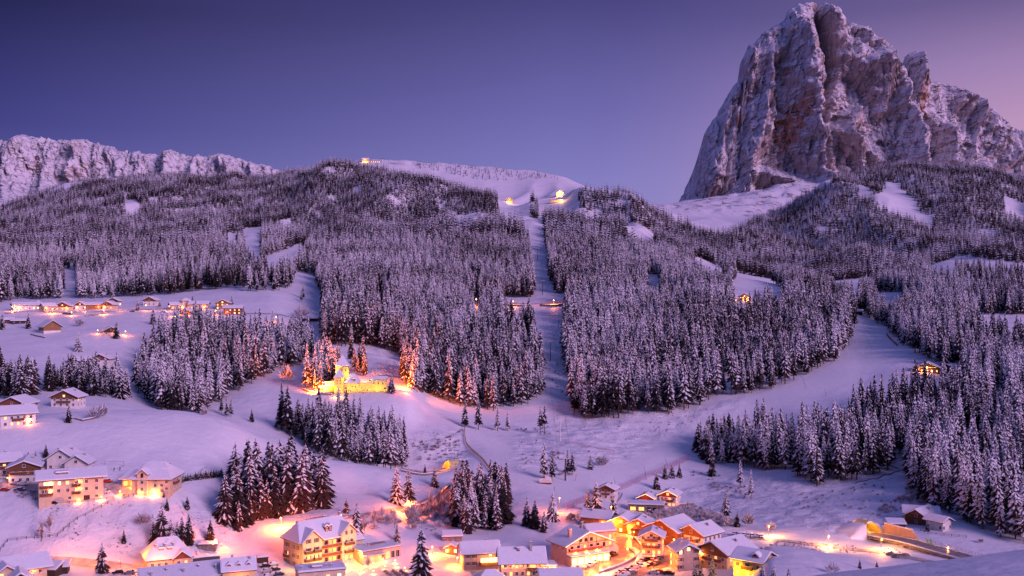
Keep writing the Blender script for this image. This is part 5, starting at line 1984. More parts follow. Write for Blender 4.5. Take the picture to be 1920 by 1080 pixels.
for a in (-2.4, 0, 2.4):
    window(T, Bt, 'f', a, 15.2, .45, .6, 0, M_STONE)
for a, z in ((-3.6, 3.6), (-2.2, 1.7), (.4, 4.4), (2.6, 4.3), (3.8, 2.0), (-.6, 1.6)):
    window(T, Bh, 'f', a, z, .6, .8, 0, M_STONE)
for a in (-3.8, 1.2):
    window(T, Bw, 'f', a, 3.5, .5, .7, 0, M_STONE)
for a, z in ((-1.6, 6.4), (1.2, 6.4), (2.6, 3.2)):
    window(T, Br, 'f', a, z, .6, .8, 0, M_STONE)
b = MB()
for k in range(6):
    b.box(cx(706) + k * 1.35, cx(706) + k * 1.35 + .8, -.05, .4, 8.6, 9.5)
b.build('battlement', M_CASTLE, T)
dormer(T, cx(664), .9, 8.4, 1.6, 1.0, 2.2)
for uu, pw in ((622, 2200), (630, 3000), (640, 2600), (655, 5000), (668, 5000), (682, 5600), (695, 5200), (708, 4200), (722, 3600)):
    MB().box(-.25, .25, -.2, .2, .0, .35).box(-.2, .2, .2, .26, .05, .3, 1).build('floodlight', [M_METAL, M_LITB], T, (cx(uu), -6.0 if uu < 700 else -4.5, .35))
    yy_ = -5.8 if uu < 700 else -4.3
    spot((cx(uu), yy_, .9), (cx(uu), yy_ + 6, 6.5), pw * .42, (1.0, .60, .0), 105, .3, T)
rot = Matrix.Rotation(T.rotation_euler.z, 3, 'Z')
for uu, yy, zz, ux, uy, uz, pw in ((590, -7, 3, 594, 22, 18, 260000), (606, -3, 3.5, 608, 30, 22, 220000), (668, 15, 5, 680, 60, 14, 330000), (738, 2, 7, 772, 18, 13, 130000), (752, 6, 4, 790, 32, 16, 130000)):
    wp = T.location + rot @ Vector((cx(uu), yy, 0))
    wa = T.location + rot @ Vector((cx(ux), uy, 0))
    z0 = gz(wp.x, wp.y) - T.location.z + zz
    z1 = gz(wa.x, wa.y) - T.location.z + uz
    spot((cx(uu), yy, z0), (cx(ux), uy, z1), pw * 1.1, (1.0, .17, .015), 120, .6, T)
    MB().bar((0, 0, -zz - .3), (0, 0, -.25), .08, 5).box(-.25, .25, -.2, .2, -.25, .1).build('floodlight', M_METAL, T, (cx(uu), yy - .6, z0))
spot((cx(648), -3.5, 7.4), (cx(642), 6, 15), 3600, (1.0, .60, .0), 90, .3, T)
spot((cx(656), 1.5, 12.5), (cx(644), 4, 15), 1500, (1.0, .60, .0), 120, .3, T)
wall_along('snow-capped bastion wall at the left foot of the castle', [(567,731),(580,736),(600,740),(622,741)], 1.2, .8, M_STONE, drop=2.5)
street_lamp(634, 746, 7, 'yellow garden light on the snow below the castle towers', 2800, (1, .6, .12), r=.4, arm=.1)
street_lamp(765, 738, 14, 'red-orange lamp among the trees right of the castle', 6000, (1, .24, .05), r=.4, rad=.8)
p = hit(690, 733)
put_bush(cx(690) * 1 + hit(676, 737).x, hit(676, 737).y - 2.2, hit(676, 737).z, 4.6, 'bare tree before the long yellow castle wall', bare=True)

# ------------------------------------------------------------------ bottom left
c, rz, s = site(52, 1094, 12, 11)
T = thing('chalet', 'orange-lit chalet with long snow roof at the bottom left corner', 'house', c, rz)
B = block(T, 0, 0, 12.5, 10.5, 5.6, 'x', 26, 1.8, M_CREAM, roofm=M_TIMR)
B2 = block(T, -7.2, -4.0, 6.4, 9, 5.4, 'y', 33, 1.0, M_CREAM, roofm=M_TIMR)
for a in (-1.6, 1.5):
    window(T, B2, 'f', a, 4.6, 1.1, 1.3, 1)
    window(T, B2, 'f', a, 1.9, 1.1, 1.3, 2)
for a in (-2, 1, 4):
    window(T, B, 'f', a, 3.6, 1.0, 1.2, 0)
balcony(T, B2, 'f', 0, 3.0, 6.2)
wall_lamp(T, B, 'f', 1.8, 5.0, 500)
plight((-7, -10.5, 3.0), 600, (1, .42, .1), .4, T, 'porch_light')
chalet('little hut with bluish snow roof at the bottom left edge', 38, 1112, 8.5, 8, 3.6, 4, 'y', 33, M_TIMB, None, None, 2, 0, 1, (1, 0), (), 0, name='hut', cat='hut')
chalet('low open shed roof beside the lower left road', 108, 1076, 6.5, 5, 2.2, -10, 's', 10, M_TIMD, None, None, 0, 0, 1, (0,), (), 0, name='shed', cat='shed', over=.6)
chalet('narrow slanting carport roof left of the road spruce', 92, 1082, 4.5, 5, 2.4, -30, 's', 16, M_TIMD, None, None, 0, 0, 1, (0,), (), 0, name='carport', cat='carport', over=.4)

c, rz, s = site(318, 1070, 8, 13)
T = thing('villa', 'cream villa with hipped snow roof, dormers and red gable', 'house', c, rz)
B = block(T, 0, 0, 15.5, 13, 4.8, 'x', 40, .8, M_CREAM, hip=.62)
B2 = block(T, 4.2, -6.0, 5.6, 3.4, 4.4, 'y', 38, .6, M_CREAM, M_TIMR, 4.2)
for a in (-6, -3.6, -1.2):
    window(T, B, 'f', a, 2.6, .9, 1.1, 0)
window(T, B2, 'f', -1.2, 2.8, .9, 1.2, 0)
window(T, B2, 'f', 1.4, 2.8, .9, 1.2, 1)
dormer(T, -2.6, -4.4, 6.4, 1.7, 1.5, 3, 1)
dormer(T, .4, -4.4, 6.4, 1.7, 1.5, 3, 3)
for a, y in ((-4.4, -3.2), (-1.1, -3.2), (1.8, -3.0), (-2, 1.5), (2.0, 1.0)):
    chimney(T, a, y, 8.0, 1.1, .6)
c, rz, s = site(350, 1104, 10, 10)
T = thing('low_building', 'long low building with ribbed snow roof at the bottom edge', 'building', c, rz)
B = block(T, 0, 0, 29, 10, 3.2, 's', 15, .5, M_ROSE, snow=.25)
for k in range(5):
    chimney(T, -11 + k * 5.4, -1 + (k % 2) * 2.4, 5.2, .8, .5)
b = MB()
for k in range(36):
    b.box(-14.2 + k * .8, -14.12 + k * .8, -.03, .03, 0, .12)
c, rz, s = site(448, 1100, 4, 9)
T = thing('house', 'yellow-walled house with three small dormers at the bottom edge', 'house', c, rz)
B = block(T, 0, 0, 11, 9, 5.6, 'x', 33, .6, M_YELL)
for a in (-3.3, 0, 3.3):
    dormer(T, a, -3.4, 6.2, 1.3, 1.3, 2.4, 3, False, M_TIMR)
for a in (-4.2, -1.8, -.8, 2.0, 3.0):
    window(T, B, 'f', a, 3.2, .6, 1.1, 0)
plight((0, -7, 3.2), 500, (1, .5, .12), .4, T, 'yard_light')
chimney(T, -2, 1, 8.6, 1, .6)
chimney(T, 4, -1, 8.2, 1, .6)
chalet('stone-walled cellar hut glowing under the orange street lamp', 388, 1033, 6.5, 4, 2.3, -12, 'flat', 0, M_STONE, None, None, 0, 0, 1, (0,), (), 0, name='hut', cat='hut', over=.3)
wall_along('dark glazed garden wall between villa and dormer house', [(362,1055),(385,1052),(412,1050)], 1.6, .4, M_METAL)
street_lamp(405, 1031, 20, 'orange street lamp on the bank below the dark spruce clump', 16000, (1, .36, .06), r=.36, rad=.7)
street_lamp(226, 1066, 17, 'street lamp post beside the lower left road', 300, (1, .5, .18), r=.16)
for k, (u, v, lab) in enumerate(((300, 1078, ''), (120, 1056, ''), (185, 1061, ''), (252, 1068, ''))):
    p = hit(u, v)
    plight((p.x, p.y, p.z + 6.0), 3200, (1, .5, .14), .6, None, 'road_light')
chalet('small flat-roofed shelter beside the snowy parking place', 493, 1056, 4, 3, 2.0, 5, 'flat', 0, M_TIMD, None, None, 0, 0, 1, (0,), (), 0, name='shelter', cat='shelter', over=.2)
for k, (u, v) in enumerate(((497, 1064), (512, 1061), (514, 1071), (499, 1074), (521, 1080), (500, 1084))):
    car(u, v, 20 + 8 * (k % 3), 'car buried in snow on the parking place left of the grand hotel', 'snowed-in cars left of the grand hotel')
for u, v, lab, col in ((30, 909, 'pale car parked below the brown-gabled chalet', 5), (43, 910, 'second snowy car parked below the brown-gabled chalet', 2), (8, 921, 'red car at the left edge of the terrace street', 3), (37, 921, 'dark blue car on the terrace street', 4),
                       (200, 905, 'dark red car parked between cream hotel and villa', 3), (98, 946, 'snowed-in car beside the left hotel lamp', 1), (196, 925, 'small white car at the right end of the cream hotel', 2), (243, 1077, 'snowy car at the roadside left of the dormer villa', 0), (222, 1076, 'second snowy car at the roadside left of the dormer villa', 1)):
    car(u, v, rng.uniform(-10, 15), lab, None, col)

# ------------------------------------------------------------------ grand hotel
c, rz, s = site(618, 1059, 31, 14, .5)
T = thing('grand_hotel', 'grand hotel with twin pale gables and three tiers of glowing red balconies', 'hotel', c, rz)
M_HOT = m_simple('plaster_hotel', (0.70, 0.60, 0.36), .85, .10, .5)
B = block(T, 0, .4, 24, 13.2, 10.8, 'x', 40, .9, M_ROSE, hip=.35, roofm=M_TIMB)
BL = block(T, -7.6, -1.4, 8.2, 12, 10.8, 'y', 42, .8, M_HOT, roofm=M_TIMR, hip=.0)
BR = block(T, 8.4, -1.4, 6.6, 12, 11.8, 'y', 42, .8, M_HOT, roofm=M_TIMR)
BW = block(T, 14.0, -.8, 4.6, 8, 7.6, 'x', 32, .6, M_HOT)
for a in (-1.7, 1.7):
    for z, l in ((10.9, 0), (7.6, 0), (4.6, 1), (1.6, 1)):
        window(T, BL, 'f', a, z, 1.0, 1.5, l, shut=True)
for a in (-1.2, 1.2):
    for z, l in ((11.8, 0), (8.4, 0), (5.2, 3), (2.2, 1)):
        window(T, BR, 'f', a, z, .9, 1.5, l)
for z in (6.5, 3.5):
    balcony(T, BL, 'f', -1.9, z, 3.2, 1.0)
    balcony(T, BL, 'f', 1.9, z, 3.2, 1.0)
    balcony(T, BR, 'f', 0, z + .7, 4.2, 1.0)
BC = (0.85, .4, 10, 13.2)
for z in (1.0, 4.2, 7.4):
    balcony(T, BC, 'f', 0, z, 8.9, 1.3, M_TIMR)
    for k in range(5):
        window(T, BC, 'f', -3.6 + 1.8 * k, z + 1.35, 1.1, 1.9, (3, 0, 3, 1, 0)[k], M_TIMR)
    plight((.85, -7.6, z + 2.4), 210, (1, .33, .06), .4, T, 'balcony_light')
for a in (-5, -3, 1.5, 4.5):
    for z in (1.8, 4.9, 8.2):
        if not (a == 4.5 and z < 2):
            window(T, B, 'l', a, z, .9, 1.5, 1 if (a, z) == (-3, 4.9) else 0, shut=True)
balcony(T, B, 'l', -3.5, 3.7, 3.4, 1.0)
window(T, BW, 'f', -.3, 5.4, .5, .8)
window(T, BW, 'f', .6, 5.4, .5, .8)
window(T, BW, 'f', 0, 2.4, 1.2, 2.0, 1, M_TIMR)
for a in (.2, 1.9):
    d_ = dormer(T, a, -4.6, 13.1, 1.3, 1.6, 2.6, 0, False, M_TIMR)
for x, y, z in ((-9, 1.5, 15), (-4.6, 1.5, 15.4), (2.6, 1.8, 15.6), (5.0, 1.5, 15.2), (9.8, 2, 16.2)):
    chimney(T, x, y, z, 1.6, .8)
for x, y, z, pw in ((-7.6, -15.5, 4.0, 5200), (8.4, -14.5, 5.0, 3600), (-1, -15.0, 3.2, 3600), (13, -11, 4, 1600), (-16, -6, 5, 1500)):
    plight((x, y, z), pw, (1, .52, .10), .5, T, 'facade_light')
# garden restaurant annex
c, rz, s = site(716, 1052, 30, 9)
T = thing('garden_restaurant', 'flat snow-roofed restaurant wing with tall glazed bays right of the grand hotel', 'restaurant', c, rz)
B = block(T, 0, 0, 17, 9, 4.6, 'flat', 0, .5, M_ROSE, snow=.35)
for k in range(4):
    window(T, B, 'f', .5 + 2.2 * k, 2.0, 1.5, 2.6, (0, 3, 0, 0)[k])
b = MB()
b.box(-3, 3, -1.6, 1.6, 0, .8)
b.build('roof_light', M_GREYP, T, (1.5, 1, 5.0))
chimney(T, -3, 1, 5.4, 1, .6)
string_lights(T, [(-9, -6.2, 2.9), (0.3, -6.2, 2.9)])
MB().box(-9, .3, -6.6, -4.52, 3.0, 3.2).box(-9, .3, -6.6, -4.52, 3.202, 3.45, 1).build('canopy', [M_TIMR, M_SNOW], T)
for k in range(3):
    plight((-7.6 + 3.4 * k, -6.4, 2.2), 450, (1, .55, .14), .4, T, 'canopy_light')
for k, (u, v) in enumerate(((678, 1074), (700, 1077), (722, 1068), (744, 1064), (759, 1071), (718, 1054), (741, 1057), (700, 1062))):
    lab = ['garden lamp nearest the snow roof in front of the grand hotel', 'brightest garden lamp at the bottom edge before the hotel', 'garden lamp in the middle of the hotel terrace', 'garden lamp beside the dark terrace hedge', 'outermost right garden lamp of the hotel terrace', 'garden lamp below the glazed restaurant bays', 'garden lamp at the right corner of the restaurant wing', 'garden lamp by the bare tree before the hotel'][k]
    street_lamp(u, v, 7, lab, 300, (1, .60, .2), r=.32, arm=.05)
c, rz, s = site(604, 1098, 9, 8)
T = thing('flat_roofed_house', 'flat snow-roofed house at the bottom edge before the grand hotel', 'house', c, rz)
B = block(T, 0, 0, 16.5, 9, 5.2, 'flat', 0, .4, M_CREAM, snow=.5)
dormer(T, -1.6, -2.6, 5.5, 3.2, 1.1, 2.2)
for a in (-7, 1.8, 3.6):
    chimney(T, a, -1.5, 6.0, .7, .5)
for k in range(4):
    window(T, B, 'f', -6 + 4 * k, 3.2, 1.2, 1.3, (1, 0, 1, 2)[k])
plight((9.6, -3, 2.5), 900, (1, .5, .12), .4, T, 'yard_light')
# terrace hedge lit by the lamps
for k in range(9):
    p = hit(722 + 5 * k, 1075 + (k % 3) * 3)
    put_bush(p.x, p.y, p.z - .1, 2.2, 'orange-lit bush in the hotel garden hedge', 'bushes in the hotel garden hedge')
# ------------------------------------------------------------------ village centre, bottom middle
chalet('tiny glowing wooden kiosk right of the tallest bottom spruce', 846, 1040, 4.6, 4, 2.6, -8, 'y', 26, M_TIMH, None, None, 2, 0, 1, (2, 1), (), 0, name='kiosk', cat='kiosk', lamp=700, over=.7)
chalet('low snow-roofed outbuilding behind the kiosk', 848, 1015, 8, 5, 1.8, 4, 's', 12, M_STONE, None, None, 0, 0, 1, (0,), (), 0, name='outbuilding', cat='outbuilding', over=.3)
T, B = chalet('orange-lit inn with shuttered windows right of the kiosk', 902, 1068, 13.5, 9, 6.6, 10, 'x', 30, M_ROSE, None, None, 0, 1, 2, (0, 0, 1), (), 1, name='inn', cat='inn')
for a in (-5, -2.6):
    for z in (5.2, 2.5):
        window(T, B, 'f', a, z, .9, 1.2, 0, shut=True)
window(T, B, 'f', 3.6, 5.6, .9, 1.1, 2)
for k in range(4):
    window(T, B, 'f', .6 + 1.6 * k, 3.3, 1.35, 1.9, 2)
balcony(T, B, 'f', 3.0, 1.9, 7, 1.2)
for k in range(3):
    plight((1 + 2.2 * k, -6.6, 3.2), 420, (1, .52, .13), .4, T, 'facade_light')
T, B = chalet('big steep-roofed house with rows of bright lanterns at the bottom edge', 980, 1093, 15.5, 10, 7.6, 6, 'x', 36, M_CREAM, None, None, 0, 1, 2, (0, 1), (), 0, name='guest_house', cat='guest house')
for k in range(7):
    window(T, B, 'f', -6.3 + 2.1 * k, 6.2, .9, 1.3, (0, 0, 1, 0, 0, 1, 0)[k])
    window(T, B, 'f', -6.3 + 2.1 * k, 3.4, .9, 1.3, (0, 1, 0, 0, 1, 0, 0)[k])
for k in range(5):
    wall_lamp(T, B, 'f', -7 + 3.4 * k, 7.1, 330, (1, .62, .22), .3)
balcony(T, B, 'f', 4.4, 4.7, 5, 1.2)
chimney(T, 3.4, -1.5, 12.6, 1.2, .8)
dormer(T, -1.2, -1.8, 11.4, .9, .5, .6)
chalet('low pavilion with pointed snow roof before the orange-lit inn', 922, 1108, 9.5, 7, 3.6, 10, 'x', 34, M_ROSE, None, None, 5, 1, 1, (2, 2, 1), (), 0, name='pavilion', cat='pavilion', hip=.8, lamp=500)
T, B = chalet('glowing flat-roofed shop between lantern house and big chalet', 1024, 1086, 8, 6, 4.6, 12, 'flat', 0, M_CREAM, None, None, 4, 1, 1, (2, 2), (), 0, name='shop', cat='shop', over=.3)
for k in range(4):
    wall_lamp(T, B, 'f', -3 + 2 * k, 4.4, 260, (1, .62, .22), .24)
p = hit(1022, 1092)
T = thing('lit_fir', 'small fir hung with bright lights beside the flat-roofed shop', 'tree', (p.x + 1, p.y, p.z))
put('trunk', TRUNK_ME, T, scale=(7, 7, 7))
put('crown', CROWN['broad'][0], T, scale=(7, 7, 7))
b = MB()
for k in range(60):
    t = k / 60
    b.ball((1.5 * (1 - t) * math.cos(k * 2.4), 1.5 * (1 - t) * math.sin(k * 2.4), .6 + 6.2 * t), .09, 0, 4, 2)
b.build('light_string', M_BULBS, T)
chalet('mauve snow roof cut by the bottom edge before the big chalet', 1053, 1112, 13.5, 10, 4.6, 8, 'x', 22, M_CREAM, None, None, 3, 1, 1, (2, 1), (), 0, name='house', snow=.55)

c, rz, s = site(1102, 1054, 34, 11)
T = thing('chalet_hotel', 'big chalet hotel with light-edged gable and red balcony above bright shop windows', 'hotel', c, rz)
B = block(T, 0, 0, 19.5, 11.5, 7.6, 'y', 22, 1.5, M_ROSE, roofm=M_TIMB)
for k in range(6):
    window(T, B, 'f', -7.5 + 3 * k, 6.2, 1.1, 1.5, (0, 0, 1, 0, 0, 0)[k], M_TIMB)
for a in (-3.5, -1, 1.5):
    window(T, B, 'f', a, 8.9, 1.2, 1.2, 0, M_TIMB)
for k in range(3):
    window(T, B, 'l', -4 + 3.5 * k, 6.0, .9, 1.1)
b = MB()
for a in (-8, -4, 0, 4, 8):
    b.box(a - .12, a + .12, -.10, -.004, 4.9, 7.6 + (9.7 - abs(a)) * .38)
for z, e in ((7.7, 9.2), (5.0, 9.7)):
    b.box(-e, e, -.14, -.104, z - .12, z + .12)
b.build('timber_frame', M_TIMB, T, (0, -5.75, 0))
balcony(T, B, 'f', -1.5, 5.2, 15, 1.2, M_TIMR)
tp = math.tan(R(22))
zr, ze = 7.6 + 9.75 * tp + .4, 7.6 - 1.5 * tp + .4
string_lights(T, [(-11.25, -7.3, ze), (0, -7.3, zr), (11.25, -7.3, ze)], .45, .10)
SB = block(T, -1.0, -7.4, 17.5, 3.2, 3.6, 'flat', 0, .25, M_CREAM, snow=.2)
for k in range(6):
    window(T, SB, 'f', -7.4 + 2.95 * k, 1.9, 2.4, 2.4, 2, M_TIMH)
for k in range(4):
    plight((-7 + 4.4 * k, -11.5, 2.6), 850, (1, .60, .2), .5, T, 'shop_light')
for k in range(3):
    wall_lamp(T, B, 'f', -6 + 5 * k, 5.0, 250, (1, .62, .24), .34)
for k in range(2):
    plight((-4 + 8 * k, -8.4, 9.0), 260, (1, .5, .13), .4, T, 'gable_light')
chimney(T, -6.0, -2, 10.6, 2.0, 1.2, M_ROSE)
chimney(T, 3, 3, 12.2, 1.2, .7)
chalet('house with dark bluish roof behind the big chalet hotel', 1128, 1026, 10.5, 8, 6.8, 24, 'x', 22, M_CREAM, None, None, 3, 1, 2, (0, 1), (), 0, name='house')
# orange-lit houses uphill
T, B = chalet('orange-lit wooden house left of two under the bright lane lamp', 1164, 1000, 11, 9, 4.6, -18, 'y', 24, M_TIMH, None, None, 3, 1, 1, (2, 1, 2), (), 0, name='house', lamp=800)
T, B = chalet('orange-lit wooden house right of two with snowy roof', 1196, 1006, 9.5, 9, 5.0, -14, 'y', 25, M_TIMH, None, None, 2, 1, 1, (2, 1), [(2.6, 6)], 1, name='house', lamp=800)
T, B = chalet('long snow-roofed house with one orange gable lamp above the spruces', 1115, 988, 13, 9, 4.2, -22, 'x', 24, M_TIMH, None, None, 3, 2, 1, (0, 1, 0), (), 2, name='house', lamp=700)
T, B = chalet('large brown barn-like house with broad snow roof beside the side road', 1240, 1021, 16, 15, 6.2, -36, 'y', 24, M_TIMB, None, None, 3, 2, 1, (0, 0, 1), [(3.0, 9)], 0, name='house', lamp=600)
T, B = chalet('white farmhouse with brown end and snow roof above the pinkish house', 1296, 1028, 12, 12, 6.2, -38, 'y', 26, M_WHITE, M_TIMB, 5.0, 3, 4, 2, (0,), [(3.1, 7)], 1, name='farmhouse', lamp=300)
T, B = chalet('cream chalet with two dark balconies between the two roads', 1221, 1042, 8.6, 9, 7.4, -4, 'y', 26, M_CREAM, None, None, 4, 2, 3, (0, 0, 0, 1), [(3.4, 6.6), (6.0, 5.2)], 1, shut=False)
plight((-5.4, -4, 2.2), 500, (1, .52, .14), .4, T, 'yard_light')
T, B = chalet('pinkish three-storey house with one bright window at the bottom edge', 1291, 1070, 8.4, 8.4, 7.4, 20, 'y', 26, M_ROSE, None, None, 2, 2, 3, (0, 0, 0, 2, 0), (), 2, name='house', shut=True)
plight((-5.6, -4.6, 4), 700, (1, .52, .14), .4, T, 'yard_light')
T, B = chalet('big house with brown gable and yellow-lit side wall at the bottom right of the village', 1336, 1066, 13.5, 16, 6.6, -40, 'y', 25, M_ROSE, M_TIMB, 5.0, 4, 4, 2, (0, 0, 1), [(3.2, 8)], 1, name='house')
wall_lamp(T, B, 'f', -5.6, 5.2, 900, (1, .62, .22), .3)
for k in range(3):
    plight((9.5, -4 + 4.4 * k, 2.2), 900, (1, .55, .05), .4, T, 'facade_light')
T, B = chalet('yellow-flooded house with small red gable at the village edge', 1402, 1084, 10.5, 10, 6.2, -26, 'x', 24, M_YELL, None, None, 3, 2, 2, (0, 0, 1), [(3.2, 4)], 1, name='house')
dormer(T, 2.6, -4.6, 6.4, 2.4, 1.4, 2.6, 0, False, M_TIMR)
for k, (x, y, pw) in enumerate(((-6.5, -8.4, 2800), (-2, -8.6, 3600), (7.4, -4, 900))):
    plight((x, y, 1.6), pw, (1, .60, .03), .4, T, 'facade_light')
# walls and cars of the centre
pts_ = []
for i, q in enumerate(s_line[28:100]):
    a, c2 = s_line[max(0, i + 27)], s_line[min(len(s_line) - 1, i + 29)]
    d = Vector((c2.x - a.x, c2.y - a.y, 0)).normalized()
    pts_.append(Vector((q.x + d.y * 4.8, q.y - d.x * 4.8, gz(q.x, q.y))))
wall_along('curved stone parapet wall along the outer edge of the main road', None, 1.0, .5, M_STONE, pts=pts_[::4], drop=3)
wall_along('snow-capped wall below the cream chalet', [(1200,1046),(1215,1047),(1232,1049),(1243,1047)], .8, .4, M_STONE)
wall_along('pale curved wall roof beside the road bend', [(1184,1030),(1194,1036),(1200,1046),(1199,1056)], .6, 2.6, M_STONE)
CARS = []
for k in range(4):
    CARS.append((1074 + 11.0 * k, 1070 - 2.6 * k, 62, 'parked car in the row before the bright shop windows', 'cars before the shop windows'))
for k in range(4):
    CARS.append((1118 + 10.5 * k, 1057 - 4.2 * k, 60, 'parked car in the row at the chalet hotel corner', 'cars at the chalet hotel corner'))
for k in range(4):
    CARS.append((1165 + 11.5 * k, 1076 - 4.4 * k, 35, 'snowy car in the lot below the parapet wall', 'cars below the parapet wall'))
for k in range(3):
    CARS.append((1158 + 13.0 * k, 1085 - 4.2 * k, 35, 'snowy car in the lot below the parapet wall', 'cars below the parapet wall'))
for k in range(4):
    CARS.append((1204 + 11 * k, 1054 - 1.6 * k, 60, 'snowy car on the lot before the cream chalet', 'cars before the cream chalet'))
for k in range(3):
    CARS.append((1206 + 12.0 * k, 1064 - 2.8 * k, 50, 'snowy car on the lot before the cream chalet', 'cars before the cream chalet'))
for k in range(7):
    CARS.append((1377 + 8.5 * k, 1004 + .8 * k, 76, 'dark car in the row along the valley road', 'cars along the valley road'))
for u, v, a, lab, g in CARS:
    car(u, v, a + rng.uniform(-6, 6), lab, g, snow=rng.random() < .85)
car(1238, 1076, 170, 'red car at the bottom edge left of the pinkish house', None, 3, False)
car(1254, 1078, 160, 'dark car beside the red car at the bottom edge', None, 1, False)
car(1226, 1077, 160, 'pale snowy car left of the red car', None, 5)
car(1150, 1041, 150, 'dark car at the roadside behind the chalet hotel', None, 1, False)
car(1218, 962, 150, 'dark car beside the garage under the twin chalets', None, 1)
LAMPS = [
 (1122, 1074, 20, 4200, 'tall white street lamp at the road fork by the shops'), (1176, 1050, 16, 4200, 'street lamp on the outer bend of the main road'),
 (1188, 1024, 14, 4200, 'street lamp at the upper bend of the main road'), (1150, 1000, 12, 4200, 'street lamp where the main road leaves uphill'),
 (1246, 1016, 12, 2600, 'street lamp at the mouth of the side road'), (1263, 1034, 12, 3800, 'street lamp right of the cream chalet'),
 (1225, 1066, 13, 4200, 'street lamp at the lower side road'), (1180, 1004, 9, 4500, 'lamp before the orange wooden houses'),
 (1049, 961, 14, 4200, 'orange street lamp by the snowy spruce above the chalet hotel'), (1146, 973, 12, 6500, 'bright whitish lamp flooding the snow below the hillside chalet'),
 (811, 1042, 9, 4200, 'lamp beside the tallest bottom spruce'), (858, 1062, 9, 4200, 'lamp between kiosk and orange-lit inn'),
 (765, 962, 17, 17000, 'brightest orange lamp on the lane above the grand hotel'), (866, 926, 16, 9000, 'round orange lamp at the lane bend'),
 (640, 985, 10, 14000, 'hidden orange lamp behind the grand hotel roof'), (527, 990, 10, 13000, 'orange lamp between dark clump and grand hotel'),
 (945, 1085, 10, 4200, 'lamp before the pavilion'), (1085, 1078, 12, 4500, 'lamp before the row of shop cars'),
]
for u, v, hp, pw, lab in LAMPS:
    wht = 'whit' in lab
    street_lamp(u, v, hp * (2.0 if hp < 15 else 1.4), lab, pw * (1.8 if pw < 5000 else 1.4), (1, .68, .38) if wht else (1, .36, .07) if pw > 4000 else (1, .50, .15), r=.34, rad=.6)
for u, v, hp, pw, lab in ((1441, 1008, 11, 6000, 'first of three bright lamps along the valley road bank'), (1553, 1027, 11, 6000, 'second of three bright lamps along the valley road bank'), (1652, 1033, 11, 6000, 'third of three bright lamps along the valley road bank'), (1300, 1020, 10, 900, 'faint lamp beside the white farmhouse')):
    street_lamp(u, v - 2, hp * 1.9, lab, pw * 1.1, (1, .80, .45), r=.4, rad=.7)

# ------------------------------------------------------------------ hillside chalets above the village
T, B = chalet('white hillside chalet with orange-brown gable beside the ski run foot', 1136, 937, 8.5, 8, 5.4, -14, 'y', 24, M_WHITE, M_TIMR, 4.2, 3, 1, 2, (0,), [(2.8, 4)], 1)
fence('dark fence right of the white hillside chalet', [(1153,927),(1167,928),(1163,936),(1157,942)], 1.2, 2.4)
for lab, u, v, w, d, h, yaw in (('left twin chalet with light-edged gable above the garage', 1211, 946, 7.6, 9, 3.4, -14), ('taller right twin chalet with light-edged gable and dark balcony', 1252, 951, 8.6, 10, 6.2, -14)):
    T, B = chalet(lab, u, v, w, d, h, yaw, 'y', 25, M_WHITE, M_TIMR, h - .9, 4, 2, 1 if h < 4 else 2, (0, 0, 1), [(3.2, 6)] if h > 4 else (), 2)
    tp = math.tan(R(25))
    e = w / 2 + 1.2
    string_lights(T, [(-e, -d / 2 - 1.25, h - 1.2 * tp + .4), (0, -d / 2 - 1.25, h + w / 2 * tp + .4), (e, -d / 2 - 1.25, h - 1.2 * tp + .4)], .4, .11)
    plight((0, -d / 2 - 2.2, h + .6), 260, (1, .36, .10), .4, T, 'gable_light')
    plight((w / 2 + 1.5, -d / 2, 1.6), 420, (1, .45, .14), .4, T, 'yard_light')
c, rz, s = site(1211, 960, -4, 9)
T = thing('garage', 'low snow-roofed garage with two lit bays under the twin chalets', 'garage', c, rz)
B = block(T, 0, 0, 17.5, 9, 3.4, 'flat', 0, .4, M_STONE, snow=.4)
for a, l in ((-6.4, 1), (-2.2, 1)):
    window(T, B, 'f', a, 1.5, 2.6, 1.7, l, M_TIMB)
for a in (1.6, 4.2, 6.8):
    window(T, B, 'f', a, 1.7, 1.5, 1.2, 0, M_TIMB)
wall_along('long snow-capped terrace wall right of the twin chalets', [(1270,950),(1285,947),(1298,947),(1306,951)], 1.0, .5, M_STONE)

# ------------------------------------------------------------------ lane walls and tunnel mouth left of the run
wall_along('dark rock wall under the lane bend', [(772,956),(790,950),(808,941),(826,927),(842,912)], 1.5, 1.4, M_STONE)
wall_along('dark wall below the gallery road', [(752,884),(772,889),(795,892),(812,890)], 1.0, .6, M_STONE)
p = hit(841, 878)
T = thing('tunnel_mouth', 'glowing yellow tunnel mouth of the gallery road on the snowy slope', 'tunnel', p, R(-50))
b = MB()
arc = [(math.cos(t) * 2.9, math.sin(t) * 3.8) for t in np.linspace(0, math.pi, 11)]
arc2 = [(math.cos(t) * 3.4, math.sin(t) * 4.3) for t in np.linspace(0, math.pi, 11)]
for k in range(10):
    (a0, z0), (a1, z1), (c0, y0), (c1, y1) = arc[k], arc[k + 1], arc2[k], arc2[k + 1]
    s0, s1 = -2.2 + .5 * z0, -2.2 + .5 * z1
    b.add([(a0, s0, z0), (a1, s1, z1), (a1, 6, z1), (a0, 6, z0), (c0, s0, y0), (c1, s1, y1), (c1, 6, y1), (c0, 6, y0)], [(0, 1, 2, 3), (7, 6, 5, 4), (0, 4, 5, 1)])
b.add([(-2.9, 6, 0), (2.9, 6, 0), (2.9, 6, 3.8), (-2.9, 6, 3.8)], [(0, 1, 2, 3)])
b.build('vault', M_YELL, T)
plight((0, 2.5, 2.4), 900, (1, .56, .04), .4, T, 'tunnel_light')
plight((0, -3.5, 3.4), 1500, (1, .56, .04), .4, T, 'tunnel_light')
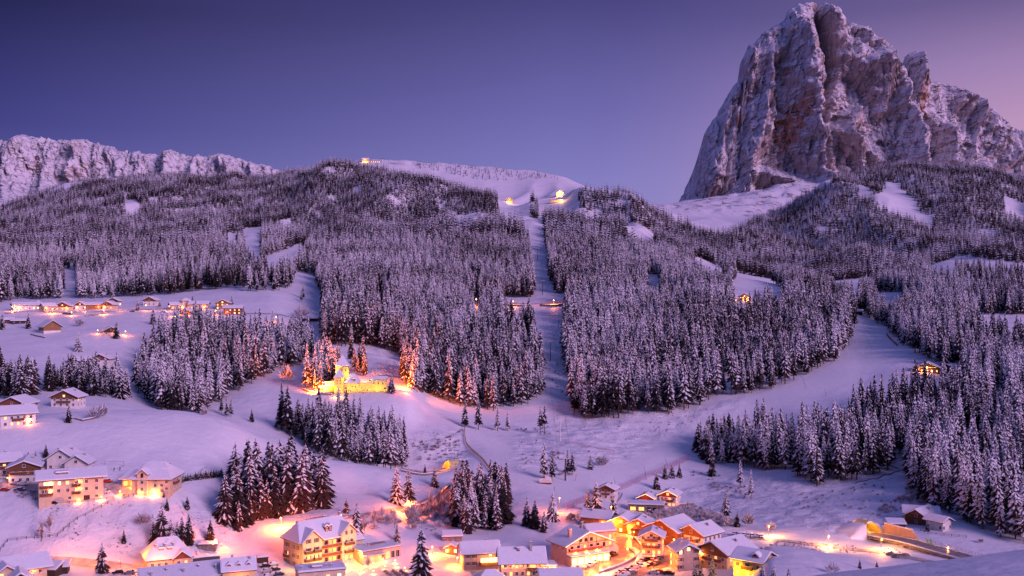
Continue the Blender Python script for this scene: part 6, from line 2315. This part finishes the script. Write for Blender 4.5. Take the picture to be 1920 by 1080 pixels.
for k in range(15):
    u = (832, 844, 856, 836, 848, 862, 842, 856, 868, 848, 862, 840, 870, 858, 871)[k]
    v = (846, 842, 846, 854, 852, 853, 860, 861, 860, 868, 866, 838, 868, 836, 848)[k]
    p = hit(u, v)
    T = thing('snow_fence', 'short dark snow fence on the slope above the tunnel mouth', 'snow fence', p, R(-6), 'snow fences above the tunnel mouth')
    MB().bar((-1.7, 0, .75), (1.7, 0, .75), .09, 4).bar((-1.7, 0, .4), (1.7, 0, .4), .08, 4).build('rail', M_TIMD, T)
    for x in (-1.2, 1.2):
        MB().bar((x, .3, -.3), (x, 0, .9), .07, 4).build('post', M_TIMD, T)
fence('long wooden plank fence curving down the ski run edge', [(871,806),(872,822),(874,834),(884,846),(900,860),(912,874),(922,888),(930,897)], 1.9, 3.4, 4, M_TIMH, thick=.13)
fence('thin garden fence with little posts under the track', [(768,826),(800,829),(830,827),(855,815),(868,806)], 1.0, 3.2, 1)

# ------------------------------------------------------------------ ski run furniture
M_NET = m_simple('red_netting', (0.50, 0.10, 0.20), .7, .2)
fence('long red safety net along the lower edge of the ski run', [(1062,956),(1100,940),(1150,922),(1200,902),(1250,882),(1292,862)], 3.4, 5.0, 2, M_NET, board=M_NET, name='safety_net', cat='safety net', thick=.05)
fence('short red safety net at the upper bend of the ski run', [(1662,628),(1668,636),(1676,643),(1683,650)], 2.0, 4.0, 1, M_RED, board=M_RED, name='safety_net', cat='safety net', thick=.06)
fence('pinkish net line crossing the slope above the run bend', [(1060,830),(1090,836),(1120,843),(1152,848)], 1.3, 6.0, 1, M_NET, board=M_NET, name='safety_net', cat='safety net', thick=.04)
for u, v, du, hp, lab in ((1147, 860, 6, 14, 'tilted red pole at the tip of the net line'), (1078, 902, 3, 14, 'slim red pole beside the dark lift tower'), (1212, 900, -4, 26, 'leaning thin pole on the lower ski run edge'), (1156, 916, -5, 20, 'leaning thin pole above the hillside chalet'), (1252, 873, -5, 14, 'leaning thin pole by the little spruces'), (1040, 920, 0, 10, 'short dark pole on the run foot'), (1512, 728, -8, 22, 'bent dark pole at the wood edge of the run'), (1550, 742, -5, 16, 'thin pole above the lower right wood')):
    p = hit(u, v)
    T = thing('marker_pole', lab, 'pole', p)
    MB().bar((0, 0, -.4), (du / F * p.y, 0, hp / F * p.y), .12, 5, 0, .07).build('shaft', M_NET if 'red' in lab else M_METAL, T)


def lift_tower(u, v, hp, label, mat, armw=3.6):
    p = hit(u, v)
    h = hp / F * p.y
    T = thing('lift_tower', label, 'lift tower', p, math.atan((960 - u) / F))
    MB().bar((0, 0, -.5), (0, 0, h), .42, 8, 0, .26).build('mast', mat, T)
    MB().box(-armw, armw, -.22, .22, h - .1, h + .3).build('cross_arm', mat, T)
    for s_ in (-1, 1):
        MB().bar((s_ * armw, -1.5, h + .45), (s_ * armw, 1.5, h + .45), .2, 5).bar((s_ * armw, 0, h + .1), (s_ * armw, 0, h + .45), .15, 5).build('roller_bank', M_METAL, T)
    MB().box(-armw - .3, armw + .3, -.35, .35, h + .302, h + .5).build('snow_cap', M_SNOW, T)
    return p + Vector((0, 0, h + .6)), armw


TOW = [lift_tower(1060, 901, 40, 'dark lift tower nearest the village, before two spruces', M_METAL), lift_tower(1050, 827, 38, 'pale lift tower beside the twin spruces', M_WHITE),
       lift_tower(1032, 677, 36, 'dark lift tower in the cleared strip through the wood', M_METAL), lift_tower(1017, 553, 26, 'lift tower just above the hillside road', M_METAL),
       lift_tower(1008, 487, 20, 'highest visible lift tower in the cleared strip', M_METAL)]
b = MB()
o0 = TOW[2][0]
for (a, w1), (c, w2) in zip(TOW[:-1], TOW[1:]):
    for s_ in (-1, 1):
        pr = None
        for k in range(13):
            t = k / 12
            q = a + (c - a) * t + Vector((s_ * 3.6, 0, -.03 * (c - a).length * 4 * t * (1 - t) * .5)) - o0
            if pr is not None:
                b.bar(pr, q, .05, 3)
            pr = q
cab = b.build('lift_cable', M_METAL, None, o0)
tag(cab, 'pair of thin lift cables running up the cleared strip', 'cable')
p = hit(1023, 908)
T = thing('info_board_cart', 'small pale board on a cart at the foot of the lift slope', 'board', p, R(-4))
MB().box(-3.3, 3.3, -.12, .12, .9, 3.1).build('board', M_WHITE, T)
MB().box(-.2, 2.6, -.1, .3, 3.102, 4.1).build('upper_panel', M_WHITE, T)
MB().box(-3.2, 3.2, -.05, 1.5, .25, .86).build('cart', M_TIMB, T)
MB().box(-2.2, 1.8, -.15, -.125, 2.1, 2.35).box(-1.4, 2.4, -.15, -.125, 1.55, 1.75).build('print', M_ROSE, T)
for x in (-2.4, 2.4):
    MB().bar((x, -.1, .2), (x, .2, .2), .25, 8).build('wheel', M_METAL, T)
# hut on the run
T, B = chalet('dark wooden ski hut with a string of lights beside the upper run', 1738, 699, 19, 11, 3.4, -4, 'y', 22, M_TIMD, None, None, 5, 0, 1, (2, 1, 2), (), 0, name='ski_hut', cat='hut', lamp=900)
string_lights(T, [(-5, -6.4, 4.1), (6, -6.4, 4.1)], .8, .16)
plight((1, -8, 2.6), 2400, (1, .42, .12), .5, T, 'facade_light')
chalet('unlit dark hut joined to the right of the ski hut', 1777, 699, 12, 9, 3.2, -30, 'y', 24, M_TIMD, None, None, 2, 0, 1, (0,), (), 0, name='ski_hut', cat='hut')
fence('dark rail fence left of the ski hut', [(1698,692),(1710,696),(1720,697)], 1.4, 3)
chalet('small snowy shed at the top of the run beside the wood', 1608, 590, 10, 7, 3.6, 0, 'x', 24, M_TIMD, None, None, 1, 0, 1, (0,), (), 0, name='shed', cat='shed')
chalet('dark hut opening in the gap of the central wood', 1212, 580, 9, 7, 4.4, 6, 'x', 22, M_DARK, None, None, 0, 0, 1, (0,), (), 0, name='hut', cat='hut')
# lit house at the forest clearing, hillside road lights
chalet('brightly lit chalet in the clearing right of the central wood', 1396, 565, 12, 10, 5.6, -12, 'y', 26, M_TIMH, None, None, 4, 2, 2, (2, 1, 2), (), 0, lamp=3500)
chalet('snow-roofed barn left of the brightly lit forest chalet', 1372, 565, 13, 9, 4.4, 14, 'x', 28, M_GREYP, None, None, 3, 0, 1, (1, 2, 0), (), 0, name='barn', cat='barn', lamp=2500)
for u, v, pw, lab in ((962, 574, 14000, 'left lamp on the hillside road wall'), (1038, 572, 14000, 'right lamp on the hillside road wall')):
    street_lamp(u, v, 9, lab, pw, (1, .48, .16), r=.6, rad=1.0)
wall_along('left lit retaining wall below the hillside road', [(946,573),(965,575),(984,575)], 2.0, .6, M_STONE, snow=False)
wall_along('right lit retaining wall below the hillside road', [(1012,574),(1034,575),(1056,573)], 2.0, .6, M_STONE, snow=False)
for u, v, lab in ((710, 578, 'small orange lamp deep in the central wood'), (893, 575, 'faint orange lamp in the central wood')):
    p = hit(u, v)
    street_lamp(u, v, 14, lab, 9000, (1, .42, .08), r=.8, rad=.8)

# ------------------------------------------------------------------ summit buildings
FARB = [
 ('glowing summit lodge on top of the white ridge', 685, 303, 26, 18, 9, 0, 'x', 30, M_TIMH, 4, 1, (2, 2), 26000),
 ('tiny lift hut on the ridge left of the summit lodge', 640, 313, 16, 10, 6, 0, 'x', 26, M_TIMB, 2, 1, (2,), 0),
 ('flat lift station right of the summit lodge', 704, 304, 40, 10, 5, 0, 'flat', 0, M_GREYP, 5, 1, (2, 2), 0),
 ('bright lodge on the snowy shoulder below the white ridge', 1050, 367, 20, 14, 8, 0, 'y', 34, M_CREAM, 4, 1, (2, 2), 40000),
 ('long lit building under the shoulder lodge', 1052, 378, 60, 10, 5, 0, 'flat', 0, M_CREAM, 9, 1, (2, 2, 1), 14000),
 ('lit lodge among trees at the top of the cleared strip', 955, 380, 22, 12, 9, 8, 'y', 26, M_TIMH, 4, 2, (2, 1, 2), 24000),
]
for lab, u, v, w, d, h, yaw, rd, pit, wl, nf, st, lit, pw in FARB:
    T, B = chalet(lab, u, v, w, d, h, yaw, rd, pit, wl, None, None, nf, 0, st, lit, (), 0, name='mountain_lodge', cat='lodge', ww=2.4, snow=.6)
    if pw:
        plight((0, -d / 2 - 8, 5), pw, (1, .58, .24), 1.0, T, 'facade_light')
p = hit(718, 305)
T = thing('lift_gantry', 'dark lift frame on the ridge right of the summit lodge', 'lift frame', p)
MB().bar((-5, 0, -1), (-4, 0, 13), .5).bar((5, 0, -1), (4, 0, 13), .5).build('mast', M_METAL, T)
MB().box(-8, 8, -.6, .6, 13.05, 14.2).build('cross_arm', M_METAL, T)

ribbon('forest_track', [(1440,918),(1500,921),(1560,916),(1610,907),(1655,898),(1700,884)], 3.2, .12, M_SNOW)
wall_along('row of dark stones along the forest track on the right slope', [(1604,907),(1625,902),(1648,897),(1668,890),(1692,881)], .5, .6, M_STONE, snow=False, drop=.6)
wall_along('second row of dark stones at the wood edge above the forest track', [(1662,871),(1674,875),(1684,879)], .5, .6, M_STONE, snow=False, drop=.6)
# ------------------------------------------------------------------ right: farm, tunnel portal and bridge
T, B = chalet('farmhouse with brown gable and broad snow roof above the bridge', 1718, 984, 10, 13, 3.6, -24, 'y', 30, M_TIMB, None, None, 1, 1, 1, (0,), (), 1, name='farmhouse', cat='house', lamp=0)
T, B = chalet('long low snow-roofed farm wing behind the brown gable', 1728, 977, 14, 8, 3.6, 6, 'x', 26, M_ROSE, None, None, 2, 0, 1, (1, 0), (), 1, name='farm_wing', cat='house')
wall_lamp(T, B, 'f', 2.0, 2.8, 1600, (1, .40, .1), .3)
chalet('white cottage at the right end of the farm', 1752, 994, 8, 6, 4.2, -34, 'x', 24, M_WHITE, None, None, 2, 2, 1, (0,), (), 0, name='cottage', cat='house')
chalet('low flat shed left of the farmhouse', 1681, 992, 7.5, 6, 2.0, 10, 's', 8, M_TIMD, None, None, 0, 0, 1, (0,), (), 0, name='shed', cat='shed', over=.5)
fence('thin farm fence running right below the cottage', [(1726,996),(1740,1001),(1770,1005),(1812,1008)], 1.0, 3.2)


def at(u, v, y):
    return Vector(((u - 960) / F * y, y, (HOR - v) / F * y))


D0, D1, D2, D3 = at(1642, 1002, 458), at(1706, 1015, 440), at(1782, 1037, 422), at(1870, 1062, 405)
deck = [D0 + (D1 - D0) * t for t in np.linspace(-.15, 1, 7)][:-1] + [D1 + (D2 - D1) * t for t in np.linspace(0, 1, 6)][:-1] + [D2 + (D3 - D2) * t for t in np.linspace(0, 1, 6)]
o0 = deck[8].copy()
T = thing('road_bridge', 'dark road bridge with railing leading out of the orange tunnel portal', 'bridge', o0)
b, k1, wr = MB(), MB(), []
dirs = []
for i, q in enumerate(deck):
    a, c2 = deck[max(0, i - 1)], deck[min(len(deck) - 1, i + 1)]
    d = (c2 - a)
    d.z = 0
    d.normalize()
    dirs.append(Vector((-d.y, d.x, 0)))
vs = []
for q, nr in zip(deck, dirs):
    q = q - o0
    vs += [q - nr * 4.6 + Vector((0, 0, -1.1)), q - nr * 4.6, q + nr * 4.6, q + nr * 4.6 + Vector((0, 0, -1.1))]
fs = []
for i in range(len(deck) - 1):
    for k in range(4):
        fs.append((4 * i + (k + 1) % 4, 4 * i + k, 4 * i + 4 + k, 4 * i + 4 + (k + 1) % 4))
fs += [(0, 1, 2, 3), tuple(4 * (len(deck) - 1) + k for k in (3, 2, 1, 0))]
b.add(vs, fs).build('deck', M_STONE, T)
vs, fs = [], []
for q, nr in zip(deck, dirs):
    q = q - o0
    vs += [q - nr * 3.4 + Vector((0, 0, .06)), q + nr * 3.4 + Vector((0, 0, .06))]
for i in range(len(deck) - 1):
    fs.append((2 * i, 2 * i + 2, 2 * i + 3, 2 * i + 1))
MB().add(vs, [tuple(reversed(q)) for q in fs]).build('carriageway', M_ASPW, T)
for sgn in (-1, 1):
    b = MB()
    vs, fs = [], []
    for q, nr in zip(deck, dirs):
        q = q - o0 + nr * (sgn * 4.1)
        vs += [q - nr * .4 + Vector((0, 0, .004)), q - nr * .4 + Vector((0, 0, .35)), q + nr * .4 + Vector((0, 0, .35)), q + nr * .4 + Vector((0, 0, .004))]
    for i in range(len(deck) - 1):
        for k in range(4):
            fs.append((4 * i + (k + 1) % 4, 4 * i + k, 4 * i + 4 + k, 4 * i + 4 + (k + 1) % 4))
    b.add(vs, fs).build('kerb', M_SNOW, T)
rl = [q - o0 + nr * 4.1 + Vector((0, 0, .3)) for q, nr in zip(deck, dirs)][7:]
for i in range(len(rl) - 1):
    for t in (0, .33, .66):
        q = rl[i] + (rl[i + 1] - rl[i]) * t
        MB().bar((0, 0, 0), (0, 0, 1.5), .07, 4).build('railing_post', M_GALV, T, q)
for z in (.75, 1.45):
    b = MB()
    for a, c2 in zip(rl[:-1], rl[1:]):
        b.bar(a + Vector((0, 0, z)), c2 + Vector((0, 0, z)), .05, 4)
    b.build('railing', M_GALV, T)
m_panel = m_simple('green_glass_panel', (0.25, 0.62, 0.42), .2, .1)
for i in (0, 1):
    a, c2 = rl[0] + (rl[1] - rl[0]) * (.2 + .4 * i), rl[0] + (rl[1] - rl[0]) * (.55 + .4 * i)
    MB().add([a + Vector((0, 0, .15)), c2 + Vector((0, 0, .15)), c2 + Vector((0, 0, 1.7)), a + Vector((0, 0, 1.7))], [(0, 1, 2, 3)]).build('glass_panel', m_panel, T)
for i in (6, 8, 10):
    q = deck[i] - o0
    MB().box(-3.4 if i == 6 else -1.1, 2.2 if i == 6 else 1.1, -3, 3, -9, -1.12).build('pier', M_STONE, T, q)
plight(deck[8] + Vector((0, -1, -3.2)), 900, (1, .46, .12), .5, None, 'underpass_light')
plight(deck[10] + Vector((0, -1, -3.0)), 1400, (1, .46, .12), .5, None, 'underpass_light')
wdir = (D1 - D0).normalized()
T = thing('tunnel_portal', 'orange glowing tunnel portal in the snow bank left of the bridge', 'tunnel', D0 + wdir * -3, math.atan2(wdir.y, wdir.x) + math.pi / 2)
b = MB()
arc = [(math.cos(t) * 3.8, math.sin(t) * 4.6) for t in np.linspace(0, math.pi, 13)]
arc2 = [(math.cos(t) * 4.3, math.sin(t) * 5.1) for t in np.linspace(0, math.pi, 13)]
for k in range(12):
    (a0, z0), (a1, z1), (c0, y0), (c1, y1) = arc[k], arc[k + 1], arc2[k], arc2[k + 1]
    s0, s1 = -3.2 + z0 * .9, -3.2 + z1 * .9
    b.add([(a0, s0, z0), (a1, s1, z1), (a1, 7, z1), (a0, 7, z0), (c0, s0, y0), (c1, s1, y1), (c1, 7, y1), (c0, 7, y0)], [(0, 1, 2, 3), (7, 6, 5, 4), (0, 4, 5, 1)])
b.add([(-3.8, 7, 0), (3.8, 7, 0), (3.8, 7, 4.6), (-3.8, 7, 4.6)], [(0, 1, 2, 3)])
b.build('vault', M_YELL, T)
# the snow bank heaped over the vault
vs, fs = [], []
XS = np.linspace(-15, 15, 31)
bank = []
for j, yy in enumerate(np.linspace(0, 26, 14)):
    hgt = 6.2 * (1 - smooth(5, 26, yy)) - 1.6
    for x in XS:
        z = (hgt + 1.6) * max(0, 1 - (abs(x) / 15) ** 1.5) - 1.6 + .25 * math.sin(x * .9 + j) * (abs(x) > 5)
        bank.append((x, (-3.5 + .85 * max(z, 0)) * (1 - j / 13) ** 2 + yy, z))
for j in range(13):
    for i in range(30):
        fs.append((j * 31 + i, j * 31 + i + 1, (j + 1) * 31 + i + 1, (j + 1) * 31 + i))
n0 = len(bank)
rim = []
for x in XS:                                   # front of the bank, cut along the portal arch
    a = abs(x) / 4.3
    z = 5.1 * math.sqrt(1 - a * a) if a < 1 else -1.6
    rim.append((x, -3.5 + .85 * max(z, 0), z))
for i in range(30):
    fs.append((n0 + i, n0 + i + 1, i + 1, i))
sb = MB().add(bank + rim, fs).build('snow_bank', M_SNOW, T)
sb.data.polygons.foreach_set('use_smooth', [True] * len(sb.data.polygons))
plight((0, 2.0, 3.2), 500, (1, 1.0, .0), .4, T, 'tunnel_light')
plight((0, -4.6, 3.6), 420, (1, .62, .02), .4, T, 'tunnel_light')
nr = Vector((-wdir.y, wdir.x, 0))
if nr.y < 0:
    nr = -nr
a, c2 = D0 + nr * 5.4 + wdir * -1, D0 + nr * 5.4 + wdir * ((D1 - D0).length * .95)
q0 = a.copy()
T = thing('portal_wall', 'tapering concrete wall beside the road at the tunnel portal', 'wall', q0)
L = c2 - a
hh = Vector((0, 0, 1))
MB().add([Vector((0, 0, -2)), L + hh * -2, L + hh * .4, L * .82 + hh * 3.4, hh * 4.2,
          nr * .6 + hh * -2, L + nr * .6 + hh * -2, L + nr * .6 + hh * .4, L * .82 + nr * .6 + hh * 3.4, nr * .6 + hh * 4.2],
         [(0, 1, 2, 3, 4), (9, 8, 7, 6, 5), (0, 5, 6, 1), (1, 6, 7, 2), (2, 7, 8, 3), (3, 8, 9, 4), (4, 9, 5, 0)]).build('concrete', M_ROSE, T)
MB().add([hh * 4.205 - nr * .1, L * .82 + hh * 3.405 - nr * .1, L * .82 + hh * 3.405 + nr * .9, hh * 4.205 + nr * .9, hh * 4.6, L * .82 + hh * 3.8, L * .82 + hh * 3.8 + nr * .7, hh * 4.6 + nr * .7],
         [(3, 2, 1, 0), (4, 5, 6, 7), (0, 1, 5, 4), (1, 2, 6, 5), (2, 3, 7, 6), (3, 0, 4, 7)]).build('snow_cap', M_SNOW, T)
street_lamp(1776, 1034, 10, 'small white lamp behind the bridge railing', 500, (1, .75, .5), r=.22)
# rocks and logs below the bridge
for k, (u, v, lab) in enumerate(((1670, 1041, 'dark boulder beside the stream below the bridge'), (1684, 1046, 'largest dark boulder below the third valley lamp'), (1698, 1043, 'flat dark rock nearest the bridge pier'))):
    p = hit(u, v)
    r_ = random.Random(k)
    b = MB()
    b.ball((0, 0, .3), 1.5 + .5 * (k == 1), 0, 9, 6)
    b.v = [(x * r_.uniform(.9, 1.6), y * r_.uniform(.7, 1.1), z * r_.uniform(.5, .8)) for x, y, z in b.v]
    tag(b.build('boulder', M_STONE, None, p), lab, 'boulder')
